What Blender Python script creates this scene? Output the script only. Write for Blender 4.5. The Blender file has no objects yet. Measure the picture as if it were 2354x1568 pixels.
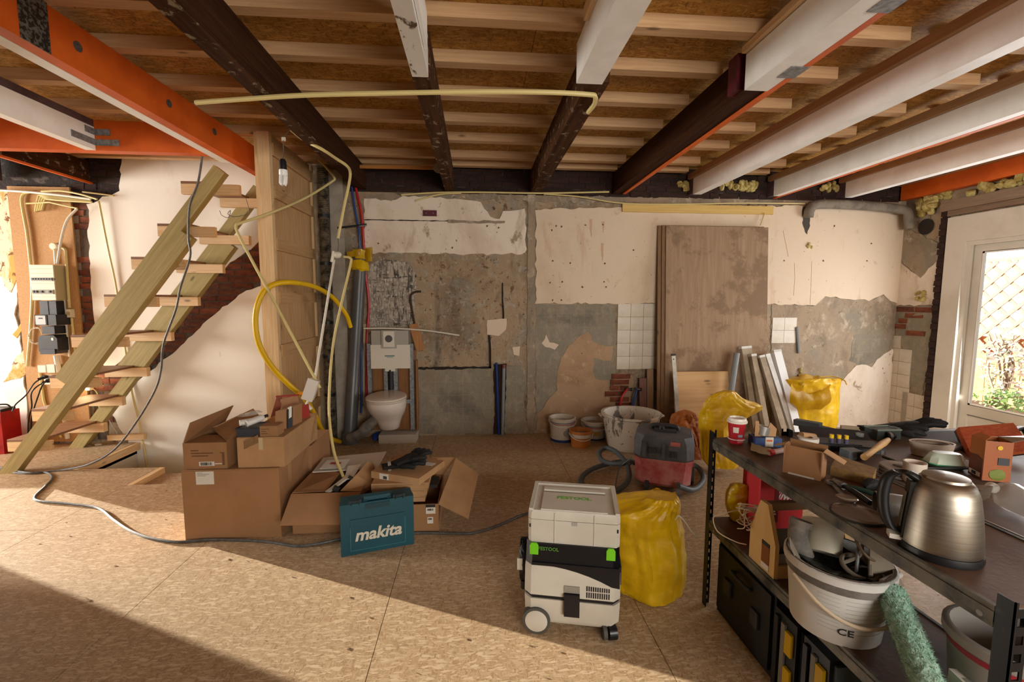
import bpy, bmesh, math, random
from mathutils import Vector, Matrix, Euler
random.seed(7)
rnd = random.random
def U(a, b): return a + (b - a) * random.random()
scene = bpy.context.scene
C = scene.collection
PI = math.pi

# ------------------------------------------------------------------ camera
FPX, YAW, PITCH, ROLL, CAMH = 1036.0, 0.07979254, 0.09505489, 0.00274384, 1.5
_f = Vector((math.sin(YAW) * math.cos(PITCH), math.cos(YAW) * math.cos(PITCH), -math.sin(PITCH)))
_r0 = Vector((math.cos(YAW), -math.sin(YAW), 0)); _u0 = _r0.cross(_f)
_r = _r0 * math.cos(ROLL) + _u0 * math.sin(ROLL); _u = _r.cross(_f)
cam = bpy.data.cameras.new('camera'); camo = bpy.data.objects.new('camera', cam); C.objects.link(camo)
cam.sensor_width = 36.0; cam.lens = FPX / 2354 * 36.0; cam.clip_start = 0.02; cam.clip_end = 200
_m = Matrix((_r, _u, -_f)).transposed().to_4x4(); _m.translation = (0, 0, CAMH); camo.matrix_world = _m
scene.camera = camo

def P(px, py, x=None, y=None, z=None):
    """point of the photograph's ray that lies on the plane x=, y= or z="""
    v = _f * FPX + _r * (px - 1177) - _u * (py - 784)
    t = x / v.x if x is not None else (y / v.y if y is not None else (z - CAMH) / v.z)
    return Vector((0, 0, CAMH)) + v * t

# ------------------------------------------------------------------ light
scene.view_settings.view_transform = 'Standard'; scene.view_settings.look = 'None'
scene.view_settings.gamma = 1.0; scene.view_settings.use_curve_mapping = False
scene.view_settings.exposure = 0.32
scene.cycles.max_bounces = 7; scene.cycles.diffuse_bounces = 4; scene.cycles.glossy_bounces = 3; scene.cycles.transparent_max_bounces = 6
scene.cycles.adaptive_threshold = 0.07; scene.cycles.caustics_reflective = False; scene.cycles.caustics_refractive = False
W = bpy.data.worlds.new('daylight'); scene.world = W; W.use_nodes = True
W.node_tree.nodes['Background'].inputs[0].default_value = (0.93, 0.97, 1.0, 1)
W.node_tree.nodes['Background'].inputs[1].default_value = 2.2

def sun(name, direction, energy, angle, color):
    l = bpy.data.lights.new(name, 'SUN'); l.energy = energy; l.angle = angle; l.color = color
    o = bpy.data.objects.new(name, l); C.objects.link(o)
    o.rotation_euler = Vector(direction).to_track_quat('-Z', 'Y').to_euler(); return o
def area(name, loc, direction, sx, sy, power, color, spread=PI):
    l = bpy.data.lights.new(name, 'AREA'); l.shape = 'RECTANGLE'; l.size = sx; l.size_y = sy; l.energy = power; l.color = color; l.spread = spread
    o = bpy.data.objects.new(name, l); C.objects.link(o); o.location = loc
    o.rotation_euler = Vector(direction).to_track_quat('-Z', 'Z').to_euler(); return o
SUN_DIR = (0.905, -0.425, -0.125)
sun('low_sun', SUN_DIR, 17.5, 0.006, (1.0, 0.93, 0.80))
area('street_window_light', (-7.85, 3.25, 1.6), (1, 0.2, -0.02), 1.3, 2.0, 385, (1.0, 0.97, 0.90))
def portal(name, loc, direction, sx, sy):
    o = area(name, loc, direction, sx, sy, 1, (1, 1, 1)); o.data.cycles.is_portal = True; return o
area('garden_door_light', (4.83, 3.42, 1.2), (-1, 0.05, -0.05), 1.5, 1.5, 40, (0.97, 0.98, 1.0))
portal('garden_window_portal', (4.99, .8, 1.65), (-1, 0, 0), 1.2, 1.1)
area('front_fill_light', (2.0, -2.9, 1.65), (-.12, 1, 0.03), 3.0, 1.3, 148, (1.0, 0.94, 0.84))  # added frontal fill from behind the viewer, no known window there
portal('side_window_portal', (-6.4, 5.02, .7), (0, -1, 0), 2.9, .8)

# ------------------------------------------------------------------ materials
MATS = {}
def _nt(name):
    m = bpy.data.materials.new(name); m.use_nodes = True
    n = m.node_tree.nodes; l = m.node_tree.links
    return m, n, l, n['Principled BSDF']
def hexc(h):
    h = h.lstrip('#'); c = [int(h[i:i + 2], 16) / 255 for i in (0, 2, 4)]
    return tuple(((x / 12.92) if x <= 0.04045 else ((x + 0.055) / 1.055) ** 2.4) for x in c) + (1,)
def coords(n, l, scale=(1, 1, 1), rot=(0, 0, 0), kind='Object'):
    tc = n.new('ShaderNodeTexCoord'); mp = n.new('ShaderNodeMapping')
    mp.inputs['Scale'].default_value = scale; mp.inputs['Rotation'].default_value = rot
    l.new(tc.outputs[kind], mp.inputs['Vector']); return mp.outputs[0]
def noise(n, l, vec, scale, detail=4, rough=.55, dist=0):
    t = n.new('ShaderNodeTexNoise'); t.inputs['Scale'].default_value = scale; t.inputs['Detail'].default_value = detail
    t.inputs['Roughness'].default_value = rough; t.inputs['Distortion'].default_value = dist; l.new(vec, t.inputs['Vector']); return t
def ramp(n, l, fac, stops):
    r = n.new('ShaderNodeValToRGB'); e = r.color_ramp.elements
    while len(e) < len(stops): e.new(0.5)
    for k, (p, c) in enumerate(stops): e[k].position = p; e[k].color = c
    l.new(fac, r.inputs[0]); return r.outputs[0]
def mix(n, l, fac, a, b, mode='MIX'):
    m = n.new('ShaderNodeMix'); m.data_type = 'RGBA'; m.blend_type = mode
    for i, s in ((0, fac), (6, a), (7, b)):
        if hasattr(s, 'links'): l.new(s, m.inputs[i])
        else: m.inputs[i].default_value = s
    return m.outputs[2]
def bump(n, l, h, strength, bsdf, dist=.01):
    b = n.new('ShaderNodeBump'); b.inputs['Strength'].default_value = strength; b.inputs['Distance'].default_value = dist
    l.new(h, b.inputs['Height']); l.new(b.outputs[0], bsdf.inputs['Normal'])
def mat(name, c, rough=.6, metal=0.0, c2=None, scale=6, lo=.42, hi=.62, bmp=0, bscale=30, trans=0, emit=0, alpha=1, ior=1.45, sub=0, coat=0):
    """plain or two-tone (noise) material"""
    if name in MATS: return MATS[name]
    m, n, l, b = _nt(name); c = hexc(c) if isinstance(c, str) else c
    b.inputs['Base Color'].default_value = c; b.inputs['Roughness'].default_value = rough; b.inputs['Metallic'].default_value = metal
    b.inputs['IOR'].default_value = ior; b.inputs['Transmission Weight'].default_value = trans; b.inputs['Alpha'].default_value = alpha
    b.inputs['Coat Weight'].default_value = coat
    if emit: b.inputs['Emission Color'].default_value = c; b.inputs['Emission Strength'].default_value = emit
    if c2 or bmp:
        v = coords(n, l)
        if c2:
            t = noise(n, l, v, scale, 6, .62); l.new(ramp(n, l, t.outputs[0], ((lo, c), (hi, hexc(c2)))), b.inputs['Base Color'])
        if bmp: bump(n, l, noise(n, l, v, bscale, 5).outputs[0], bmp, b)
    MATS[name] = m; return m
def wood(name, c, c2, axis='x', rough=.62, fine=60, knots=True, bmp=.15, wear=None, rot=0):
    if name in MATS: return MATS[name]
    m, n, l, b = _nt(name); c, c2 = hexc(c), hexc(c2)
    s = {'x': (.05, 1, 1), 'y': (1, .05, 1), 'z': (1, 1, .05)}[axis]
    oi = n.new('ShaderNodeObjectInfo')
    tc = n.new('ShaderNodeTexCoord'); add = n.new('ShaderNodeVectorMath'); add.operation = 'ADD'
    sc = n.new('ShaderNodeVectorMath'); sc.operation = 'SCALE'; sc.inputs[0].default_value = (7, 5, 9); l.new(oi.outputs['Random'], sc.inputs[3])
    src = tc.outputs['Object']
    if rot: rm = n.new('ShaderNodeMapping'); rm.inputs['Rotation'].default_value = (0, rot, 0); l.new(src, rm.inputs[0]); src = rm.outputs[0]
    l.new(src, add.inputs[0]); l.new(sc.outputs[0], add.inputs[1])
    mp = n.new('ShaderNodeMapping'); mp.inputs['Scale'].default_value = s; l.new(add.outputs[0], mp.inputs[0])
    t = noise(n, l, mp.outputs[0], fine, 5, .6, .6)
    col = ramp(n, l, t.outputs[0], ((.35, c), (.68, c2)))
    big = noise(n, l, add.outputs[0], 1.7, 3)
    col = mix(n, l, big.outputs[0], col, mix(n, l, .35, col, c2), 'MIX')
    if knots:
        vm = n.new('ShaderNodeMapping'); vm.inputs['Scale'].default_value = {'x': (.35, 1, 1), 'y': (1, .35, 1), 'z': (1, 1, .35)}[axis]; l.new(add.outputs[0], vm.inputs[0])
        vo = n.new('ShaderNodeTexVoronoi'); vo.inputs['Scale'].default_value = 7; l.new(vm.outputs[0], vo.inputs[0])
        kf = ramp(n, l, vo.outputs['Distance'], ((.05, (1, 1, 1, 1)), (.11, (0, 0, 0, 1))))
        col = mix(n, l, kf, col, tuple(x * .45 for x in c[:3]) + (1,))
    if wear:
        wn = noise(n, l, add.outputs[0], wear[1], 8, .7); col = mix(n, l, ramp(n, l, wn.outputs[0], ((wear[2], (0, 0, 0, 1)), (wear[2] + .06, (1, 1, 1, 1)))), col, hexc(wear[0]))
    l.new(col, b.inputs['Base Color']); b.inputs['Roughness'].default_value = rough
    bump(n, l, t.outputs[0], bmp, b, .004)
    MATS[name] = m; return m
def osb(name, tones, scale=34, rough=.55, spec=.35, dirt=.35):
    """flakes of strand board: two layers of stretched cells"""
    m, n, l, b = _nt(name)
    tones = [hexc(t) for t in tones]
    v0 = coords(n, l); wob = noise(n, l, v0, 9, 2)
    cols = []
    for k, (rot, st) in enumerate((((0, 0, .45), (1, 3.4, 1)), ((0, 0, -.6), (3.0, .9, 1)), ((0, 0, 1.2), (1, 3.8, 1)))):
        va = n.new('ShaderNodeMix'); va.data_type = 'RGBA'; va.inputs[0].default_value = .045; l.new(v0, va.inputs[6]); l.new(wob.outputs[1], va.inputs[7])
        mp = n.new('ShaderNodeMapping'); mp.inputs['Rotation'].default_value = rot; mp.inputs['Scale'].default_value = st; mp.inputs['Location'].default_value = (k * 3.3, k, 0); l.new(va.outputs[2], mp.inputs[0])
        vo = n.new('ShaderNodeTexVoronoi'); vo.inputs['Scale'].default_value = scale * (1, .8, .5)[k]; l.new(mp.outputs[0], vo.inputs[0])
        sep = n.new('ShaderNodeSeparateColor'); l.new(vo.outputs['Color'], sep.inputs[0]); cols.append((sep, vo))
    base = ramp(n, l, cols[0][0].outputs[0], ((0, tones[0]), (.45, tones[1]), (.8, tones[2]), (1, tones[3])))
    second = ramp(n, l, cols[1][0].outputs[1], ((0, tones[1]), (.5, tones[2]), (1, tones[0])))
    pick = ramp(n, l, cols[1][0].outputs[0], ((.45, (0, 0, 0, 1)), (.5, (1, 1, 1, 1))))
    col = mix(n, l, pick, base, second)
    pick2 = ramp(n, l, cols[2][0].outputs[2], ((.72, (0, 0, 0, 1)), (.76, (1, 1, 1, 1))))
    col = mix(n, l, pick2, col, ramp(n, l, cols[2][0].outputs[0], ((0, tones[2]), (.6, tones[3]), (1, tones[1]))))
    d = noise(n, l, v0, 1.3, 6, .65); col = mix(n, l, ramp(n, l, d.outputs[0], ((.45, (0, 0, 0, 1)), (.75, (dirt,) * 3 + (1,)))), col, tuple(x * .5 for x in tones[1][:3]) + (1,))
    fl = noise(n, l, v0, 160, 2); col = mix(n, l, ramp(n, l, fl.outputs[0], ((.28, (.55,) * 3 + (1,)), (.34, (0, 0, 0, 1)))), col, tuple(x * .3 for x in tones[0][:3]) + (1,))
    l.new(col, b.inputs['Base Color']); b.inputs['Roughness'].default_value = rough; b.inputs['Specular IOR Level'].default_value = spec
    bump(n, l, cols[0][0].outputs[0], .12, b, .003); MATS[name] = m; return m
def stained(name, c, stains, rough=.85, bmp=.35, bscale=18, grid=None, speck=None):
    """plaster or cement with stains that have a shape of their own; grid = tile-scar lines (size, colour)"""
    if name in MATS: return MATS[name]
    m, n, l, b = _nt(name); v = coords(n, l); col = hexc(c)
    first = True
    for (sc, lo, hi, cc, st) in stains:
        mv = coords(n, l, st, (0, 0, 0)); t = noise(n, l, mv, sc, 5, .66, .4)
        col = mix(n, l, ramp(n, l, t.outputs[0], ((lo, (0, 0, 0, 1)), (hi, (1, 1, 1, 1)))), col, hexc(cc))
    if grid:
        bt = n.new('ShaderNodeTexBrick'); bt.offset = 0; bt.inputs['Scale'].default_value = 1; bt.inputs['Brick Width'].default_value = grid[0]; bt.inputs['Row Height'].default_value = grid[0]
        bt.inputs['Mortar Size'].default_value = .0025; mp = n.new('ShaderNodeMapping'); mp.inputs['Rotation'].default_value = (-PI / 2, 0, 0); l.new(v, mp.inputs[0]); l.new(mp.outputs[0], bt.inputs[0])
        gn = noise(n, l, v, 5, 4); f = n.new('ShaderNodeMath'); f.operation = 'MULTIPLY'; l.new(bt.outputs['Fac'], f.inputs[0]); l.new(gn.outputs[0], f.inputs[1])
        col = mix(n, l, f.outputs[0], col, hexc(grid[1]))
    if speck:
        t = noise(n, l, v, speck[0], 3, .5); col = mix(n, l, ramp(n, l, t.outputs[0], ((speck[1], (0, 0, 0, 1)), (speck[1] + .02, (1, 1, 1, 1)))), col, hexc(speck[2]))
    l.new(col, b.inputs['Base Color']) if hasattr(col, 'links') else None
    b.inputs['Roughness'].default_value = rough
    bump(n, l, noise(n, l, v, bscale, 4, .65).outputs[0], bmp, b, .012); MATS[name] = m; return m

# ------------------------------------------------------------------ mesh helpers
class MB:
    def __init__(s): s.bm = bmesh.new()
    def _v(s, p): return s.bm.verts.new(p)
    def face(s, pts):
        try: return s.bm.faces.new([s._v(p) for p in pts])
        except ValueError: return None
    def box(s, lo, hi):
        (a, b, c), (d, e, f) = lo, hi
        return s.hexa([(a, b, c), (d, b, c), (d, e, c), (a, e, c), (a, b, f), (d, b, f), (d, e, f), (a, e, f)])
    def hexa(s, p):
        v = [s._v(x) for x in p]
        for q in ((0, 3, 2, 1), (4, 5, 6, 7), (0, 1, 5, 4), (1, 2, 6, 5), (2, 3, 7, 6), (3, 0, 4, 7)): s.bm.faces.new([v[i] for i in q])
        return s
    def obox(s, c, size, rot=(0, 0, 0)):
        M = rot if isinstance(rot, Matrix) else Euler(rot).to_matrix(); h = Vector(size) / 2; c = Vector(c)
        return s.hexa([c + M @ Vector((sx * h.x, sy * h.y, sz * h.z)) for sz in (-1, 1) for sx, sy in ((-1, -1), (1, -1), (1, 1), (-1, 1))])
    def bar(s, a, b, w, t, up=(0, 0, 1)):
        """rectangular bar from a to b; w across (perpendicular to up), t along up"""
        a, b = Vector(a), Vector(b); d = (b - a).normalized(); u = Vector(up); sd = d.cross(u).normalized(); u = sd.cross(d).normalized()
        sd *= w / 2; u *= t / 2
        return s.hexa([a - sd - u, a + sd - u, b + sd - u, b - sd - u, a - sd + u, a + sd + u, b + sd + u, b - sd + u])
    def prism(s, pts, ext):
        ext = Vector(ext); lo = [s._v(p) for p in pts]; hi = [s._v(Vector(p) + ext) for p in pts]; k = len(pts)
        s.bm.faces.new(lo[::-1]); s.bm.faces.new(hi)
        for i in range(k): s.bm.faces.new((lo[i], lo[(i + 1) % k], hi[(i + 1) % k], hi[i]))
        return s
    def tube(s, pts, r, n=8, closed=False, cap=True):
        pts = [Vector(p) for p in pts]; k = len(pts); rs = r if isinstance(r, (list, tuple)) else [r] * k
        rings = []; prev = None
        for i, p in enumerate(pts):
            if closed: d = pts[(i + 1) % k] - pts[i - 1]
            else: d = pts[min(i + 1, k - 1)] - pts[max(i - 1, 0)]
            if d.length < 1e-9: d = Vector((0, 0, 1))
            d.normalize()
            if prev is None:
                a = Vector((0, 0, 1)) if abs(d.z) < .9 else Vector((1, 0, 0)); u = d.cross(a).normalized()
            else: u = (prev - d * prev.dot(d)).normalized()
            prev = u; w = d.cross(u)
            rings.append([s._v(p + (u * math.cos(2 * PI * j / n) + w * math.sin(2 * PI * j / n)) * rs[i]) for j in range(n)])
        for i in range(k if closed else k - 1):
            A, B = rings[i], rings[(i + 1) % k]
            for j in range(n): s.bm.faces.new((A[j], A[(j + 1) % n], B[(j + 1) % n], B[j]))
        if cap and not closed: s.bm.faces.new(rings[0][::-1]); s.bm.faces.new(rings[-1])
        return s
    def lathe(s, prof, n=24, at=(0, 0, 0), M=None, sx=1, sy=1):
        M = M or Matrix.Identity(3); at = Vector(at); rings = []
        for (r, z) in prof:
            if r < 1e-6: rings.append([s._v(at + M @ Vector((0, 0, z)))])
            else: rings.append([s._v(at + M @ Vector((r * sx * math.cos(2 * PI * j / n), r * sy * math.sin(2 * PI * j / n), z))) for j in range(n)])
        for A, B in zip(rings, rings[1:]):
            for j in range(n):
                q = [A[j % len(A)], A[(j + 1) % len(A)], B[(j + 1) % len(B)], B[j % len(B)]]; u = []
                for x in q:
                    if x not in u: u.append(x)
                if len(u) > 2: s.bm.faces.new(u)
        return s
    def loft(s, sections, cap=True):
        rings = [[s._v(p) for p in sec] for sec in sections]; n = len(rings[0])
        for A, B in zip(rings, rings[1:]):
            for j in range(n): s.bm.faces.new((A[j], A[(j + 1) % n], B[(j + 1) % n], B[j]))
        if cap: s.bm.faces.new(rings[0][::-1]); s.bm.faces.new(rings[-1])
        return s
    def sheet(s, fn, nu, nv):
        g = [[s._v(fn(i / nu, j / nv)) for j in range(nv + 1)] for i in range(nu + 1)]
        for i in range(nu):
            for j in range(nv): s.bm.faces.new((g[i][j], g[i + 1][j], g[i + 1][j + 1], g[i][j + 1]))
        return s
    def sphere(s, c, r, n=12, m=8):
        r = Vector(r) if hasattr(r, '__len__') else Vector((r, r, r))
        return s.lathe([(math.sin(PI * k / m), -math.cos(PI * k / m)) for k in range(m + 1)], n, c, Matrix.Diagonal(r))
    def bevel(s, w, seg=2, ang=.6):
        e = [x for x in s.bm.edges if len(x.link_faces) == 2 and x.calc_face_angle(0) > ang]
        bmesh.ops.bevel(s.bm, geom=e, offset=w, segments=seg, affect='EDGES', clamp_overlap=True, profile=.5); return s
    def jitter(s, a):
        for v in s.bm.verts: v.co += Vector((U(-a, a), U(-a, a), U(-a, a)))
        return s
    def solid(s, t):
        geo = bmesh.ops.solidify(s.bm, geom=s.bm.faces[:], thickness=t); return s
    def xf(s, M):
        bmesh.ops.transform(s.bm, matrix=M, verts=s.bm.verts[:]); return s

ROOT = {}
def _link(name, me): o = bpy.data.objects.new(name, me); C.objects.link(o); return o
def _mesh(mb, name, m, smooth):
    bmesh.ops.recalc_face_normals(mb.bm, faces=mb.bm.faces[:])
    me = bpy.data.meshes.new(name); mb.bm.to_mesh(me); mb.bm.free()
    if m: me.materials.append(m)
    if smooth:
        me.polygons.foreach_set('use_smooth', [True] * len(me.polygons))
        try: me.set_sharp_from_angle(angle=smooth if smooth is not True else .7)
        except Exception: pass
    return me
def tag(o, label=None, cat=None, group=None, kind=None):
    if label: o['label'] = label
    if cat: o['category'] = cat
    if group: o['group'] = group
    if kind: o['kind'] = kind
    return o
def thing(name, label, cat, loc=(0, 0, 0), rotz=0, group=None, kind=None, rot=None):
    o = _link(name, None); M = Matrix.Translation(loc) @ (rot.to_4x4() if isinstance(rot, Matrix) else Matrix.Rotation(rotz, 4, 'Z'))
    o.matrix_world = M; o.empty_display_size = .05; ROOT[o] = M; return tag(o, label, cat, group, kind)
def part(root, name, mb, m, smooth=False, w=False, label=None, kind=None):
    """mesh child of root; w=True when the mesh was laid out in world coordinates"""
    M = ROOT[root]
    if w: mb.xf(M.inverted())
    o = _link(name, _mesh(mb, name, m, smooth)); o.parent = root; ROOT[o] = M
    if label: o['label'] = label
    if kind: o['kind'] = kind
    return o
def single(name, mb, m, label, cat, smooth=False, group=None, kind=None):
    """a thing that is one mesh, laid out in world coordinates; origin moved to its base"""
    vs = [v.co for v in mb.bm.verts]; lo = [min(v[i] for v in vs) for i in range(3)]; hi = [max(v[i] for v in vs) for i in range(3)]
    base = Vector(((lo[0] + hi[0]) / 2, (lo[1] + hi[1]) / 2, lo[2])); mb.xf(Matrix.Translation(-base))
    o = _link(name, _mesh(mb, name, m, smooth)); o.location = base; ROOT[o] = Matrix.Translation(base); return tag(o, label, cat, group, kind)
def struct(name, mb, m, label=None, smooth=False):
    o = _link(name, _mesh(mb, name, m, smooth)); o['kind'] = 'structure'; ROOT[o] = Matrix.Identity(4)
    if label: o['label'] = label
    return o
def inst(root, name, me, M):
    o = _link(name, me); o.parent = root; o.matrix_local = M; return o
def bez(pts, k=8):
    """smooth curve through points (Catmull-Rom)"""
    pts = [Vector(p) for p in pts]; q = [pts[0] * 2 - pts[1]] + pts + [pts[-1] * 2 - pts[-2]]; out = []
    for i in range(1, len(q) - 2):
        for j in range(k):
            t = j / k; a, b, c, d = q[i - 1], q[i], q[i + 1], q[i + 2]
            out.append(.5 * ((2 * b) + (c - a) * t + (2 * a - 5 * b + 4 * c - d) * t * t + (3 * b - a - 3 * c + d) * t ** 3))
    out.append(pts[-1]); return out
def text_mesh(txt, size, ext=.0006, shear=0, bold=0):
    cu = bpy.data.curves.new('lettering', 'FONT'); cu.body = txt; cu.size = size; cu.extrude = ext; cu.shear = shear; cu.offset = bold
    cu.align_x = 'CENTER'; cu.align_y = 'CENTER'; cu.resolution_u = 3
    o = bpy.data.objects.new('lettering', cu); C.objects.link(o)
    dg = bpy.context.evaluated_depsgraph_get(); me = bpy.data.meshes.new_from_object(o.evaluated_get(dg))
    bpy.data.objects.remove(o); bpy.data.curves.remove(cu); return me
def letter(root, txt, size, m, at, right, up, shear=0, bold=0, name='lettering', w=False, wide=1):
    """flat lettering on a face: reads along right, stands along up"""
    me = text_mesh(txt, size, .0006, shear, bold); me.materials.append(m)
    r = Vector(right).normalized(); u = Vector(up).normalized(); f = r.cross(u).normalized()
    M = Matrix((r * wide, u, f)).transposed().to_4x4(); M.translation = at
    if w: M = ROOT[root].inverted() @ M
    me.transform(M); o = _link(name, me); o.parent = root; ROOT[o] = ROOT[root]; return o
# ------------------------------------------------------------------ shared materials
M_OSBF = osb('floor_strand_board', ('#957858', '#a78b6a', '#b59b7b', '#c8b092'), 76, .5, .25, .2)
M_OSBC = osb('ceiling_strand_board', ('#805720', '#a0702e', '#b3823c', '#c5964e'), 50, .6, .3, .4)
M_PINE_X = wood('pine_x', '#cda476', '#e2c396', 'x'); M_PINE_Y = wood('pine_y', '#cda476', '#e2c396', 'y'); M_PINE_Z = wood('pine_z', '#c9a374', '#e0c193', 'z')
M_BATTEN = wood('batten_pine', '#b88f66', '#d0ab80', 'x')
M_NAILER = wood('nailer_wood', '#8a6440', '#a57c52', 'y')
M_TREATED = wood('treated_green_pine', '#8f7d48', '#ac9a62', 'x', rot=.909)
M_DARKBEAM = wood('old_dark_timber', '#2b170c', '#442917', 'y', .9, 40, False, .6, wear=('#6a5238', 26, .66))
M_DARKWORN = wood('old_worn_timber', '#30190c', '#523520', 'y', .9, 30, False, .8, wear=('#8d7c66', 14, .57))
for _k in ('old_dark_timber', 'old_worn_timber'): MATS[_k].node_tree.nodes['Principled BSDF'].inputs['Specular IOR Level'].default_value = .08
M_ORANGE = mat('orange_primer', '#d9621a', .5, c2='#c4530f', scale=3)
M_WHITEP = mat('white_beam_paint', '#f3f1ec', .45, c2='#e9e6df', scale=4)
M_WHITECHIP = stained('chipped_white_paint', '#dcd8cf', ((9, .55, .6, '#5b4632', (1, .5, 1)),), .6, .3)
M_MAROON = mat('maroon_paint', '#4f1220', .5, c2='#6b1a28', scale=9)
M_PURPLE = mat('dull_purple_paint', '#4a3538', .7, c2='#5c4748', scale=7)
M_GALV = mat('galvanised_steel', '#8f9090', .5, .3, c2='#6d6e6f', scale=40)
M_IRON = mat('dark_iron', '#5d554d', .6, .3)
M_BRICK = [mat('red_brick_%d' % k, c, .9, c2=c2, scale=14, bmp=.6, bscale=40) for k, (c, c2) in enumerate((('#6d3a26', '#4f2a1e'), ('#7d442c', '#5d3322'), ('#5b3325', '#74452f'), ('#8a4d31', '#6b3d2b')))]
M_SOOT = [mat('sooty_brick_%d' % k, c, .95, c2=c2, scale=14, bmp=.7, bscale=40) for k, (c, c2) in enumerate((('#2e1d17', '#3c251d'), ('#3a241c', '#291a15'), ('#251814', '#37221b')))]
M_MORTAR = stained('brick_mortar', '#5d4f43', ((8, .5, .65, '#3c322b', (1, 1, 1)),), .95, .8)
M_SOOTMORTAR = stained('sooty_mortar', '#2a211d', ((6, .55, .7, '#6d6158', (1, 1, 2)),), .95, .8)
M_TILE = mat('old_white_tile', '#d3c8b6', .35, c2='#c2b49e', scale=7, lo=.4, hi=.75)
M_CORE = stained('bare_wall_cement', '#a58d70', ((1.5, .46, .66, '#7a6751', (1, 1, 1)), (3.1, .5, .68, '#8f8a7c', (1, 1, 1)), (7, .55, .66, '#ab9880', (1, 1, .7)), (12, .6, .66, '#75563d', (1, 1, 1)), (16, .56, .62, '#a49987', (1, 1, .8)), (26, .62, .67, '#4d4238', (1, 1, 1)), (3.2, .6, .72, '#5d5346', (1, 1, .35)), (40, .66, .7, '#c9bdae', (1, 1, 1))), .92, .9, 22, (.148, '#95856f'))
M_WPLAST = stained('dirty_white_plaster', '#e6d8c6', ((1.6, .48, .72, '#c6b098', (1, 1, .5)), (4, .58, .74, '#b09a80', (1, 1, .3)), (9, .62, .7, '#a08a72', (1, 1, .8)), (30, .67, .7, '#5c4636', (1, 1, .8))), .85, .35, 14)
M_WPLAST2 = stained('cream_plaster_with_rust', '#dcc8ae', ((1.1, .48, .75, '#c8ae90', (1, 1, .5)), (3.5, .6, .78, '#bf9473', (1, 1, .2)), (8, .62, .74, '#c2a283', (1, 1, .8)), (26, .68, .71, '#7a4a34', (1, 1, 1))), .85, .3, 14)
M_STAIRWALL = stained('stair_white_plaster', '#f1ebdf', ((1.2, .55, .8, '#ddd0b8', (1, 1, .6)), (9, .68, .76, '#cdbb9d', (1, 1, .4))), .8, .12, 10)
M_GREYTILE = stained('grey_tile_adhesive', '#8a8170', ((9, .53, .6, '#9a8d79', (1, 1, .8)), (30, .55, .6, '#94896f', (1, 1, .5)), (5, .58, .7, '#8e7a62', (1, 1, 1)), (2, .55, .7, '#6a6458', (1, 1, 1))), .9, .6, 26, (.148, '#9c917f'))
M_BEIGE = stained('beige_plaster_patch', '#b09070', ((3, .48, .7, '#9c7c5d', (1, 1, 1)), (11, .56, .66, '#bda083', (1, 1, 1)), (22, .66, .7, '#6e4f39', (1, 1, 1))), .9, .35)
M_STREAK = stained('streaked_black_adhesive', '#b7ab9b', ((40, .48, .6, '#4a443e', (1, 1, .14)), (30, .52, .64, '#4d463f', (.18, 1, 1)), (9, .5, .62, '#958a7b', (1, 1, 1)), (4, .56, .7, '#6b635a', (1, 1, 1)), (60, .55, .62, '#cfc6b8', (1, 1, .4))), .9, .9, 40)
M_PALEPATCH = mat('pale_filler', '#d9c4ad', .85)
M_CEMENT = stained('cement_render', '#a08c74', ((1.7, .46, .64, '#8b8170', (1, 1, 1)), (4, .5, .68, '#7f705d', (1, 1, .5)), (10, .55, .68, '#b9a790', (1, 1, .7)), (24, .62, .68, '#6d5e4d', (1, 1, 1))), .92, .6)
M_DARKGAP = mat('dark_gap', '#2b231c', .95)
M_FOAM = mat('yellow_foam', '#c9b878', .9, c2='#a08a48', scale=20, bmp=1, bscale=60)
M_FRAME = mat('cream_door_paint', '#d8d0c2', .4, c2='#cdc4b4', scale=3)
M_GLASS = mat('window_glass', '#ffffff', .0, trans=1.0, ior=1.01)
M_PAPER = stained('peeling_wallpaper', '#dfcfb2', ((2.4, .5, .56, '#c19a4c', (1, 1, .6)), (13, .56, .6, '#7c4f26', (1, 1, .7)), (3.3, .62, .66, '#e6dcc8', (1, 1, 1))), .9, .3)
M_PLAINWALL = mat('plain_plaster', '#cfc4b2', .9)

YB, XR, ZC = 4.87, 4.87, 2.89
# ------------------------------------------------------------------ floor: sheets of strand board around an open stairwell
fb = MB()
for lo, hi in (((-8, -3, -.12), (-3.52, YB, -.02)), ((-3.52, -3, -.12), (-2.80, 4.10, -.02)), ((-2.80, -3, -.12), (-1.66, 3.72, -.02)), ((-2.80, 3.72, -.16), (-1.66, 4.08, -.07)), ((-1.66, -3, -.12), (XR, YB, -.02))): fb.box(lo, hi)
floor = struct('floor', fb, mat('subfloor', '#5b4630', .9), 'pale strand board floor dusted with plaster')
def sheet_board(x0, x1, y0, y1, z=0.0, root=floor, name='strand_board_sheet', m=M_OSBF, t=.02, gap=.0015):
    b = MB().box((x0 + gap, y0 + gap, z - t), (x1 - gap, y1 - gap, z)); return part(root, name, b, m)
xs = [-8, -5.96, -3.52, -2.80, -1.66, -.44, .78, 2.0, 3.22, 4.44, XR]
for k in range(len(xs) - 1):
    x0, x1 = xs[k], xs[k + 1]; top = {2: 4.10, 3: 3.72}.get(k, YB)
    ys = [-3, -1.6 + .6 * (k % 2), .84 + .5 * (k % 3 - 1), 3.02 + .2 * (k % 2)]; ys = [y for y in ys if y < top] + [top]
    for a, b in zip(ys, ys[1:]): sheet_board(x0, x1, a, b)
sheet_board(-2.76, -1.66, 3.74, 4.08, -.05)
part(floor, 'edge_batten', MB().box((-2.80, 3.72, -.055), (-2.755, 4.10, -.001)).bevel(.003), M_PINE_Y)
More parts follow.
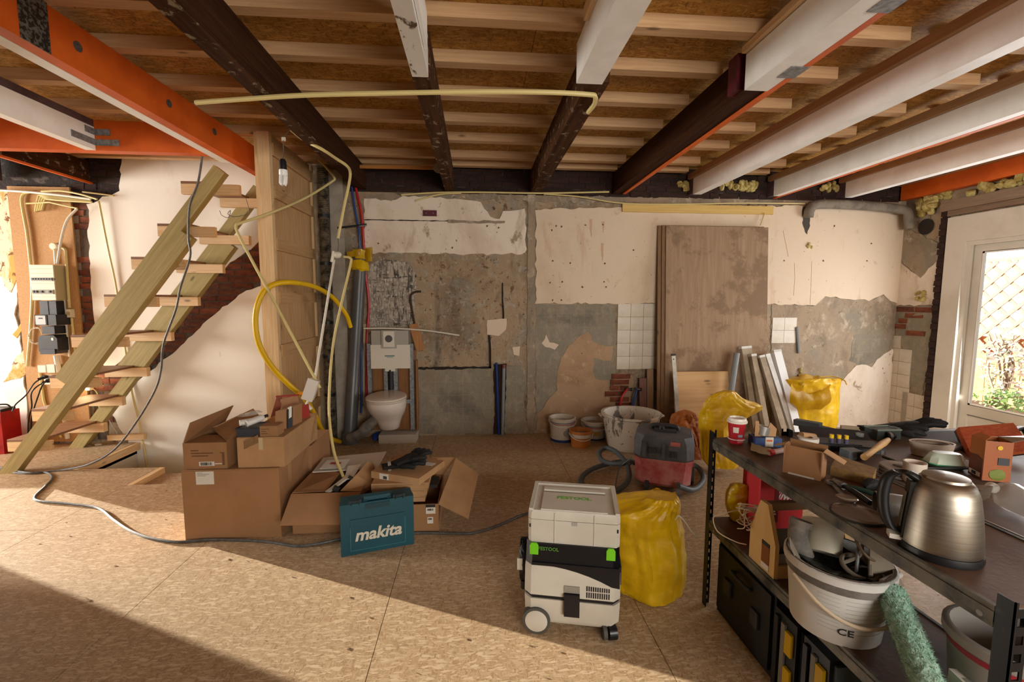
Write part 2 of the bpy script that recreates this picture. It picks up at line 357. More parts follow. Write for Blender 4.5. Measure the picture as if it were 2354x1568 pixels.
pit = MB().box((-3.56, 4.08, -.9), (-3.52, YB, -.021)).box((-3.52, 4.08, -.94), (-1.66, YB, -.9)).box((-3.52, 4.04, -.9), (-1.66, 4.08, -.165)).box((-1.66, 4.08, -.9), (-1.62, YB, -.125))
part(floor, 'stairwell_lining', pit, mat('stairwell_white', '#cfc8ba', .8), label='white painted lining of the open stairwell')
part(floor, 'stairwell_rail', MB().box((-3.519, 4.10, -.075), (-3.48, 4.86, -.002)).bevel(.003), M_PINE_Y)

# ------------------------------------------------------------------ ceiling: boards and battens
ceiling = struct('ceiling', MB().box((-8, -3, ZC + .02), (XR, YB, ZC + .08)), mat('upper_floor', '#6e4c28', .9), 'strand board ceiling on pine battens')
cxs = [-8, -4.56, -2.12, .32, 2.76, XR]
for k in range(5):
    ys = [-3, -1.2 + .61 * (k % 2), .02 + .61 * (k % 2), 1.24 + .61 * (k % 2), 2.46 + .61 * (k % 2), 3.68 + .61 * (k % 2), YB]
    for a, b in zip(ys, ys[1:]): sheet_board(cxs[k], cxs[k + 1], a, b, ZC + .018, ceiling, 'strand_board_sheet', M_OSBC, .018)
bays = [(-7.9, 1.46), (1.60, 2.24), (2.42, 3.12), (3.32, 3.98), (4.15, 4.72)]
for yb in (4.76, 4.49, 4.03, 3.62, 3.19, 2.76, 2.35, 1.95, 1.53, 1.1, .68, .25, -.2, -.7, -1.2, -1.7, -2.2):
    for (a, b) in bays:
        e = 0 if a < 0 else U(0, .06)
        part(ceiling, 'batten', MB().box((a, yb - .07, 2.821), (b - e, yb, ZC - .001)).bevel(.003, 1), M_BATTEN)

# ------------------------------------------------------------------ walls
wb = MB()
for lo, hi in (((-8, YB, -1), (-7.9, YB + .2, 3)), ((-7.9, YB, -1), (-4.95, YB + .2, .30)), ((-7.9, YB, 1.10), (-4.95, YB + .2, 3)), ((-4.95, YB, -1), (XR + .2, YB + .2, 3))): wb.box(lo, hi)
wall_back = struct('wall_back', wb, M_CORE, 'stripped wall with patches of plaster, tile adhesive, brick and tiles')
wl = MB()   # left wall towards the street, with a wide window
for lo, hi in (((-8.2, -3, -.1), (-8, YB + .2, .45)), ((-8.2, -3, 2.62), (-8, YB + .2, 3)), ((-8.2, -3, .45), (-8, 2.5, 2.62)), ((-8.2, 4.0, .45), (-8, YB + .2, 2.62))): wl.box(lo, hi)
struct('wall_left', wl, M_PLAINWALL)
struct('wall_front', MB().box((-8.2, -3.2, -.1), (.4, -3, 3)).box((3.6, -3.2, -.1), (XR + .2, -3, 3)).box((.4, -3.2, -.1), (3.6, -3, .9)).box((.4, -3.2, 2.4), (3.6, -3, 3)), M_PLAINWALL)
struct('shade_wall', MB().box((-7.99, 2.27, .001), (-2.76, 2.47, 2.599)), mat('shade_wall_brown', '#8a7460', .9), 'added wall left of the view that shades the near floor')  # added unseen wall, keeps light off the near left floor
wr = MB()   # right wall towards the garden: door, then a second opening nearer the viewer
for lo, hi in (((XR, 4.36, -.1), (XR + .2, YB + .2, 3)), ((XR, 2.5, 2.33), (XR + .2, 4.36, 3)), ((XR, 1.4, -.1), (XR + .2, 2.5, 3)), ((XR, .2, 2.2), (XR + .2, 1.4, 3)), ((XR, .2, -.1), (XR + .2, 1.4, 1.1)), ((XR, -3.2, -.1), (XR + .2, .2, 3))): wr.box(lo, hi)
wall_right = struct('wall_right', wr, M_CORE, 'garden side wall with broken plaster, bricks and tiles beside the door')

def inpoly(p, poly):
    x, y = p; c = False; j = len(poly) - 1
    for i in range(len(poly)):
        (a, b), (d, e) = poly[i], poly[j]
        if (b > y) != (e > y) and x < (d - a) * (y - b) / (e - b + 1e-12) + a: c = not c
        j = i
    return c
def rough_edge(poly, step=.05, amp=.012, straight=()):
    out = []
    for i, a in enumerate(poly):
        b = poly[(i + 1) % len(poly)]; L = math.hypot(b[0] - a[0], b[1] - a[1]); k = max(1, int(L / step))
        for j in range(k):
            t = j / k; am = 0 if (i in straight or j == 0 and i - 1 in straight) else amp
            out.append((a[0] + (b[0] - a[0]) * t + U(-am, am), a[1] + (b[1] - a[1]) * t + U(-am, am)))
    return out
def wpoly(px, plane='y'):
    if plane == 'y': return [(lambda q: (q.x, q.z))(P(a, b, y=YB)) for a, b in px]
    return [(lambda q: (q.y, q.z))(P(a, b, x=XR)) for a, b in px]
def patch(px, t, m, name='plaster_patch', plane='y', amp=.012, straight=(), off=0, world=None):
    poly = rough_edge(world or wpoly(px, plane), .05, amp, straight)
    if plane == 'y': b = MB().prism([(x, YB - off, z) for x, z in poly], (0, -t, 0)); root = wall_back
    else: b = MB().prism([(XR - off, y, z) for y, z in poly], (-t, 0, 0)); root = wall_right
    return part(root, name, b, m)
# big plaster fields (pixel outlines laid on the wall plane)
STW = -1.30
patch([(838, 458), (900, 462), (930, 452), (1060, 458), (1105, 466), (1125, 500), (1150, 505), (1158, 484), (1208, 482), (1209, 583), (1120, 586), (1000, 583), (838, 582)], .018, M_WPLAST)
patch([(1231, 484), (1300, 480), (1420, 478), (1844, 474), (1846, 520), (1856, 470), (2082, 486), (2070, 640), (2062, 702), (2030, 678), (1995, 690), (1940, 686), (1895, 682), (1872, 700), (1231, 697)], .016, M_WPLAST2)
patch([(1213, 440), (1231, 440), (1228, 998), (1211, 998)], .012, M_CEMENT, 'cement_strip', amp=.006)
patch([(1233, 699), (1414, 699), (1414, 870), (1400, 980), (1230, 985)], .005, M_GREYTILE, 'tile_adhesive')
patch([(1336, 770), (1350, 762), (1362, 785), (1384, 792), (1408, 798), (1406, 826), (1385, 829), (1366, 822), (1364, 850), (1370, 872), (1398, 874), (1403, 905), (1410, 990), (1231, 996), (1236, 950), (1262, 916), (1280, 895), (1280, 860), (1290, 822), (1310, 796)], .009, M_BEIGE, 'plaster_patch')
patch([(846, 610), (880, 594), (940, 606), (955, 622), (956, 660), (952, 750), (846, 750)], .006, M_STREAK, 'tile_adhesive')
patch([(966, 848), (1130, 846), (1135, 835), (1168, 838), (1205, 838), (1205, 996), (966, 998)], .004, M_GREYTILE, 'tile_adhesive')
for px in ([(1120, 736), (1136, 735), (1165, 733), (1163, 757), (1146, 772), (1120, 768)], [(1178, 798), (1196, 796), (1193, 818), (1180, 816)], [(1246, 790), (1256, 770), (1263, 786), (1284, 792), (1276, 803), (1254, 797)]):
    patch(px, .008, M_PALEPATCH, 'filler_patch', amp=.006)
# right part of the back wall under the cream field
patch([(1772, 702), (1868, 702), (1895, 684), (1995, 691), (2028, 680), (2060, 704), (2048, 800), (2045, 850), (1990, 860), (1915, 880), (1905, 990), (1772, 990)], .006, M_CEMENT, 'cement_patch')
patch([(1962, 770), (1990, 768), (2010, 755), (2030, 765), (2040, 800), (2020, 830), (1985, 842), (1952, 830)], .009, M_GREYTILE, 'tile_adhesive')
patch([(1924, 884), (1945, 862), (1968, 838), (2000, 842), (2030, 815), (2050, 800), (2043, 998), (1882, 998), (1895, 930)], .014, M_WPLAST, 'plaster_patch')
# white plaster behind the staircase, above and below the exposed diagonal of brick
patch([(205, 470), (278, 440), (282, 364), (612, 364), (640, 540), (622, 536), (560, 585), (505, 622), (452, 680), (400, 742), (330, 800), (275, 838), (250, 845), (232, 830), (214, 700)], .022, M_STAIRWALL, amp=.015)
patch([], .02, M_STAIRWALL, amp=.01, world=[(-3.60, -.95), (-1.70, -.95), (-1.70, 1.78), tuple(wpoly([(560, 672)])[0]), tuple(wpoly([(480, 735)])[0]), tuple(wpoly([(400, 812)])[0]), tuple(wpoly([(330, 866)])[0]), tuple(wpoly([(270, 910)])[0]), tuple(wpoly([(247, 930)])[0]), (-3.60, .02)], straight=(0, 1))
# far left: old wallpaper over plaster
patch([(-60, 440), (40, 440), (52, 560), (48, 640), (38, 720), (52, 800), (60, 900), (70, 1010), (-60, 1010)], .014, M_STAIRWALL)
patch([(-60, 440), (34, 440), (36, 560), (46, 600), (40, 640), (28, 672), (10, 640), (-60, 600)], .004, M_PAPER, 'wallpaper_scrap', off=.014, amp=.02)
patch([(34, 768), (52, 742), (54, 760), (42, 776)], .004, M_PAPER, 'wallpaper_scrap', off=.014, amp=.008)
patch([(10, 880), (30, 850), (40, 820), (62, 800), (64, 860), (48, 868), (28, 870)], .004, M_PAPER, 'wallpaper_scrap', off=.014, amp=.01)
# bricks: one mesh per colour, shared by all pieces
BW, BH, BL, MJ = .212, .054, .10, .011
BM = {}
for key, mats in (('red', M_BRICK), ('soot', M_SOOT)):
    BM[key] = []
    for k, m in enumerate(mats):
        for wd in (BW, BL):
            b = MB().box((-wd / 2, -.0, -BH / 2), (wd / 2, .022, BH / 2)).bevel(.006, 1)
            for v in b.bm.verts: v.co += Vector((U(-.003, .003), U(-.003, .002), U(-.003, .003)))
            me = _mesh(b, 'brick', m, False); BM[key].append((wd, me))
def bricks(root, x0, x1, z0, z1, test, key, plane='y', depth=.012, seed=3):
    r = random.Random(seed); z = z0; row = 0; half = [b for b in BM[key] if b[0] == BL]; full = [b for b in BM[key] if b[0] == BW]
    while z < z1:
        x = x0 - r.uniform(0, .2) - (row % 2) * .11
        while x < x1:
            wd, me = r.choice(full) if r.random() < .8 else r.choice(half)
            cx, cz = x + wd / 2, z + BH / 2
            if test(cx, cz):
                d = depth + r.uniform(-.004, .004)
                M = Matrix.Translation((cx, YB - d, cz)) if plane == 'y' else Matrix.Translation((XR - d, cx, cz)) @ Matrix.Rotation(-PI / 2, 4, 'Z')
                inst(root, 'brick', me, M @ Matrix.Rotation(r.uniform(-.012, .012), 4, 'Y'))
            x += wd + MJ
        z += BH + MJ; row += 1
stair_brick = wpoly([(640, 530), (640, 640), (560, 672), (480, 735), (400, 812), (330, 866), (270, 910), (240, 935), (238, 838), (275, 834), (330, 796), (400, 738), (452, 676), (505, 618), (560, 580)])
part(wall_back, 'mortar_bed', MB().prism([(x, YB, z) for x, z in stair_brick], (0, -.005, 0)), M_MORTAR)
bricks(wall_back, -3.7, -1.75, .55, 2.1, lambda x, z: inpoly((x, z), stair_brick), 'red')
jamb = wpoly([(180, 470), (206, 468), (216, 700), (222, 850), (246, 930), (250, 1010), (226, 1010), (196, 760)])
part(wall_back, 'mortar_bed', MB().prism([(x, YB, z) for x, z in jamb], (0, -.005, 0)), M_MORTAR)
bricks(wall_back, -4.1, -3.4, .02, 2.4, lambda x, z: inpoly((x, z), jamb), 'red', seed=8)
part(wall_back, 'mortar_bed', MB().box((STW, YB - .004, 2.585), (4.85, YB, 2.885)), M_SOOTMORTAR)
bricks(wall_back, STW, 4.83, 2.59, 2.86, lambda x, z: STW + .08 < x < 4.78, 'soot', seed=4)
part(wall_back, 'mortar_bed', MB().box((-4.6, YB - .004, 2.42), (-3.35, YB, 2.885)), M_SOOTMORTAR)
bricks(wall_back, -3.95, -3.4, 2.42, 2.86, lambda x, z: -3.95 < x < -3.45, 'soot', seed=5)
bp = wpoly([(1412, 860), (1430, 856), (1452, 862), (1456, 880), (1448, 905), (1452, 945), (1406, 945), (1402, 915), (1390, 905), (1410, 885)])
part(wall_back, 'mortar_bed', MB().prism([(x, YB, z) for x, z in bp], (0, -.012, 0)), mat('pale_mortar', '#a38a70', .95))
bricks(wall_back, 1.3, 1.75, .28, .75, lambda x, z: inpoly((x, z), bp), 'red', depth=.017, seed=2)
# tiles
def tiles(px0, px1, py0, py1, size, test=None, plane='y', t=.012, root=None):
    if plane == 'y': a = P(px0, py0, y=YB); b = P(px1, py1, y=YB); u0, u1, z1, z0 = a.x, b.x, a.z, b.z
    else: a = P(px0, py0, x=XR); b = P(px1, py1, x=XR); u0, u1, z1, z0 = min(a.y, b.y), max(a.y, b.y), a.z, b.z
    me = _mesh(MB().box((-size / 2 + .0016, 0, -size / 2 + .0016), (size / 2 - .0016, t, size / 2 - .0016)).bevel(.002, 1), 'tile', M_TILE, False)
    nx = max(1, round((u1 - u0) / size)); nz = max(1, round((z1 - z0) / size))
    for i in range(nx):
        for j in range(nz):
            cx, cz = u0 + size * (i + .5), z1 - size * (j + .5)
            if test and not test(cx, cz): continue
            M = Matrix.Translation((cx, YB - t, cz)) if plane == 'y' else Matrix.Translation((XR - t, cx, cz)) @ Matrix.Rotation(-PI / 2, 4, 'Z')
            inst(wall_back if plane == 'y' else wall_right, 'tile', me, M)
tiles(1420, 1520, 698, 860, .146)
tiles(1775, 1835, 730, 830, .146, lambda x, z: not (x > 3.42 and z < .95))
def pp_(pts): return [P(a, b, y=YB - .015) for a, b in pts]
# grooves and marks
part(wall_back, 'chase_groove', MB().prism([(x, YB - .003, z) for x, z in rough_edge(wpoly([(962, 844), (1128, 842), (1128, 847), (962, 850)]), .03, .007)], (0, -.002, 0)), M_DARKGAP)
part(wall_back, 'chase_groove', MB().prism([(x, YB - .003, z) for x, z in rough_edge(wpoly([(1122, 770), (1127, 770), (1130, 846), (1124, 846)]), .05, .004)], (0, -.002, 0)), M_DARKGAP)
part(wall_back, 'chase_groove', MB().prism([(x, YB - .003, z) for x, z in rough_edge(wpoly([(1153, 650), (1156, 650), (1159, 735), (1155, 735)]), .05, .004)], (0, -.002, 0)), M_DARKGAP)
part(wall_back, 'pipe_chase', MB().prism([(x, YB - .0045, z) for x, z in rough_edge(wpoly([(1134, 838), (1166, 836), (1164, 860), (1160, 996), (1166, 1001), (1132, 1001), (1136, 960)]), .04, .008)], (0, -.002, 0)), M_SOOT[0])
part(wall_back, 'plaster_crack', MB().prism([(x, YB - .018, z) for x, z in rough_edge(wpoly([(838, 505), (1030, 508), (1030, 510), (838, 507)]), .04, .003)], (0, -.001, 0)), M_DARKGAP)
part(wall_back, 'wall_ledge', MB().prism([(x, YB - .018, z) for x, z in rough_edge(wpoly([(1030, 507), (1160, 509), (1160, 515), (1030, 514)]), .05, .008)], (0, -.006, 0)), M_CEMENT)
part(wall_back, 'vertical_duct_chase', MB().prism([(x, YB - .016, z) for x, z in rough_edge(wpoly([(1842, 476), (1860, 474), (1858, 520), (1852, 540), (1843, 520)]), .03, .008)], (0, -.003, 0)), mat('dark_cement', '#4d473f', .95, bmp=.5))
part(wall_back, 'conduit_stub', MB().tube([P(1832, 752, y=YB - .02), P(1836, 812, y=YB - .02)], .016, 8), mat('grey_pvc', '#7c7f80', .4), True)
for (px, py) in ((870, 560), (1040, 570), (1120, 520), (1135, 478), (1146, 524), (1278, 520), (1290, 522), (1345, 518), (1385, 517), (1268, 530), (1270, 600), (1310, 605), (1390, 606), (1264, 650), (1292, 648), (1338, 660), (1388, 648), (1392, 660), (1455, 575), (1270, 690), (1290, 690), (1915, 520), (1800, 600), (2000, 560), (1990, 600), (1890, 600)):
    part(wall_back, 'nail_hole', MB().prism([(lambda q: (q.x + math.cos(t) * U(.006, .014), YB - .0165 - (.002 if px < 1215 else 0), q.z + math.sin(t) * U(.006, .014)))(P(px, py, y=YB)) for t in [k * PI / 3.5 for k in range(7)]], (0, -.001, 0)), mat('rust_spot', '#6b4630', .9))
for (px, y0, y1) in ((1357, 505, 545), (1383, 560, 600), (1385, 510, 535)):
    part(wall_back, 'rust_run', MB().prism([(x, YB - .0162, z) for x, z in rough_edge(wpoly([(px - 3, y0), (px + 4, y0), (px + 2, y1), (px, y1)]), .03, .004)], (0, -.0008, 0)), mat('rust_run', '#cba88a', .9))
for pts in ([(1800, 530), (1806, 560), (1812, 590)], [(1826, 605), (1827, 640), (1824, 680)], [(1866, 600), (1864, 660), (1862, 700)]):
    part(wall_back, 'plaster_scratch', MB().tube(pp_([(a, b) for a, b in pts]), .0028, 5), mat('scratch_brown', '#a5825a', .9))
# rough broken edge between brick band and plaster
patch([(838, 444), (2090, 462), (2090, 476), (1850, 472), (1600, 470), (1230, 462), (1000, 456), (838, 462)], .008, M_CEMENT, 'broken_plaster_edge', amp=.02)
# right wall: plaster, tiles, bare brick along the door
patch([(2074, 520), (2162, 560), (2155, 620), (2120, 640), (2100, 620), (2072, 600)], .014, M_CEMENT, 'cement_patch', 'x')
patch([(2068, 600), (2098, 622), (2120, 638), (2158, 600), (2150, 702), (2062, 702)], .016, M_WPLAST, 'plaster_patch', 'x')
patch([(2062, 704), (2150, 704), (2140, 830), (2122, 900), (2118, 940), (2090, 880), (2078, 800), (2060, 770)], .006, M_GREYTILE, 'tile_adhesive', 'x')
brx = wpoly([(2062, 705), (2150, 705), (2146, 780), (2090, 775), (2064, 765)], 'x')
bricks(wall_right, 4.40, 4.86, .9, 1.55, lambda y, z: inpoly((y, z), brx) and (y * 37 + z * 53) % 1 < .6, 'red', 'x', .010, 12)
tiles(2046, 2082, 770, 992, .146, lambda y, z: z > .03 and y > 4.6 + (.12 if z > .9 else 0), 'x', .012)
tiles(2080, 2128, 900, 992, .146, lambda y, z: 0.03 < z < .42 and y < 4.74, 'x', .012)
patch([], .02, M_SOOT[1], 'bare_brick_edge', 'x', world=[(4.362, 0), (4.44, 0), (4.445, 1.1), (4.43, 2.45), (4.362, 2.45)], amp=.008, straight=(4,))
_bm = [_mesh(MB().box((-.034, 0, -BH / 2), (.034, .03, BH / 2)).bevel(.008, 1).jitter(.004), 'brick', m, False) for m in M_SOOT]
for k in range(37): inst(wall_right, 'brick', _bm[k % 3], Matrix.Translation((XR - .032 + U(-.004, .004), 4.402 + U(-.006, .006), .04 + k * (BH + MJ))) @ Matrix.Rotation(-PI / 2, 4, 'Z'))
part(wall_right, 'flue_hole', MB().tube([Vector((XR - .018, 4.60, 2.28)), Vector((XR - .012, 4.60, 2.28))], .085, 14), M_DARKGAP)
part(wall_right, 'timber_lintel', MB().box((XR - .06, 2.4, 2.40), (XR, 4.42, 2.50)).bevel(.006), wood('weathered_lintel', '#7a624b', '#98806a', 'y'))
part(wall_right, 'timber_lintel', MB().box((XR - .04, 2.4, 2.345), (XR, 4.36, 2.398)).bevel(.004), wood('weathered_lintel_2', '#6e5640', '#8a715a', 'y'))
def blobs(root, at, n, spread, size, m, name='foam_blob', seed=1):
    r = random.Random(seed); b = MB()
    for _ in range(n):
        b.sphere(Vector(at) + Vector((r.uniform(-spread[0], spread[0]), r.uniform(-spread[1], spread[1]), r.uniform(-spread[2], spread[2]))), tuple(size * r.uniform(.6, 1.3) for _ in range(3)), 7, 5)
    b.jitter(size * .12); return part(root, name, b, m, True)
blobs(wall_right, (XR - .03, 4.58, 2.49), 14, (.02, .09, .06), .045, M_FOAM, seed=2)
blobs(wall_right, (XR - .02, 4.50, 2.58), 10, (.02, .12, .03), .04, M_FOAM, seed=3)
blobs(wall_right, (XR - .015, 4.60, 1.53), 9, (.01, .06, .05), .028, M_FOAM, seed=4)
blobs(wall_right, (XR - .05, 3.9, 2.56), 14, (.03, .3, .03), .045, M_FOAM, seed=14)
for (px, n, sp, sd) in ((1570, 7, .06, 5), (1690, 20, .22, 6), (1715, 12, .1, 16), (1905, 8, .12, 7), (1985, 5, .1, 8)):
    q = P(px, 436, y=YB); blobs(wall_back, (q.x, YB - .03, q.z + .03), n, (sp, .02, .035), .035, M_FOAM, seed=sd)
q = P(1858, 565, y=YB); blobs(wall_back, (q.x, YB - .02, q.z), 6, (.03, .008, .03), .014, M_FOAM, seed=31)
q = P(1838, 858, y=YB); blobs(wall_back, (q.x, YB - .02, q.z), 7, (.015, .008, .06), .016, M_FOAM, seed=32)

# ------------------------------------------------------------------ garden door
door = struct('door_1', MB().box((XR - .03, 4.18, 0), (XR + .10, 4.36, 2.33)).box((XR - .03, 2.5, 2.07), (XR + .10, 4.18, 2.33)).box((XR - .03, 2.5, 0), (XR + .10, 2.62, 2.07)).bevel(.004, 1), M_FRAME, 'cream painted garden door with a tall pane above a lower panel')
part(door, 'door_stop', MB().box((XR + .0, 4.14, 0), (XR + .03, 4.18, 2.07)).box((XR + .03, 4.155, 0), (XR + .05, 4.18, 2.07)).box((XR, 2.62, 2.03), (XR + .03, 4.14, 2.07)).bevel(.004, 1), M_FRAME)
leaf = MB().box((XR + .05, 4.07, .02), (XR + .095, 4.17, 2.06)).box((XR + .05, 3.18, .02), (XR + .095, 3.28, 2.06)).box((XR + .05, 3.28, 1.96), (XR + .095, 4.07, 2.06)).box((XR + .05, 3.28, .02), (XR + .095, 4.07, .10)).box((XR + .05, 3.28, .34), (XR + .095, 4.07, .45)).bevel(.004, 1)
dl = part(door, 'door_leaf', leaf, M_FRAME)
part(dl, 'lower_panel', MB().box((XR + .065, 3.27, .09), (XR + .085, 4.08, .35)), M_FRAME)
part(dl, 'panel_moulding', MB().bar((XR + .047, 3.3, .345), (XR + .047, 4.06, .345), .012, .008), mat('grey_seal', '#6b665d', .6))
part(dl, 'door_pane', MB().box((XR + .068, 3.27, .44), (XR + .076, 4.08, 1.97)), M_GLASS)
part(dl, 'glazing_bead', MB().box((XR + .05, 4.052, .45), (XR + .066, 4.072, 1.96)).box((XR + .05, 3.28, .445), (XR + .066, 4.07, .463)).box((XR + .05, 3.28, 1.947), (XR + .066, 4.07, 1.965)), mat('white_bead', '#efece5', .3))
leaf2 = MB().box((XR + .05, 3.10, .02), (XR + .095, 3.17, 2.06)).box((XR + .05, 2.63, .02), (XR + .095, 2.70, 2.06)).box((XR + .05, 2.70, 1.96), (XR + .095, 3.10, 2.06)).box((XR + .05, 2.70, .02), (XR + .095, 3.10, .45))
dl2 = part(door, 'door_leaf', leaf2, M_FRAME)
part(dl2, 'door_pane', MB().box((XR + .068, 2.69, .44), (XR + .076, 3.11, 1.97)), M_GLASS)
w2 = struct('window_1', MB().box((XR, .2, 1.1), (XR + .1, .26, 2.2)).box((XR, 1.34, 1.1), (XR + .1, 1.4, 2.2)).box((XR, .26, 2.14), (XR + .1, 1.34, 2.2)).box((XR, .26, 1.1), (XR + .1, 1.34, 1.16)), M_FRAME)
part(w2, 'window_pane', MB().box((XR + .05, .26, 1.16), (XR + .056, 1.34, 2.14)), M_GLASS)
struct('window_2', MB().box((-7.9, YB, .30), (-7.86, YB + .12, 1.10)).box((-4.99, YB, .30), (-4.95, YB + .12, 1.10)).box((-7.86, YB, 1.06), (-4.99, YB + .12, 1.10)).box((-7.86, YB, .30), (-4.99, YB + .12, .34)), M_FRAME)
struct('window_3', MB().box((-8.1, 2.55, .45), (-8, 2.62, 2.62)).box((-8.1, 3.93, .45), (-8, 4.0, 2.62)).box((-8.1, 2.62, 2.55), (-8, 3.93, 2.62)).box((-8.1, 2.62, .45), (-8, 3.93, .52)), M_FRAME)
struct('fill_light_frame', MB().box((.4, -3.1, .9), (.47, -3, 2.4)).box((3.53, -3.1, .9), (3.6, -3, 2.4)).box((.47, -3.1, 2.33), (3.53, -3, 2.4)).box((.47, -3.1, .9), (3.53, -3, .97)), M_FRAME)  # frame of the added opening around the front fill light

# ------------------------------------------------------------------ beams
def beam(label, name='ceiling_beam', y0=-3.0, group='ceiling beams'):
    return thing(name, label, 'beam', (0, 0, 2.6), group=group)
ZB, ZT = 2.60, 2.819
def bx(a, b, c, d, e, f): return MB().box((a, c, e), (b, d, f))
def bolts(root, pts, axis='x', r=.018):
    for p in pts:
        e = Vector((.012, 0, 0)); part(root, 'bolt', MB().tube([p, Vector(p) + e * .35], r * 1.35, 10).tube([Vector(p) + e * .3, Vector(p) + e], r * .6, 6), M_IRON, True, w=True)
b1 = beam('orange primed beam with a white board along its left side')
part(b1, 'orange_board', bx(-2.0, -1.93, -3, 4.62, ZB, ZT).bevel(.004, 1), M_ORANGE, w=True)
part(b1, 'white_board', bx(-2.075, -2.003, -3, 4.0, ZB, ZT - .01).bevel(.004, 1), M_WHITEP, w=True)
bolts(b1, [P(178, 107, x=-1.93), P(388, 238, x=-1.93), P(493, 303, x=-1.93)])
q0, q1 = P(40, 20, x=-1.93), P(100, 60, x=-1.93)
st = MB().box((-1.9295, q0.y, ZB), (-1.924, q1.y + .02, ZT))
part(b1, 'perforated_strap', st, mat('perforated_steel', '#7f7b72', .5, .7, c2='#3a352e', scale=55, lo=.46, hi=.52), w=True)
tr = beam('orange trimmer beam crossing in front of the staircase head')
part(tr, 'orange_board', bx(-7.95, -2.08, 3.76, 3.84, ZB, ZT).bevel(.004, 1), M_ORANGE, w=True)
ba = beam('white painted short beam hung on the orange trimmer')
part(ba, 'white_board', bx(-2.92, -2.85, -3, 3.755, ZB, ZT - .05).bevel(.004, 1), M_WHITEP, w=True)
part(ba, 'top_lath', bx(-2.93, -2.848, -3, 3.75, ZT - .05, ZT).bevel(.003, 1), M_PURPLE, w=True)
for z in (2.635, 2.71):
    h = part(ba, 'joist_hanger', MB().box((-2.849, 3.55 + (z > 2.7) * .12, z), (-2.845, 3.757, z + .045)).box((-2.849, 3.753, z), (-2.68 - (z > 2.7) * .06, 3.757, z + .045)).box((-2.99, 3.753, z), (-2.921, 3.757, z + .045)), M_GALV, w=True)
bb = beam('dark old beam with an orange underside running to the wall left of the stairs')
part(bb, 'old_joist', bx(-3.84, -3.765, 3.86, 4.868, ZB + .02, ZT).bevel(.006, 1), M_DARKWORN, w=True)
part(bb, 'orange_strip', bx(-3.765, -3.74, 3.86, 4.868, ZB, ZB + .018), M_ORANGE, w=True)
part(bb, 'white_board', bx(-3.84, -3.745, -3, 3.755, ZB, ZT).bevel(.004, 1), M_WHITEP, w=True)
bc = beam('maroon brown stub beam at the far left above the meter board')
part(bc, 'old_joist', bx(-4.62, -4.50, 3.86, 4.80, ZB, ZT).bevel(.006, 1), M_PURPLE, w=True)
b2 = beam('dark old beam above the bare bulb')
part(b2, 'old_joist', bx(-1.215, -1.115, -3, 4.868, ZB + .006, ZT).bevel(.008, 1), M_DARKBEAM, w=True)
part(b2, 'worn_underside', bx(-1.213, -1.117, -3, 4.0, ZB, ZB + .007), M_DARKWORN, w=True)
b3 = beam('thin old beam with chipped white paint on its near half')
part(b3, 'old_joist', bx(-.315, -.225, 2.40, 4.868, ZB + .004, ZT).bevel(.01, 1), M_DARKWORN, w=True)
part(b3, 'white_face', bx(-.312, -.232, -3, 2.40, ZB, ZT - .02).bevel(.008, 1), M_WHITECHIP, w=True)
part(b3, 'white_lining', bx(-.23, -.215, -3, 2.2, ZB + .03, ZT - .03), M_WHITEP, w=True)
b4 = beam('old beam boxed in white at the near end with a pine lath')
part(b4, 'old_joist', bx(.575, .69, 2.38, 4.868, ZB + .004, ZT).bevel(.01, 1), M_DARKWORN, w=True)
part(b4, 'white_casing', bx(.52, .655, -3, 2.40, ZB, ZT - .025).bevel(.004, 1), M_WHITEP, w=True)
part(b4, 'pine_lath', bx(.495, .519, -3, 2.15, ZT - .06, ZT).bevel(.004, 1), M_PINE_Y, w=True)
b5 = beam('old dark beam with an orange strip, white casing and maroon block')
part(b5, 'old_joist', bx(1.455, 1.555, 2.38, 4.868, ZB + .01, ZT).bevel(.01, 1), M_DARKBEAM, w=True)
part(b5, 'orange_strip', bx(1.556, 1.59, -3, 4.80, ZB, ZT).bevel(.003, 1), M_ORANGE, w=True)
part(b5, 'white_casing', bx(1.425, 1.553, -3, 2.40, ZB, ZT - .04).bevel(.004, 1), M_WHITEP, w=True)
part(b5, 'pine_lath', bx(1.40, 1.45, -3, 2.40, ZT - .035, ZT - .002).bevel(.003, 1), M_PINE_Y, w=True)
part(b5, 'maroon_block', bx(1.415, 1.454, 2.46, 2.55, ZB + .03, ZT).bevel(.003, 1), M_MAROON, w=True)
for y in (1.62, 2.14): part(b5, 'perforated_strap', bx(1.50, 1.592, y, y + .11, ZB - .003, ZB), M_GALV, w=True)
for k, (lab, x0, x1, org) in enumerate((('long white beam nearest the leaning plywood panel', 2.30, 2.39, 0), ('white beam with an orange strip under its far edge', 3.20, 3.265, 1), ('white beam second from the garden door wall', 4.02, 4.10, 0))):
    b = beam(lab)
    part(b, 'white_board', bx(x0, x1, -3, 4.74, ZB, ZT - .055).bevel(.004, 1), M_WHITEP, w=True)
    part(b, 'nailer', bx(x0 - .035, x1, -3, 4.80, ZT - .054, ZT).bevel(.003, 1), M_NAILER, w=True)
    part(b, 'beam_end', bx(x0 - .005, x1 - .002, 4.741, 4.868, ZB + .01, ZT - .056), M_PURPLE, w=True)
    if org: part(b, 'orange_strip', bx(x1 + .001, x1 + .035, -3, 4.85, ZB - .002, ZT).bevel(.003, 1), M_ORANGE, w=True)
b9 = beam('orange primed beam beside the garden door')
part(b9, 'orange_board', bx(4.76, 4.85, -3, 4.83, ZB, ZT - .065).bevel(.004, 1), M_ORANGE, w=True)
part(b9, 'nailer', bx(4.70, 4.85, -3, 4.83, ZT - .064, ZT).bevel(.003, 1), M_NAILER, w=True)

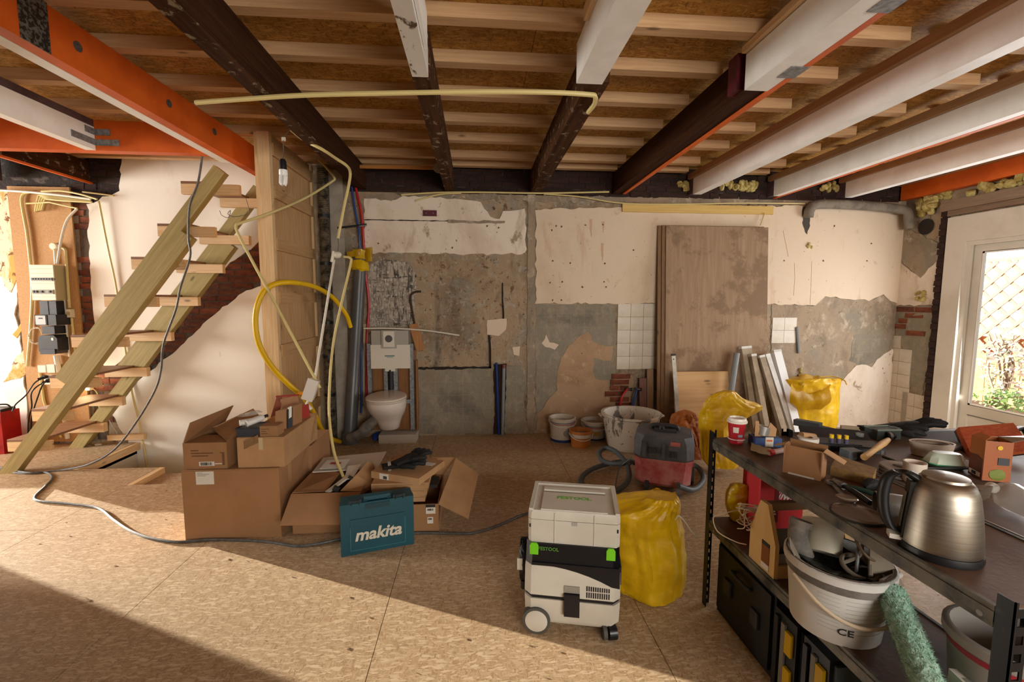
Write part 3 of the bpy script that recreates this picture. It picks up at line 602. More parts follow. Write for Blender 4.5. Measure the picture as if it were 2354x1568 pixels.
# ------------------------------------------------------------------ staircase
st = thing('staircase', 'steep makeshift staircase of greenish timber with pine cleats and plywood treads', 'staircase', (-3.1, 4.4, 0))
def xz_board(a, b, w, y0, y1):
    a, b = Vector((a[0], a[1])), Vector((b[0], b[1])); d = (b - a).normalized(); nrm = Vector((d.y, -d.x)) * w
    if nrm.y > 0: nrm = -nrm
    q = [a, b, b + nrm, a + nrm]; return MB().prism([(v.x, y0, v.y) for v in q], (0, y1 - y0, 0)).bevel(.006, 1)
for (y0, y1, top) in ((4.05, 4.12, 2.59), (4.72, 4.79, 2.59)):
    k = part(st, 'stringer', xz_board((-2.166, 2.595), (-3.545, .825), .104, y0, y1), M_TREATED, w=True)
    part(st, 'stringer', xz_board((-2.455, 2.055), (-4.055, .004), .108, y0 - .012, y1 - .004), M_TREATED, w=True)
cl = [(-2.48, -2.01, 2.37), (-2.69, -2.23, 2.015), (-2.92, -2.49, 1.735), (-3.16, -2.74, 1.415), (-3.45, -3.01, 1.07), (-3.65, -3.26, .718), (-3.82, -3.51, .43), (-4.04, -3.70, .165)]
M_TREAD = wood('brown_plywood', '#6d4a33', '#8e6546', 'x', .5)
for k, (a, b, z) in enumerate(cl):
    part(st, 'cleat', MB().box((a, 4.122, z), (b, 4.162, z + .085)).bevel(.003, 1), M_PINE_X, w=True)
    part(st, 'cleat', MB().box((a + .02, 4.668, z), (b + .02, 4.718, z + .085)).bevel(.003, 1), M_PINE_X, w=True)
    part(st, 'tread', MB().box((a, 4.123, z + .086), (a + .27, 4.717, z + .106)).bevel(.002, 1), M_TREAD, w=True)
# ------------------------------------------------------------------ boarded partition beside the staircase
pt = thing('partition_wall', 'boarded pine partition with posts and rails beside the staircase', 'partition', (-1.68, 4.3, 0))
XP = -1.655
part(pt, 'post', MB().box((XP - .115, 3.90, 0), (XP - .085, 3.94, ZC - .07)).bevel(.003, 1), M_PINE_Z, w=True)
part(pt, 'post', MB().box((XP - .084, 3.88, 0), (XP + .01, 3.93, ZC - .07)).bevel(.003, 1), wood('pale_post', '#d3ad7c', '#e8c99b', 'z'), w=True)
part(pt, 'post', MB().box((XP - .06, 4.80, 0), (XP + .02, 4.845, ZC - .07)).bevel(.003, 1), M_PINE_Z, w=True)
M_PLANK = wood('partition_plank', '#b98d5c', '#cfa878', 'z', .65)
for k in range(9):
    y = 3.935 + k * .096; part(pt, 'plank', MB().box((XP - .02, y, .02), (XP - .002 + U(0, .002), y + .093, 2.82)).bevel(.0015, 1), M_PLANK, w=True)
for z in (.42, 1.05, 1.50, 1.94, 2.36, 2.70):
    part(pt, 'rail', MB().box((XP + .002, 3.935, z - .05), (XP + .022, 4.795, z + .05)).bevel(.003, 1), wood('rail_pine', '#b58a5a', '#cba473', 'y'), w=True)
part(pt, 'base_board', MB().box((XP + .024, 3.94, 0), (XP + .034, 4.80, .07)), M_WHITEP, w=True)
# ------------------------------------------------------------------ left: meter board, conduits, cables
def pp(pts, **k):
    """pixel path on one plane; an entry may carry its own plane as a third item (depth)"""
    return [P(p[0], p[1], y=p[2]) if len(p) > 2 else P(p[0], p[1], **k) for p in pts]
M_CONDUIT = mat('cream_conduit', '#d6c486', .4); M_WCABLE = mat('white_conduit', '#d9d3c4', .4); M_BLACK = mat('black_plastic', '#161617', .45)
M_BLACKBOX = mat('dusty_black_plastic', '#1d1f23', .5, c2='#2b2d31', scale=9); M_CHIP = mat('chipboard', '#b58a58', .75, c2='#a87c4a', scale=90)
M_CREAMBOX = mat('cream_enclosure', '#dfd8bd', .45); M_CREAMSHADE = mat('cream_enclosure_shaded', '#b3a67e', .5)  # second tone is the cream with side shade put into its colour
M_CABLE = mat('grey_black_cable', '#4b4a48', .5, c2='#63605c', scale=30); M_RED = mat('red_case_plastic', '#a9161c', .4, c2='#921016', scale=6)
def conduit(label, path, r=.008, m=None, cat='conduit', name='conduit', group=None, smooth=True, n=8):
    return single(name, MB().tube(path, r, n), m or M_CONDUIT, label, cat, smooth, group)
WY = YB - .03
board = single('meter_board', MB().box((P(42, 600, y=YB).x, YB - .040, .03), (P(182, 600, y=YB).x, YB - .023, 2.56)).bevel(.003, 1), M_CHIP, 'tall chipboard panel on the wall carrying the meters', 'board')
fx0, fx1 = P(73, 650, y=4.71).x, P(127, 650, y=4.71).x
fb_ = thing('fuse_box', 'cream fuse box with two rows of breakers above the black meters', 'fuse box', ((fx0 + fx1) / 2, 4.71, P(80, 690, y=4.71).z))
z0, z1 = P(80, 690, y=4.71).z, P(80, 609, y=4.71).z
part(fb_, 'enclosure', MB().box((fx0, 4.712, z0), (fx1, YB - .036, z1)).bevel(.004, 1), M_CREAMSHADE, w=True)
part(fb_, 'front_cover', MB().box((fx0, 4.70, z0), (fx1, 4.711, z1)).bevel(.003, 1), M_CREAMBOX, w=True)
for (pa, pb, d) in ((638, 646, 1), (666, 676, 0)):
    brow = part(fb_, 'breaker_row', MB().box((fx0 + .012, 4.692, P(80, pb, y=4.71).z), (fx1 - .012, 4.7, P(80, pa, y=4.71).z)), mat('breaker_grey', '#8d8a80', .5), w=True)
    for k in range(9):
        if d or k in (0, 1, 3, 6): part(brow, 'breaker_switch', MB().box((fx0 + .02 + k * .024, 4.684, P(80, pb - 3, y=4.71).z), (fx0 + .034 + k * .024, 4.692, P(80, pa + 2, y=4.71).z)), M_BLACK, w=True)
for z in (618, 629, 652, 683): part(fb_, 'cover_seam', MB().box((fx0, 4.698, P(80, z, y=4.71).z), (fx1, 4.7, P(80, z, y=4.71).z + .003)), M_CREAMSHADE, w=True)
def wallbox(name, label, cat, px, depth, m, bev=.006, chamfer=0):
    y = YB - .036 - depth; a, b = P(px[0], px[1], y=y), P(px[2], px[3], y=y)
    t = thing(name, label, cat, ((a.x + b.x) / 2, YB - .04, b.z)); c = chamfer
    q = [(a.x + c, b.z), (b.x - c, b.z), (b.x, b.z + c), (b.x, a.z - c), (b.x - c, a.z), (a.x + c, a.z), (a.x, a.z - c), (a.x, b.z + c)] if c else [(a.x, b.z), (b.x, b.z), (b.x, a.z), (a.x, a.z)]
    part(t, 'housing', MB().prism([(x, y, z) for x, z in q], (0, depth, 0)).bevel(bev, 1), m, w=True); return t, a, b, y
t, a, b, y = wallbox('connection_box', 'black twin terminal box directly under the cream fuse box', 'electrical box', (90, 692, 131, 724), .11, M_BLACKBOX)
part(t, 'cover_split', MB().box(((a.x + b.x) / 2 - .003, y - .003, b.z), ((a.x + b.x) / 2 + .003, y, a.z)), M_BLACK, w=True)
t, a, b, y = wallbox('electricity_meter', 'black electricity meter with a square glass counter window', 'meter', (80, 724, 130, 748), .17, M_BLACKBOX)
cwin = part(t, 'counter_window', MB().box((a.x + .008, y - .006, b.z + .008), (a.x + .095, y - .001, a.z - .008)), mat('meter_face', '#c9cfd2', .15), w=True)
part(t, 'window_rim', MB().box((a.x, y - .004, b.z), (a.x + .008, y, a.z)).box((a.x + .095, y - .004, b.z), (a.x + .105, y, a.z)).box((a.x, y - .004, a.z - .008), (a.x + .1, y, a.z)).box((a.x, y - .004, b.z), (a.x + .1, y, b.z + .008)), M_BLACK, w=True)
part(cwin, 'counter_digits', MB().box((a.x + .035, y - .008, (a.z + b.z) / 2 + .012), (a.x + .07, y - .006, (a.z + b.z) / 2 + .024)), M_BLACK, w=True)
t, a, b, y = wallbox('terminal_block', 'small black block under the electricity meter', 'electrical box', (96, 750, 126, 768), .13, M_BLACKBOX)
t, a, b, y = wallbox('main_switch_box', 'large black box with cut corners at the foot of the meters', 'electrical box', (86, 771, 134, 814), .14, M_BLACKBOX, .008, .03)
part(t, 'paper_tag', MB().box((b.x - .05, y - .002, a.z - .05), (b.x - .03, y, a.z - .025)), M_WCABLE, w=True)
part(t, 'lower_lip', MB().box((a.x + .02, y - .012, b.z), (b.x - .02, y, b.z + .05)).bevel(.004, 1), mat('blue_black', '#2a303b', .45), w=True)
t, a, b, y = wallbox('wall_socket', 'cream surface socket on the conduit right of the meters', 'socket', (150, 711, 163, 730), .05, M_CREAMBOX)
part(t, 'socket_well', MB().tube([Vector(((a.x + b.x) / 2, y - .002, (a.z + b.z) / 2)), Vector(((a.x + b.x) / 2, y, (a.z + b.z) / 2))], .02, 12), M_CREAMSHADE, w=True)
t, a, b, y = wallbox('junction_box', 'white open junction box under the black switch box', 'electrical box', (86, 840, 105, 856), .05, M_WCABLE)
t, a, b, y = wallbox('junction_box', 'rounded white junction box beside the fat white pipe', 'electrical box', (107, 838, 126, 857), .06, M_WCABLE, .012)
t, a, b, y = wallbox('wall_socket', 'white double socket with two black plugs pushed in', 'socket', (100, 863, 120, 884), .04, M_WCABLE)
for (px, py, r) in ((103, 867, .018), (113, 875, .02)):
    q = P(px, py, y=y - .02); part(t, 'plug', MB().tube([q + Vector((0, .018, 0)), q + Vector((0, -.02, 0))], r, 10).tube([q + Vector((0, -.02, 0)), q + Vector((-.03, -.04, -.012))], .009, 6), M_BLACK, True, w=True)
t = thing('round_junction_box', 'round cream ceiling-rose junction on the chipboard above the fuse box', 'electrical box', P(128, 567, y=YB - .04))
part(t, 'housing', MB().lathe([(0, 0), (.034, 0), (.036, -.02), (.03, -.035), (0, -.037)], 14, (0, 0, 0), Matrix.Rotation(-PI / 2, 3, 'X')), M_CREAMBOX, True)
part(t, 'stub', MB().tube([Vector((0, -.015, -.03)), Vector((-.003, -.015, -.17))], .01, 8), M_CREAMBOX, True)
G = 'conduits on the meter board'
conduit('cream conduit curving down the left edge of the chipboard', bez(pp([(66, 442), (54, 447), (50, 463), (56, 500), (63, 541), (71, 615), (74, 680), (70, 760), (63, 842)], y=WY - .03), 5), .013, group=G)
conduit('long pale conduit across the top of the chipboard', bez(pp([(-8, 437), (60, 441), (140, 449), (208, 458)], y=WY - .06), 4), .011, M_WCABLE, group=G)
for k, (x0, lab) in enumerate(((81, 'outermost'), (86, 'second'), (91, 'third'), (96, 'innermost'))):
    conduit('%s of the four bent cream conduits fanned above the fuse box' % lab, bez(pp([(x0, 487 - k), (x0 + 7, 455 + 2 * k), (x0 + 14, 449 + 3 * k), (140, 452 + 3 * k), (202 + 3 * k, 459 + 2 * k)], y=WY - .02 - .012 * k), 6), .009, group=G)
conduit('cream conduit sweeping over the fan of bent conduits to the white wall', bez(pp([(95, 440), (141, 439), (186, 447), (223, 458)], y=WY - .075), 5), .009, group=G)
conduit('slim cream conduit slanting to the edge of the chipboard', pp([(60, 468), (113, 465), (177, 479)], y=WY - .06), .008, group=G)
conduit('cream conduit stub pointing right on the brick corner', pp([(190, 441), (262, 450)], y=WY), .008, group=G)
conduit('grey cable bowing down into the top of the fuse box', bez(pp([(177, 480), (154, 507), (141, 550), (132, 606)], y=WY - .05), 6), .011, M_WCABLE, 'cable', 'supply_cable', group=G)
conduit('cream conduit running down beside the fuse box to the socket', bez(pp([(140, 569), (150, 574), (152, 590), (156, 648), (160, 708)], y=WY - .02), 5), .012, group=G)
conduit('cream conduit below the surface socket', pp([(165, 731), (169, 770), (173, 815)], y=WY - .02), .011, group=G)
conduit('thin white trunking beside the black meters', pp([(141, 620), (148, 690), (154, 760), (160, 820)], y=WY - .02), .009, M_WCABLE, group=G)
conduit('fat white pipe below the black switch box', pp([(129, 817), (136, 856)], y=WY - .04), .022, M_WCABLE, 'pipe', 'white_pipe')
conduit('white drain pipe on the chipboard behind the lower treads', pp([(146, 930), (149, 965), (156, 1008)], y=WY - .02), .02, M_WCABLE, 'pipe', 'white_pipe')
conduit('cream conduit behind the lower treads left of the white pipe', bez(pp([(92, 858), (98, 900), (104, 930), (128, 985), (142, 1006)], y=WY - .02), 5), .011, group=G)
conduit('long cream conduit hanging loose across the white wall behind the stairs', bez([P(227, 462, y=4.81), P(248, 570, y=4.82), P(269, 672, y=4.83), P(300, 882, y=4.835), P(322, 980, y=4.83), P(338, 1074, y=4.80)], 6), .009, M_CONDUIT)
ct = single('cable_coil', MB().tube([P(82 + 16 * math.cos(a / 8) + U(-2, 2), 772 + 18 * math.sin(a / 8) + U(-2, 2), y=WY - .02 - a * .0003) for a in range(0, 150)], .0025, 5), M_WCABLE, 'loose coil of thin white wire beside the black switch box', 'wire', True)
conduit('black lead running from the double socket to the red case', bez([P(103, 868, y=4.76), P(80, 880, y=4.70), P(60, 908, y=4.64), P(36, 930, y=4.56), P(28, 946, y=4.52)], 6), .006, M_BLACK, 'cable', 'power_lead')
conduit('black lead hanging from the double socket in a loop behind the red case', bez([P(110, 876, y=4.76), P(86, 888, y=4.70), P(72, 905, y=4.68), P(73, 935, y=4.68), P(66, 965, y=4.70), P(66, 1000, y=4.72), P(80, 1012, y=4.74)], 6), .006, M_BLACK, 'cable', 'power_lead')
conduit('black lead hanging straight down beside the near stringer', bez([P(116, 878, y=4.76), P(100, 882, y=4.72), P(86, 915, y=4.70), P(74, 955, y=4.71), P(72, 985, y=4.73), P(76, 1008, y=4.75)], 6), .006, M_BLACK, 'cable', 'power_lead')
# red case on the landing with things on top
rc = thing('red_tool_case', 'red steel tool case on the landing at the left edge', 'tool case', (-4.68, 4.62, 0))
zt = .385
part(rc, 'body', MB().hexa([(-5.05, 4.50, 0), (-4.50, 4.56, 0), (-4.50, 4.74, 0), (-5.05, 4.74, 0), (-5.05, 4.50, zt - .01), (-4.50, 4.56, zt + .02), (-4.50, 4.74, zt + .02), (-5.05, 4.74, zt)]).bevel(.008), M_RED, w=True)
for (x, z) in ((-4.55, .08), (-4.62, .2), (-4.75, .1)): part(rc, 'plaster_splash', MB().sphere((x, 4.55 - (x + 4.5) * -.11, z), (.008, .003, .018), 6, 4), M_WCABLE, w=True)
part(rc, 'lid_seam', MB().box((-5.05, 4.50, .33), (-4.51, 4.553, .335)), M_BLACK, w=True)
t = thing('black_charger', 'black plastic charger lying on the red case', 'charger', (-4.42, 4.55, zt + .02))
part(t, 'body', MB().box((-4.66, 4.58, zt + .021), (-4.515, 4.72, zt + .045)).bevel(.008), M_BLACK, w=True); part(t, 'handle', MB().tube(bez([(-4.64, 4.60, zt + .045), (-4.62, 4.63, zt + .075), (-4.55, 4.67, zt + .075), (-4.53, 4.69, zt + .045)], 5), .007, 6), M_BLACK, True, w=True)
t = thing('black_tool', 'black tool lying beside the charger on the red case', 'tool', (-4.8, 4.6, zt + .01))
part(t, 'body', MB().box((-4.85, 4.56, zt + .012), (-4.70, 4.66, zt + .05)).bevel(.012), M_BLACKBOX, w=True); part(t, 'nose', MB().tube([(-4.70, 4.61, zt + .03), (-4.67, 4.61, zt + .03)], .012, 8), M_GALV, True, w=True)
# small work lamp shining under the stairs
wl_ = thing('work_lamp', 'glowing work lamp behind the lower stair treads', 'lamp', P(195, 905, y=4.78))
q = P(193, 879, y=4.75)
part(wl_, 'glass', MB().sphere(q, (.085, .03, .055), 14, 8), mat('lamp_glow', '#ffd9a0', .4, emit=14), True, w=True)
part(wl_, 'bracket', MB().box((q.x - .02, q.y + .03, q.z - .09), (q.x + .02, YB - .036, q.z - .06)), M_WCABLE, w=True)
part(wl_, 'lead', MB().tube(bez([q + Vector((.06, 0, -.05)), q + Vector((.1, .02, -.12)), q + Vector((.1, .03, -.3))], 5), .006, 6), M_CONDUIT, True, w=True)
# hanging cable and floor cable
conduit('long grey cable hanging from the trimmer across the stairs to the floor', bez([P(466, 352, y=3.86), P(455, 420, y=3.87), P(436, 475, y=3.90), P(433, 545, y=3.93), P(437, 590, y=3.95), P(415, 660, y=3.95), P(404, 712, y=3.96), P(376, 790, y=3.97), P(370, 850, y=3.98), P(355, 900, y=3.98), P(310, 975, y=4.0), P(262, 1034, y=4.0), P(205, 1067, y=4.0), P(140, 1081, z=.009), P(60, 1088, z=.009), P(-10, 1080, z=.009)], 6), .0085, M_CABLE, 'cable', 'power_cable')
conduit('long grey cable winding over the floor past the boxes to the white vacuum', bez([P(-10, 1072, z=.008), P(60, 1086, z=.02), P(105, 1086, z=.008), P(120, 1098, z=.008), P(104, 1118, z=.008), P(80, 1142, z=.008), P(92, 1152, z=.008), P(160, 1158, z=.008), P(225, 1168, z=.008), P(262, 1195, z=.008), P(300, 1220, z=.008), P(350, 1238, z=.008), P(410, 1246, z=.008), P(480, 1241, z=.008), P(560, 1242, z=.008), P(620, 1246, z=.008), P(680, 1255, z=.008), P(730, 1250, z=.008), P(790, 1238, z=.008), P(860, 1231, z=.008), P(960, 1225, z=.008), P(1040, 1226, z=.008), P(1090, 1225, z=.008), P(1150, 1206, z=.008), P(1200, 1184, z=.008), P(1240, 1176, z=.008), P(1280, 1190, z=.008)], 6), .008, M_CABLE, 'cable', 'extension_cable')
# bare bulb on a wire
lb = thing('hanging_bulb', 'bare energy saving bulb hanging in a black holder from a wire', 'lamp', P(650, 425, x=-1.2))
q = [P(668, 297, x=-1.2), P(656, 310, x=-1.2), P(651, 325, x=-1.2), P(652, 345, x=-1.2), P(650, 366, x=-1.2)]
part(lb, 'wire', MB().tube(bez(q, 4), .0022, 5), M_CABLE, True, w=True)
part(lb, 'terminal_block', MB().obox(P(652, 320, x=-1.2), (.022, .012, .022)).bevel(.003, 1), M_WCABLE, w=True)
a, b = P(650, 366, x=-1.2), P(651, 390, x=-1.2); part(lb, 'holder', MB().lathe([(0, a.z - b.z), (.014, a.z - b.z), (.02, (a.z - b.z) * .8), (.022, 0), (0, 0)], 14, b), M_BLACK, True, w=True)
e = P(651, 425, x=-1.2); part(lb, 'ballast', MB().lathe([(0, .02), (.025, .018), (.026, -.01), (.02, -.02), (0, -.02)], 14, b - Vector((0, 0, .02))), mat('bulb_white', '#efeeea', .35), True, w=True)
for (dx, dy) in ((-.012, -.012), (.012, -.012), (-.012, .012), (.012, .012)):
    part(lb, 'tube', MB().tube([b + Vector((dx, dy, -.035)), e + Vector((dx, dy, .012)), e + Vector((dx * .6, dy * .6, 0))], .009, 8), mat('bulb_white', '#efeeea'), True, w=True)
# loose conduits, junction and yellow hose around the partition
conduit('cream conduit tied under the dark beam and bent down beside the partition', bez([P(668, 297, x=-1.24), P(700, 319, x=-1.225) + Vector((0, 0, -.01)), P(740, 343, z=2.575), P(775, 366, z=2.575), P(797, 381, z=2.56), P(805, 396, y=3.98), P(802, 425, y=3.98), P(792, 470, y=3.98), P(777, 548, y=3.98)], 7), .0115)
jb = thing('dangling_junction', 'white junction knuckle dangling between the loose conduits', 'electrical box', P(776, 590, y=3.97))
q = P(776, 586, y=3.97); part(jb, 'knuckle', MB().sphere(q, (.035, .03, .03), 12, 8), M_WCABLE, True, w=True)
part(jb, 'collar', MB().tube([q + Vector((-.03, 0, .03)), q + Vector((-.05, 0, -.06))], .014, 8), M_WCABLE, True, w=True); part(jb, 'loose_wire', MB().tube(bez([q + Vector((0, 0, .02)), q + Vector((.01, 0, .08)), P(777, 548, y=3.98)], 4), .003, 5), M_CABLE, True, w=True)
conduit('white conduit slanting from the junction down to the dangling socket', [P(768, 598, y=3.97), P(745, 740, y=3.8), P(722, 884, y=3.58)], .0105, M_WCABLE)
conduit('cream conduit hanging from the junction into the open carton', bez([P(790, 590, y=3.97), P(806, 594, y=3.97), P(805, 612, y=3.95), P(783, 706, y=3.80), P(766, 790, y=3.66), P(758, 880, y=3.52), P(757, 960, y=3.38), P(768, 1040, y=3.22), P(790, 1098, y=3.06)], 7), .0105)
conduit('cream conduit bent at an elbow in front of the stairs', bez([P(733, 368, y=4.6), P(752, 388, y=4.55), P(768, 408, y=4.45), P(762, 418, y=4.42), P(700, 456, y=4.12), P(620, 490, y=3.78), P(552, 513, y=3.66), P(543, 520, y=3.64), P(546, 534, y=3.63), P(566, 574, y=3.62), P(640, 712, y=3.60), P(736, 892, y=3.57)], 7), .0105)
sk = thing('dangling_socket', 'white twin socket box dangling upside down on the conduits', 'socket', P(716, 925, y=3.56))
q = P(716, 895, y=3.55); M3 = Matrix.Rotation(.35, 3, 'Y')
part(sk, 'housing', MB().obox(q, (.075, .05, .16), M3).bevel(.008), M_WCABLE, w=True)
part(sk, 'face_plate', MB().obox(q + M3 @ Vector((0, -.03, 0)), (.085, .012, .17), M3).bevel(.005), mat('switch_white', '#e3ded4', .3), w=True)
part(sk, 'plug', MB().tube([q + M3 @ Vector((.01, 0, -.08)), q + M3 @ Vector((.0, 0, -.12)), q + M3 @ Vector((.05, 0, -.15))], .013, 8), M_WCABLE, True, w=True)
part(sk, 'orange_tape', MB().obox(q + M3 @ Vector((-.055, 0, -.05)), (.07, .03, .018), Matrix.Rotation(-.2, 3, 'Y')), mat('orange_tape', '#d98417', .4), w=True)
single('yellow_hose', MB().tube(bez([P(806, 752, y=4.62), P(795, 722, y=4.55), P(765, 684, y=4.4), P(725, 660, y=4.1), P(680, 650, y=3.85), P(640, 651, y=3.70), P(610, 666, y=3.62), P(592, 700, y=3.58), P(587, 745, y=3.58), P(597, 795, y=3.60), P(625, 843, y=3.66), P(665, 885, y=3.75), P(698, 913, y=3.85), P(722, 950, y=4.0), P(738, 985, y=4.2), P(757, 1006, y=4.45), P(782, 1016, z=.03)], 6), .021, 12), mat('yellow_hose_plastic', '#e0b30c', .35), 'thick yellow hose looping in front of the partition post', 'hose', True)
# spiral duct, white board, soil pipe, water pipes
du = thing('flexible_duct', 'silver ribbed flexible duct strapped with black bands beside the partition', 'duct', (-1.525, 4.78, 0))
prof = []; z = 0.0
while z < 2.78: prof += [(.046, z), (.052, z + .009)]; z += .018
part(du, 'ribbed_tube', MB().lathe(prof, 14, (0, 0, 0)), mat('dusty_foil', '#867c6a', .45, .6, c2='#3f3a32', scale=18), False)
for py in (500, 610, 665, 745, 822, 910): part(du, 'strap', MB().lathe([(.054, 0), (.056, 0), (.056, .03), (.054, .03)], 14, (0, 0, P(750, py, y=4.78).z)), M_BLACK, True)
single('white_boxing_board', MB().box((-1.47, 4.80, 0), (-1.335, 4.82, 2.78)).bevel(.002, 1), mat('grey_white_board', '#a39c90', .6, c2='#8f887c', scale=5), 'tall dull white board standing against the wall beside the duct', 'board')
sp = thing('soil_pipe', 'fat dark grey soil pipe leaning up the wall beside the toilet', 'pipe', (-1.3, 4.68, 0))
M_PVCD = mat('dark_grey_pvc', '#4a4b4d', .35, c2='#56534f', scale=5)
a, b = P(803, 1005, y=4.66), P(829, 596, y=4.74); a.z = .0
d = (b - a).normalized(); Mq = d.to_track_quat('Z', 'Y').to_matrix(); L = (b - a).length
part(sp, 'pipe', MB().lathe([(.074, 0), (.074, .12), (.066, .13), (.064, L * .5), (.060, L), (.052, L)], 20, a, Mq), M_PVCD, True, w=True)
part(sp, 'socket_collar', MB().lathe([(.084, .0), (.084, .10), (.075, .11)], 20, a + Vector((0, 0, .01)), Mq), M_PVCD, True, w=True)
part(sp, 'branch', MB().tube(bez([P(803, 1008, y=4.56), P(830, 996, y=4.52), P(850, 975, y=4.50), P(878, 950, y=4.52), P(892, 935, y=4.60)], 5), .052, 14), mat('dirty_grey_pvc', '#5d5a55', .6, c2='#7a7368', scale=12), True, w=True)
part(sp, 'branch_collar', MB().tube([P(836, 990, y=4.51), P(846, 980, y=4.50)], .06, 14), mat('dirty_grey_pvc', '#5d5a55'), True, w=True)
yw = thing('yellow_wrap', 'crumpled yellow plastic tied over the top of the soil pipe', 'plastic bag', b)
def crumple(mb, amp, seed=0, freq=9):
    from mathutils import noise as N
    for v in mb.bm.verts: v.co += N.noise_vector(v.co * freq + Vector((seed, seed * 2, 0))) * amp
    return mb
M_YBAG = mat('yellow_plastic_sheet', '#d9b310', .32, c2='#c9a108', scale=4, sub=.1)
part(yw, 'wrap', crumple(MB().lathe([(.064, -.12), (.085, -.10), (.078, -.05), (.07, -.02), (.05, 0), (.06, .05), (.055, .09), (.02, .1)], 26, b, Mq), .02, 3, 22), M_YBAG, .5, w=True)
part(yw, 'loose_tail', crumple(MB().sheet(lambda u, v: P(840 + 16 * u, 568 + 34 * v, y=4.66 - .02 * math.sin(u * 5)), 8, 8).solid(.004), .012, 5, 25), M_YBAG, True, w=True)
part(yw, 'loose_tail', crumple(MB().sheet(lambda u, v: P(797 + 30 * u, 580 + 14 * v - 8 * u, y=4.66), 8, 6).solid(.004), .012, 6, 25), M_YBAG, True, w=True)
conduit('red water pipe dropping behind the yellow wrap to the toilet', bez([P(812, 408, y=4.8), P(822, 450, y=4.8), P(832, 500, y=4.8), P(836, 560, y=4.8), P(842, 640, y=4.82), P(848, 700, y=4.82), P(844, 770, y=4.82), P(843, 850, y=4.8), P(842, 915, y=4.78)], 5), .0125, mat('red_pipe', '#b0121c', .35), 'pipe', 'water_pipe')
conduit('blue water pipe dropping behind the yellow wrap', bez([P(806, 405, y=4.8), P(814, 470, y=4.8), P(823, 520, y=4.8), P(827, 560, y=4.8), P(830, 700, y=4.83), P(832, 850, y=4.82), P(830, 950, y=4.80)], 5), .011, mat('blue_pipe', '#1b3d82', .35), 'pipe', 'water_pipe')
pc = thing('pipe_clip_bar', 'short black clip bar holding the red and blue pipes to the wall', 'bracket', P(812, 522, y=4.79))
part(pc, 'bar', MB().bar(P(776, 524, y=4.78), P(843, 516, y=4.78), .006, .02, (0, 0, 1)), M_BLACK, w=True)
part(pc, 'clip', MB().tube([P(826, 520, y=4.77), P(842, 518, y=4.77)], .008, 6), M_GALV, True, w=True)
conduit('blue water pipe standing in the chase below the wall patches', [P(1141, 834, y=YB - .02), P(1144, 920, y=YB - .02), P(1147, 1002, y=YB - .02)], .013, mat('blue_pipe', '#1b3d82'), 'pipe', 'water_pipe')
gp = thing('waste_pipe', 'grey waste pipe standing in the chase beside the blue pipe', 'pipe', P(1156, 1000, y=YB - .03))
part(gp, 'pipe', MB().tube([P(1158, 842, y=YB - .028), P(1155, 1001, y=YB - .028)], .018, 12), mat('grey_pvc', '#7c7f80'), True, w=True); part(gp, 'end_cap', MB().tube([P(1158, 838, y=YB - .028), P(1158, 846, y=YB - .028)], .02, 12), mat('brown_cap', '#7a4030', .6), True, w=True)
conduit('bent dark iron pipe sticking out of the wall above the cistern', bez([P(968, 670, y=4.82), P(952, 672, y=4.81), P(944, 682, y=4.81), P(946, 705, y=4.82), P(953, 745, y=4.83)], 5), .011, mat('rusty_iron', '#33241b', .75, c2='#4a3424', scale=20), 'pipe', 'iron_pipe')
conduit('thin white pipe lying across the top of the cistern', bez([P(836, 755, y=4.70), P(900, 755, y=4.68), P(980, 760, y=4.66), P(1056, 771, y=4.64)], 5), .0085, M_WCABLE, 'pipe', 'white_pipe')
# toilet
TX = -.885
to = thing('toilet', 'wall hung white toilet with closed lid on an exposed cistern frame', 'toilet', (TX, 4.72, 0))
M_CER = mat('white_ceramic', '#d8cbbd', .15); M_CIS = mat('grey_cistern', '#a39d92', .5); M_CISW = mat('white_cistern', '#d5cdbd', .45)
def oval(hw, y0, z, n=24, yb=-.02, sq=.0):
    cy, ry = (y0 + yb) / 2, (yb - y0) / 2; return [(hw * math.copysign(abs(math.cos(t)) ** .9, math.cos(t)), cy - ry * math.sin(t), z) for t in [2 * PI * k / n for k in range(n)]]
bowl = MB().loft([oval(.085, -.22, .13), oval(.10, -.26, .15), oval(.115, -.29, .21), oval(.14, -.34, .27), oval(.172, -.42, .33), oval(.187, -.48, .39), oval(.19, -.50, .43), oval(.188, -.50, .46), oval(.15, -.46, .46)])
for v in bowl.bm.verts: v.co.z += .04
part(to, 'bowl', bowl, M_CER, True)
part(to, 'lid', MB().loft([oval(.19, -.505, .518), oval(.196, -.512, .528), oval(.192, -.508, .538), oval(.16, -.47, .546), oval(.08, -.36, .549)]), M_CER, True)
part(to, 'seat', MB().loft([oval(.186, -.50, .502), oval(.194, -.508, .506), oval(.194, -.508, .514), oval(.186, -.50, .517)]), M_CER, True)
part(to, 'cistern', MB().box((-.185, -.03, .84), (.19, .10, 1.165)).bevel(.035, 3), M_CIS, True)
part(to, 'cistern_cover', MB().box((-.19, -.05, .775), (.205, .0, 1.02)).bevel(.014, 2), M_CISW, True)
part(to, 'flush_neck', MB().box((-.05, -.045, .745), (.05, .0, .785)).bevel(.012), M_CISW, True)
ap = part(to, 'access_plate', MB().box((-.075, -.07, .985), (.075, -.03, 1.17)).bevel(.02, 3), M_CIS, True)
part(ap, 'access_frame', MB().box((-.055, -.076, 1.0), (.055, -.068, 1.16)).bevel(.018, 3), M_CISW, True)
part(ap, 'access_hole', MB().tube([Vector((0, -.079, 1.085)), Vector((0, -.075, 1.085))], .037, 18), mat('mesh_grey', '#4e4c49', .6), True)
part(to, 'flush_pipe', MB().tube([Vector((0, -.02, .76)), Vector((0, -.01, .50))], .028, 12), M_BLACK, True)
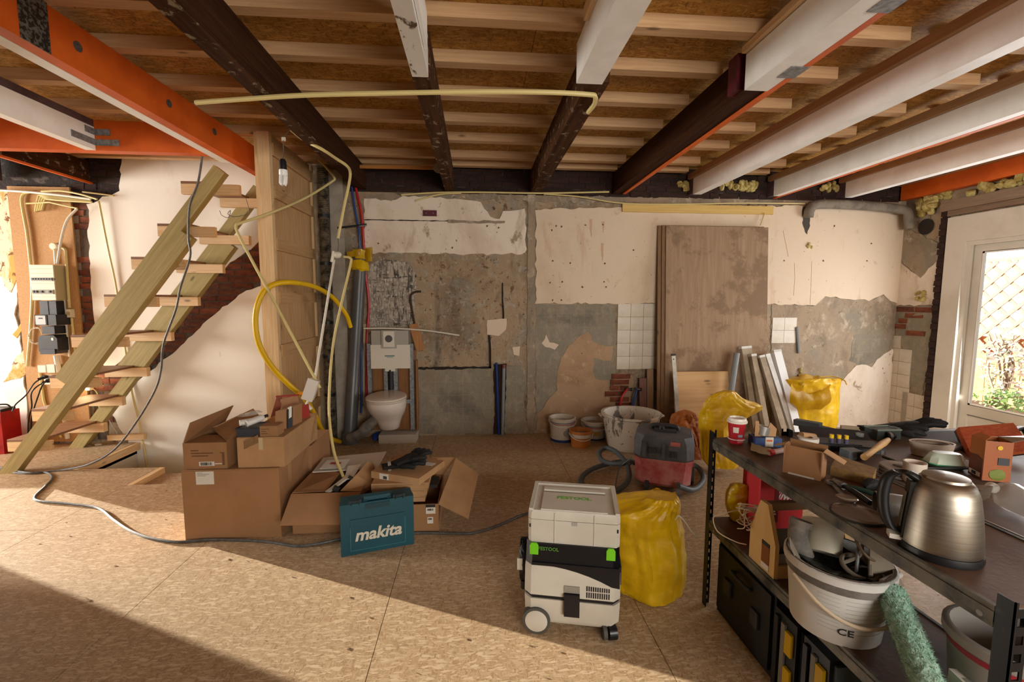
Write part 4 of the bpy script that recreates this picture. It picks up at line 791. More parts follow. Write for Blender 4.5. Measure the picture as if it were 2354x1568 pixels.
for x in (-.215, -.05, .05, .215):
    part(to, 'frame_rail', MB().box((x - .02, -.02, .12 if abs(x) > .1 else .45), (x + .02, .05, 1.03 if abs(x) > .1 else .8)).bevel(.004, 1), M_GALV)
part(to, 'frame_crossbar', MB().box((-.235, -.018, .40), (.235, .03, .44)).bevel(.004, 1), M_GALV)
part(to, 'backing_board', MB().box((-.24, .055, .10), (.255, .075, .95)), wood('brown_backing', '#7a4c22', '#93602e', 'z'))
part(to, 'side_board', MB().box((.255, .0, .10), (.27, .075, .85)), wood('brown_backing', '#7a4c22', '#93602e', 'z'))
part(to, 'printed_mark', MB().box((-.05, -.0515, .90), (.05, -.05, .912)).box((-.03, -.0515, .888), (.035, -.05, .893)), mat('teal_print', '#5a7d7c', .6), kind='stuff')
part(to, 'plinth', MB().box((-.12, -.10, .0), (.26, .08, .09)).bevel(.006), mat('aerated_block', '#b9ad9c', .9, bmp=.5))
single('offcut_board', MB().bar(P(950, 745, y=4.72), P(968, 805, y=4.72), .02, .09, (1, 0, 0)).bevel(.003, 1), wood('brown_offcut', '#94602f', '#ad7840', 'z'), 'brown wooden offcut tilted against the right side of the cistern', 'board')
bg = single('blue_bag', crumple(MB().sphere(P(868, 1004, z=.03), (.06, .05, .04), 12, 8), .025, 2, 18), mat('blue_film', '#23408c', .4), 'scrap of blue plastic film on the floor under the toilet', 'plastic bag', .6)
ins = single('pipe_insulation', crumple(MB().tube(bez([P(838, 745, y=4.84), P(836, 850, y=4.84), P(838, 925, y=4.82), P(848, 945, y=4.78), P(846, 980, y=4.76)], 6), .016, 8), .012, 4, 20), mat('torn_insulation', '#b39d7c', .95, bmp=.8), 'torn pale insulation around the pipes left of the toilet', 'insulation', True)
rp = thing('maroon_wall_plate', 'small maroon wooden plate screwed high on the white plaster', 'plate', P(987, 497, y=4.84))
a, b = P(972, 483, y=YB - .03), P(1004, 497, y=YB - .03); part(rp, 'plate', MB().box((a.x, YB - .032, b.z), (b.x, YB - .018, a.z)).bevel(.002, 1), M_MAROON, w=True)
for s in (.25, .75): part(rp, 'screw', MB().tube([Vector((a.x + (b.x - a.x) * s, YB - .034, (a.z + b.z) / 2)), Vector((a.x + (b.x - a.x) * s, YB - .032, (a.z + b.z) / 2))], .005, 8), M_GALV, w=True)
conduit('cream conduit running along the top of the back wall over the plaster', bez(pp([(922, 448), (1000, 443), (1100, 442), (1250, 444), (1400, 441)], y=4.82), 5), .009)
conduit('cream conduit branching from the top of the back wall', bez(pp([(955, 461), (1010, 447), (1060, 444)], y=4.815), 5), .008)
conduit('long thin cream conduit sagging to the yellow plank', bez(pp([(1250, 446), (1330, 452), (1440, 468), (1600, 469), (1700, 467), (1850, 468)], y=4.815), 5), .007)
single('yellow_plank', MB().box((1.57, YB - .04, 2.425), (3.27, YB - .018, 2.512)).bevel(.003, 1), wood('yellow_plank_wood', '#c9a457', '#d8b76d', 'x'), 'long yellowish plank fixed high on the back wall over the plywood', 'plank')
single('plastic_strap', MB().bar(P(1758, 490, y=4.82), P(1748, 518, y=4.82), .014, .004, (1, 0, 0)), M_CONDUIT, 'short yellow strap hanging from the end of the yellow plank', 'strap')
single('roof_lath', MB().bar(P(800, 383, y=4.62), P(1003, 386, y=4.62), .025, .03), wood('orange_lath', '#a86a2c', '#bd7e3b', 'x'), 'thin orange brown lath between two dark beams near the back wall', 'lath')
single('white_pipe_end', MB().tube([P(1006, 386, y=4.60), P(1008, 388, y=4.85)], .045, 16), mat('dusty_white_pipe', '#a8a296', .5), 'dusty white pipe end beside the chipped beam near the back wall', 'pipe', True)
conduit('cream conduit strung across the ceiling below the beams', bez([P(450, 236, z=2.57), P(560, 228, z=2.575), P(700, 219, z=2.585), P(900, 214, z=2.59), P(1100, 211, z=2.59), P(1250, 212, z=2.585), P(1350, 217, z=2.58), P(1368, 222, z=2.58), P(1366, 240, z=2.585), P(1352, 258, z=2.59)], 6), .013)
fd = thing('old_flue_pipe', 'cement covered grey flue pipe along the top of the right corner', 'pipe', P(1870, 480, y=4.8))
part(fd, 'pipe', MB().tube(bez([P(1858, 500, y=4.80), P(1862, 482, y=4.79), P(1880, 470, y=4.78), P(1960, 471, y=4.77), P(2040, 477, y=4.76), P(2078, 483, y=4.75)], 5), .05, 12), mat('cemented_pipe', '#6b6358', .9, c2='#857b6c', scale=9, bmp=.6), True, w=True)
part(fd, 'elbow', MB().tube(bez([P(2076, 483, y=4.75), P(2086, 488, y=4.73), P(2089, 505, y=4.72), P(2090, 526, y=4.72)], 4), .046, 12), mat('cemented_pipe', '#6b6358'), True, w=True)

single('timber_offcut', MB().bar(P(250, 1006, y=4.80), P(334, 1003, y=4.80), .04, .055).bevel(.003, 1), M_PINE_X, 'orange brown timber offcut lying along the wall at the back of the landing', 'timber')
conduit('thin loose wire looped around the upper cleats of the stairs', bez([P(565, 455, y=4.62), P(572, 480, y=4.60), P(568, 492, y=4.62), P(540, 498, y=4.62), P(524, 492, y=4.62), P(530, 484, y=4.62), P(525, 500, y=4.62), P(510, 495, y=4.62), P(505, 484, y=4.62)], 6), .003, M_CABLE, 'wire', 'loose_wire', n=5)
conduit('thin white wire trailing down the lower white wall behind the stairs', bez([P(242, 945, y=4.83), P(250, 965, y=4.83), P(262, 985, y=4.83), P(272, 1005, y=4.83), P(278, 1050, y=4.83)], 5), .003, M_WCABLE, 'wire', 'loose_wire', n=5)
for k, (px, py, c) in enumerate(((205, 1024, '#8a6f52'), (226, 1022, '#d8cfc0'))):
    single('plaster_lump', crumple(MB().sphere(P(px, py, z=.008), (.035, .02, .009), 10, 6), .008, k + 2, 30), mat('lump_%d' % k, c, .9), ('brown' if k == 0 else 'white') + ' lump of rubble lying on the landing behind the stairs', 'rubble')
# ------------------------------------------------------------------ cartons
M_CARD = mat('brown_cardboard', '#a07550', .8, c2='#987049', scale=5); M_CARDL = mat('light_cardboard', '#b58d63', .8, c2='#a9825a', scale=6)
M_CARDI = mat('carton_inside', '#8a6440', .85); M_LABEL = mat('white_label', '#d9d3c8', .6); M_INK = mat('black_ink', '#2a2622', .7); M_INKB = mat('brown_ink', '#6b4a33', .8)
CT = .006
def flap(root, pts, m=M_CARD, t=CT, name='flap'):
    pts = [Vector(p) for p in pts]; nrm = (pts[1] - pts[0]).cross(pts[-1] - pts[0]).normalized() * t
    return part(root, name, MB().prism(pts, nrm), m, w=True)
def carton(root, x0, x1, y0, y1, z0, z1, top=False, m=M_CARD):
    """panels of an open (or closed) carton, world axes"""
    g = .001
    part(root, 'front_panel', MB().box((x0, y0, z0), (x1, y0 + CT, z1)), m, w=True); part(root, 'back_panel', MB().box((x0, y1 - CT, z0), (x1, y1, z1)), m, w=True)
    part(root, 'side_panel', MB().box((x0, y0 + CT + g, z0), (x0 + CT, y1 - CT - g, z1)), m, w=True); part(root, 'side_panel', MB().box((x1 - CT, y0 + CT + g, z0), (x1, y1 - CT - g, z1)), m, w=True)
    part(root, 'bottom_panel', MB().box((x0 + CT + g, y0 + CT + g, z0), (x1 - CT - g, y1 - CT - g, z0 + CT)), M_CARDI, w=True)
    if top:
        xm = (y0 + y1) / 2
        part(root, 'top_flap', MB().box((x0, y0, z1 + g), (x1, xm - .002, z1 + g + CT)), m, w=True); part(root, 'top_flap', MB().box((x0, xm + .002, z1 + g), (x1, y1, z1 + g + CT)), m, w=True)
def printed(root, x0, x1, y, z1, rows, m=M_INKB, h=.008, gap=.018, name='print_line'):
    for k, (a, b) in enumerate(rows):
        z = z1 - k * gap; part(root, name, MB().box((x0 + a, y - .0012, z - h), (x0 + b, y - .0002, z)), m, w=True)
def barcode(root, at, right, up, w, h, n=14, name='barcode', world=True):
    b = MB(); r, u = Vector(right), Vector(up); f = r.cross(u); at = Vector(at); R_ = random.Random(5)
    for k in range(n):
        ww = w / n * R_.choice((.3, .5, .75)); a = at + r * (k * w / n) + f * .0004; b.prism([a, a + r * ww, a + r * ww + u * h, a + u * h], f * .0006)
    return part(root, name, b, M_INK, w=world, kind='stuff')
bb1 = thing('large_carton', 'large closed brown carton at the bottom of the left stack', 'carton', (-1.51, 3.05, 0))
carton(bb1, -1.80, -1.226, 2.815, 3.30, 0, .438, True)
dpo = part(bb1, 'document_pouch', MB().box((-1.715, 2.812, .355), (-1.61, 2.8145, .437)), M_LABEL, w=True)
printed(dpo, -1.705, -1.62, 2.812, .43, [(.0, .03), (.0, .07), (.0, .05)], mat('pale_ink', '#9b958a', .7), .003, .009)
part(bb1, 'tape_strip', MB().box((-1.229, 2.95, .30), (-1.2255, 3.0, .445)), M_CARDL, w=True)
bb2 = thing('large_carton', 'second large brown carton right behind the bottom carton of the stack', 'carton', (-1.47, 3.5, 0))
carton(bb2, -1.78, -1.205, 3.31, 3.72, 0, .415, True)
b2c = thing('open_carton', 'open brown carton with a raised flap and printed front on the left stack', 'carton', (-1.66, 3.05, .452))
carton(b2c, -1.79, -1.535, 2.83, 3.28, .447, .612)
A, B_ = Vector((-1.787, 2.83, .613)), Vector((-1.787, 3.28, .613))
flap(b2c, [A, B_, P(535, 932, y=3.28), P(436, 972, y=2.86)]); flap(b2c, [(-1.536, 2.84, .613), (-1.536, 3.27, .613), P(601, 962, y=3.3), P(582, 941, y=3.36), P(487, 985, y=3.12)], M_CARDL)
part(b2c, 'top_flap', MB().hexa([(-1.782, 2.837, .606), (-1.54, 2.837, .606), (-1.54, 3.02, .60), (-1.782, 3.02, .60), (-1.782, 2.837, .611), (-1.54, 2.837, .611), (-1.54, 3.02, .606), (-1.782, 3.02, .606)]), M_CARD, w=True)
printed(b2c, -1.745, -1.56, 2.83, .567, [(0, .045), (0, .13), (.004, .10)], M_INKB, .007, .017)
bl_ = part(b2c, 'barcode_label', MB().box((-1.70, 2.8275, .466), (-1.61, 2.8295, .493)), M_LABEL, w=True); barcode(bl_, (-1.69, 2.8272, .470), (1, 0, 0), (0, 0, 1), .07, .019)
part(b2c, 'narrow_label', MB().box((-1.607, 2.8275, .476), (-1.565, 2.8295, .482)), M_LABEL, w=True)
part(b2c, 'printed_mark', MB().box((-1.563, 2.8275, .47), (-1.55, 2.8297, .55)).box((-1.575, 2.8275, .545), (-1.563, 2.8297, .55)), M_INKB, w=True, kind='stuff')
b3c = thing('torn_carton', 'long brown carton with torn tape beside the open carton on the left stack', 'carton', (-1.33, 3.2, .447))
carton(b3c, -1.475, -1.195, 2.835, 3.42, .447, .630, True, M_CARDL)
part(b3c, 'torn_paper', crumple(MB().sheet(lambda u, v: Vector((-1.435 + .09 * u, 2.832 - .006 * math.sin(u * 3), .565 + .05 * v + .04 * u)), 6, 4).solid(.002), .004, 1, 40), M_CARDL, w=True)
part(b3c, 'clear_tape', MB().box((-1.345, 2.831, .56), (-1.32, 2.8345, .636)), mat('clear_tape', '#c6b08c', .15), w=True)
# tray with bottles and small boxes on top of the torn carton
ZT3 = .638
tr_ = thing('grey_tray', 'dark grey plastic tray holding white tubes on the torn carton', 'tray', (-1.41, 2.92, ZT3))
b = MB(); a0 = [(-1.485, 2.85), (-1.345, 2.85), (-1.345, 2.99), (-1.485, 2.99)]
b.hexa([(-1.48, 2.855, ZT3), (-1.35, 2.855, ZT3), (-1.35, 2.985, ZT3), (-1.48, 2.985, ZT3), (-1.485, 2.85, ZT3 + .05), (-1.345, 2.85, ZT3 + .05), (-1.345, 2.99, ZT3 + .05), (-1.485, 2.99, ZT3 + .05)]).bevel(.006)
M_TRAY = mat('slate_plastic', '#3c3f46', .5)
part(tr_, 'tub', b, M_TRAY, w=True); part(tr_, 'rim', MB().tube([Vector((x, y, ZT3 + .052)) for x, y in a0], .005, 6, True), M_TRAY, True, w=True)
def bottle(label, a, b, r, m=None, cap=None, name='white_tube', cat='tube'):
    a, b = Vector(a), Vector(b); d = (b - a); L = d.length; Mq = d.to_track_quat('Z', 'Y').to_matrix()
    t = thing(name, label, cat, (a + b) / 2)
    part(t, 'body', MB().lathe([(0, 0), (r, 0), (r, L * .72), (r * .55, L * .8), (r * .45, L * .82)], 16, a, Mq), m or mat('white_plastic', '#dcd8d0', .35), True, w=True)
    part(t, 'cap', MB().lathe([(r * .48, L * .8), (r * .48, L), (0, L)], 12, a, Mq), cap or mat('white_plastic', '#dcd8d0', .35), True, w=True); return t
bottle('white bottle lying left in the grey tray', (-1.475, 2.88, ZT3 + .08), (-1.38, 2.95, ZT3 + .082), .019)
bottle('fat white tube with a black label lying on the grey tray', (-1.43, 2.87, ZT3 + .078), (-1.35, 2.98, ZT3 + .10), .021, cap=M_INK)
pf = single('clear_pouch', crumple(MB().sheet(lambda u, v: Vector((-1.50 + .11 * u, 2.92 + .09 * v, ZT3 + .105 + .02 * u + .015 * math.sin(v * 4))), 10, 8).solid(.0015), .012, 9, 20), mat('clear_film', '#cfc9bd', .12, alpha=.45), 'crumpled clear plastic pouch lying over the grey tray', 'plastic bag', True)
sb1 = thing('small_carton', 'low printed carton in front of the tall tipped carton', 'carton', (-1.29, 2.88, ZT3))
carton(sb1, -1.343, -1.235, 2.85, 2.94, ZT3, ZT3 + .058, True, M_CARD); printed(sb1, -1.335, -1.25, 2.85, ZT3 + .048, [(0, .05), (0, .03), (.0, .04)], M_INKB, .004, .014)
sb2 = thing('tipped_carton', 'small brown carton with a dark stripe and torn red wrapper', 'carton', (-1.23, 3.0, ZT3))
q = [P(633, 946, y=2.96), P(633, 1004, y=2.96), P(668, 986, y=3.12), P(668, 932, y=3.12)]
part(sb2, 'body', MB().prism(q, (.05, .07, 0)).bevel(.003, 1), M_CARD, w=True)
part(sb2, 'dark_stripe', MB().prism([P(653, 941, y=3.03), P(653, 997, y=3.03), P(664, 990, y=3.075), P(664, 936, y=3.075)], (.03, -.012, 0)), mat('slate_print', '#3b3b40', .6), w=True)
part(sb2, 'white_sticker', MB().prism([P(661, 938, y=3.03), P(661, 962, y=3.03), P(667, 958, y=3.04), P(667, 934, y=3.04)], (.012, -.006, 0)), M_LABEL, w=True)
sb3 = thing('red_carton', 'opened red and brown carton at the back of the torn carton', 'carton', (-1.2, 3.2, ZT3))
part(sb3, 'body', MB().prism([P(670, 942, y=3.2), P(670, 985, y=3.2), P(694, 972, y=3.25), P(690, 934, y=3.25)], (.03, .08, 0)), mat('red_card', '#9b2e22', .7), w=True)
flap(sb3, [P(622, 960, y=3.1), P(636, 912, y=3.2), P(650, 908, y=3.25), P(644, 950, y=3.15)], mat('red_brown_card', '#8a4a35', .75)); flap(sb3, [P(644, 918, y=3.2), P(684, 908, y=3.3), P(690, 940, y=3.3), P(648, 950, y=3.2)], M_CARD)
part(sb3, 'red_edge', MB().bar(P(634, 912, y=3.22), P(688, 908, y=3.3), .01, .012), mat('red_card', '#9b2e22'), w=True)
# open carton with wide flaps on the floor
ba_ = thing('open_carton', 'wide open carton on the floor with flaps folded out, left of the blue-green case', 'carton', (-.95, 3.05, 0))
carton(ba_, -1.17, -.74, 2.845, 3.32, 0, .262)
flap(ba_, [(-1.17, 2.845, .264), (-.74, 2.845, .264), P(800, 1206, y=2.69), P(643, 1208, y=2.69)], M_CARD)
flap(ba_, [(-1.17, 2.86, .266), (-1.17, 3.30, .266), P(781, 1087, y=3.12), P(749, 1129, y=2.9)], M_CARD)
flap(ba_, [P(744, 1052, z=.268), P(888, 1038, z=.285), P(866, 1076, z=.30), P(718, 1085, z=.28)], M_LABEL, name='cream_lid')
part(ba_, 'paper_label', MB().prism([P(735, 1078, z=.302), P(752, 1058, z=.302), P(804, 1056, z=.302), P(790, 1076, z=.302)], (0, 0, .002)), mat('paper_white', '#e2ddd4', .6), w=True)
part(ba_, 'red_print', MB().prism([P(758, 1067, z=.306), P(762, 1063, z=.306), P(785, 1063, z=.306), P(782, 1067, z=.306)], (0, 0, .001)), mat('red_print', '#b33a2a', .6), w=True)
pk = thing('flat_pack_box', 'thin cardboard sleeve tilted inside the open carton', 'carton', (-.8, 3.0, .2))
part(pk, 'sleeve', MB().prism([P(782, 1129, y=2.9), P(818, 1092, y=3.0), P(846, 1060, y=3.15), P(860, 1088, y=3.1), P(856, 1112, y=2.98), P(826, 1130, y=2.88)], (.02, .05, -.03)), M_CARDL, w=True)
part(pk, 'black_clip', MB().obox(P(773, 1124, y=2.88), (.04, .02, .03), (0, .5, 0)).bevel(.004), M_INK, w=True); part(pk, 'black_clip', MB().obox(P(806, 1098, y=2.98), (.03, .015, .016), (0, .5, 0)).bevel(.004), M_INK, w=True)
single('white_profile_strip', MB().bar(P(752, 1132, y=2.87), P(818, 1082, y=3.12), .03, .012), M_LABEL, 'pale plastic strip lying diagonally in the open carton', 'strip')
single('paper_sheet', MB().prism([P(790, 1104, y=3.0), P(800, 1072, y=3.2), P(830, 1068, y=3.2), P(812, 1100, y=3.0)], (0, 0, .003)), mat('paper_white', '#e2ddd4'), 'sheet of printed paper sticking out of the open carton', 'paper')
# carton with the stack of flat boxes
bx_ = thing('open_carton', 'open carton with a big flap to the right holding a stack of flat boxes', 'carton', (-.46, 3.05, 0))
carton(bx_, -.69, -.245, 2.80, 3.28, 0, .187, m=M_CARD)
flap(bx_, [(-.245, 2.80, .188), P(1048, 1053, y=3.3), P(1100, 1089, y=3.22), P(1077, 1192, y=2.78)], M_CARDL)
flap(bx_, [(-.66, 3.28, .188), (-.245, 3.28, .188), P(1049, 1052, y=3.36), P(900, 1052, y=3.36)], M_CARDL)
al_ = part(bx_, 'address_label', MB().box((-.325, 2.797, .125), (-.265, 2.7995, .187)), M_LABEL, w=True); part(al_, 'label_header', MB().box((-.325, 2.7955, .168), (-.265, 2.7968, .187)), M_INK, w=True); barcode(al_, (-.315, 2.7965, .146), (1, 0, 0), (0, 0, 1), .04, .013)
sl_ = part(bx_, 'small_label', MB().box((-.317, 2.797, .06), (-.28, 2.7995, .102)), M_LABEL, w=True); barcode(sl_, (-.312, 2.7965, .085), (1, 0, 0), (0, 0, 1), .026, .011, 9)
zz = .188
for k, (lab) in enumerate(('lowest', 'middle', 'upper')):
    t = thing('flat_box', '%s of the three aligned flat cardboard boxes in the right carton' % lab, 'carton', (-.54, 3.0, zz), group='flat boxes in the right carton')
    part(t, 'body', MB().box((-.665 - .004 * k, 2.84, zz), (-.335 + .012 * k, 3.18, zz + .042)).bevel(.002, 1), M_CARDL, w=True)
    part(t, 'lid_seam', MB().box((-.664, 2.838, zz + .029), (-.337, 2.84, zz + .031)), M_CARDI, w=True); zz += .0425
t = thing('flat_box', 'flat cardboard box turned askew on top of the pile, under the black gloves', 'carton', (-.46, 3.02, zz), rotz=-.42)
part(t, 'body', MB().box((-.18, -.17, .001), (.18, .17, .046)).bevel(.002, 1), M_CARDL)
part(t, 'white_label', MB().box((-.115, -.1725, .004), (-.045, -.1705, .042)), M_LABEL); barcode(t, (-.085, -.173, .008), (1, 0, 0), (0, 0, 1), .03, .02, 9, world=False)
part(t, 'white_label', MB().box((-.1825, .03, .008), (-.1805, .09, .04)), M_LABEL); part(t, 'top_label', MB().box((.05, .05, .046), (.15, .10, .0475)), M_LABEL); part(t, 'end_flap', MB().box((-.03, .171, .03), (.10, .22, .034)), M_CARDL)
# black work gloves
def glove(name, label, at, rz, m, s=1.0, tilt=0, fan=(-.45, -.15, .1, .32), thumb=-1, lens=(.075, .085, .08, .065)):
    t = thing(name, label, 'glove', at, rz)
    M0 = Matrix.Rotation(tilt, 4, 'Y') @ Matrix.Scale(s, 4)
    hand = MB().loft([[(x, w * math.cos(a), .016 + h * math.sin(a)) for a in [2 * PI * k / 12 for k in range(12)]] for x, w, h in ((-.10, .034, .012), (-.06, .034, .013), (-.03, .036, .015), (.0, .043, .016), (.03, .042, .015), (.045, .036, .011))])
    part(t, 'palm', crumple(hand, .004, 3, 30).xf(M0), m, True)
    for k, (f, L) in enumerate(zip(fan, lens)):
        y = -.033 + .022 * k; d = Vector((math.cos(f * .6), math.sin(f * .6), 0)); p = Vector((.038, y, .016))
        part(t, 'finger', MB().tube([p, p + d * L * .5 + Vector((0, 0, .008)), p + d * L * .9 + Vector((0, 0, .002)), p + d * L], [.0115, .0115, .010, .004], 8).xf(M0), m, True)
    p = Vector((-.01, .035 * thumb, .018)); part(t, 'thumb', MB().tube([p, p + Vector((.025, .03 * thumb, .006)), p + Vector((.055, .045 * thumb, .0)), p + Vector((.062, .047 * thumb, 0))], [.014, .013, .011, .004], 8).xf(M0), m, True)
    return t
M_GLOVE = mat('black_knit', '#131314', .75, bmp=.4, bscale=120)
zg = zz + .05
g1 = glove('work_glove', 'black work glove on the askew flat box, palm down with a red label', (-.50, 2.99, zg), .35, M_GLOVE, 1.3)
part(g1, 'red_label', MB().box((-.07, -.012, .032), (-.045, .012, .036)), mat('pink_label', '#c98a86', .6)); part(g1, 'cuff_band', MB().lathe([(.032, 0), (.036, 0), (.036, .02), (.032, .02)], 14, (-.098, 0, .018), Matrix.Rotation(PI / 2, 3, 'Y')), mat('grey_cuff', '#8d8478', .8), True)
glove('work_glove', 'black work glove lying across the first glove on the flat box', (-.45, 3.02, zg + .035), .75, M_GLOVE, 1.25, -.1)
single('black_booklet', MB().box((-.345, 3.02, .2), (-.27, 3.17, .222)).bevel(.003), M_INK, 'black booklet beside the flat boxes in the right carton', 'booklet')
# blue-green tool case
mk = thing('tool_case', 'blue-green plastic power tool case with white lettering standing on the floor', 'tool case', (-.61, 2.70, 0), rotz=math.atan2(.115, .402))
M_MAK = mat('bluegreen_plastic', '#0e4552', .45, c2='#164e59', scale=6, lo=.45, hi=.8); M_MAKD = mat('bluegreen_dark', '#0e3640', .5)
part(mk, 'rear_shell', MB().box((-.207, -.04, .004), (.207, .04, .305)).bevel(.014, 2), M_MAK, True)
part(mk, 'front_shell', MB().box((-.209, -.092, .0), (.209, -.042, .308)).bevel(.012, 2), M_MAK, True)
part(mk, 'raised_panel', MB().box((-.155, -.097, .03), (.155, -.09, .215)).bevel(.006, 2), M_MAK, True)
for x in (-.125, .125): lt_ = part(mk, 'latch', MB().box((x - .035, -.085, .292), (x + .035, -.02, .326)).bevel(.006), M_MAKD); part(lt_, 'latch_clip', MB().tube(bez([(x - .022, -.088, .30), (x - .018, -.094, .322), (x + .018, -.094, .322), (x + .022, -.088, .30)], 4), .005, 6), M_INK, True)
part(mk, 'handle', MB().box((-.075, -.075, .312), (.075, -.035, .335)).box((-.078, -.075, .285), (-.058, -.035, .32)).box((.058, -.075, .285), (.078, -.035, .32)).bevel(.004, 1), M_MAK)
part(mk, 'handle_recess', MB().box((-.07, -.096, .268), (.07, -.085, .298)).bevel(.004), M_MAKD)
letter(mk, 'makita', .1, mat('cream_lettering', '#cfc8b6', .5), (.0, -.0985, .115), (1, 0, 0), (0, 0, 1), .22, .0028)
for (x0, x1, z0, z1) in ((-.158, .158, .026, .03), (-.158, -.154, .03, .17), (.154, .158, .03, .19)): part(mk, 'panel_edge', MB().box((x0, -.0985, z0), (x1, -.0955, z1)), mat('bluegreen_edge_light', '#2d6a75', .6))  # lighter strips paint in the highlight along the panel bevel
# strip of shavings and cement dust lie on the floor as scattered crumbs
def crumbs():
    R_ = random.Random(11); b = MB()
    for _ in range(260):
        x, y = R_.uniform(-3.2, 2.4), R_.uniform(1.3, 4.5)
        if -1.9 < x < -.2 and 2.6 < y < 3.8 or x < -1.7 and y > 3.6: continue
        s = R_.uniform(.002, .005); b.obox((x, y, s * .3 + .0005), (s * R_.uniform(.6, 3), s, s * .5), (0, 0, R_.uniform(0, 6)))
    o = _link('floor_crumbs', _mesh(b, 'floor_crumbs', mat('dusty_crumb', '#8d7a62', .9), False)); tag(o, 'scattered crumbs of plaster and wood on the floor', 'debris', kind='stuff'); return o
crumbs()
# ------------------------------------------------------------------ panels and profiles leaning on the back wall
M_PLYG = wood('grey_plywood', '#8f7358', '#a58a6d', 'z', .8, 30, False, .1, wear=('#83694f', 2.2, .5)); M_PLYE = wood('plywood_edge', '#7a5b3d', '#94724e', 'z')
def leaning(name, label, x0, x1, z1, yt, ybm, t, m, cat='panel', z0=0.0, group=None):
    b = MB().hexa([(x0, ybm, z0), (x1, ybm, z0), (x1, ybm + t, z0), (x0, ybm + t, z0), (x0, yt, z1), (x1, yt, z1), (x1, yt + t, z1), (x0, yt + t, z1)]).bevel(.0015, 1)
    return single(name, b, m, label, cat, group=group)
G = 'plywood panels leaning on the back wall'
leaning('plywood_panel', 'tall grey-brown plywood panel at the front of the leaning stack', 2.035, 3.185, 2.275, 4.775, 4.62, .018, M_PLYG, group=G)
leaning('plywood_panel', 'plywood panel second in the leaning stack, only its edge showing', 2.0, 3.15, 2.285, 4.796, 4.642, .018, M_PLYE, group=G)
leaning('plywood_panel', 'plywood panel at the back of the leaning stack, nearest the plaster', 1.965, 3.12, 2.285, 4.818, 4.664, .02, M_PLYE, group=G)
leaning('pine_panel', 'short pale pine plywood panel leaning on the tall one', 2.09, 2.69, .725, 4.575, 4.46, .018, wood('pale_plywood', '#c79c67', '#d9b27f', 'x', .7, 18, True, .1))
leaning('narrow_board', 'narrow maroon brown board leaning left of the plywood stack', 1.80, 1.88, .62, 4.80, 4.74, .018, wood('maroon_board', '#6b4438', '#7d5446', 'z'))
leaning('narrow_board', 'narrow grey board leaning directly against the plywood stack', 1.885, 1.955, .72, 4.80, 4.74, .018, M_PLYE)
al = thing('straightedge', 'long aluminium straightedge with a black end cap leaning on the plywood', 'straightedge', P(1560, 985, y=4.4))
a, b = P(1548, 818, y=4.52), P(1561, 1000, y=4.40); M_ALU = mat('aluminium', '#b9b4aa', .35, .7, c2='#a39d92', scale=12)
part(al, 'rail', MB().bar(b, a, .012, .042, (1, 0, 0)).bevel(.002, 1), M_ALU, w=True); part(al, 'end_cap', MB().bar(a, a + (a - b).normalized() * .02, .016, .046, (1, 0, 0)), M_INK, w=True)
part(al, 'hole', MB().tube([P(1548, 826, y=4.512), P(1548, 826, y=4.508)], .008, 10), M_INK, w=True)
single('grey_drain_pipe', MB().tube([P(1694, 812, y=4.50), P(1672, 960, y=4.40), P(1668, 1000, y=4.38)], .03, 14), mat('grey_pvc', '#7c7f80'), 'grey plastic pipe leaning beside the white profiles', 'pipe', True)
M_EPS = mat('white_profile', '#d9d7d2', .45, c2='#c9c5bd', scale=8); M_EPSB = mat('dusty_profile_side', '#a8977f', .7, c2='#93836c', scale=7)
def profile(label, a, b, w, t, m=M_EPS, group='white profiles leaning by the yellow bags'):
    tt = thing('white_profile', label, 'profile', b, group=group)
    part(tt, 'beam', MB().bar(b, a, t, w, (1, 0, 0)).bevel(.003, 1), m, w=True)
    e = (Vector(a) - Vector(b)).normalized(); part(tt, 'wrapped_end', MB().bar(Vector(a) - e * .02, Vector(a) + e * .004, t + .004, w + .004, (1, 0, 0)), M_EPS, w=True)
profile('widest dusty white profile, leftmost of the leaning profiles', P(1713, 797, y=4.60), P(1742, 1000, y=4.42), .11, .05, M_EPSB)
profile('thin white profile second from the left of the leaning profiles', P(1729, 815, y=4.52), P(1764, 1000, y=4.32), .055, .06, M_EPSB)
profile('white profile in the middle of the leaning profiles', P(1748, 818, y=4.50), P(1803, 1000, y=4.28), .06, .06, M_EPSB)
profile('white profile second from the right of the leaning profiles', P(1762, 815, y=4.56), P(1822, 1000, y=4.34), .05, .05, M_EPS)
profile('brightest white foam profile, rightmost of the leaning profiles', P(1783, 806, y=4.60), P(1834, 1000, y=4.30), .085, .06, mat('bright_foam', '#e6e6e4', .5))
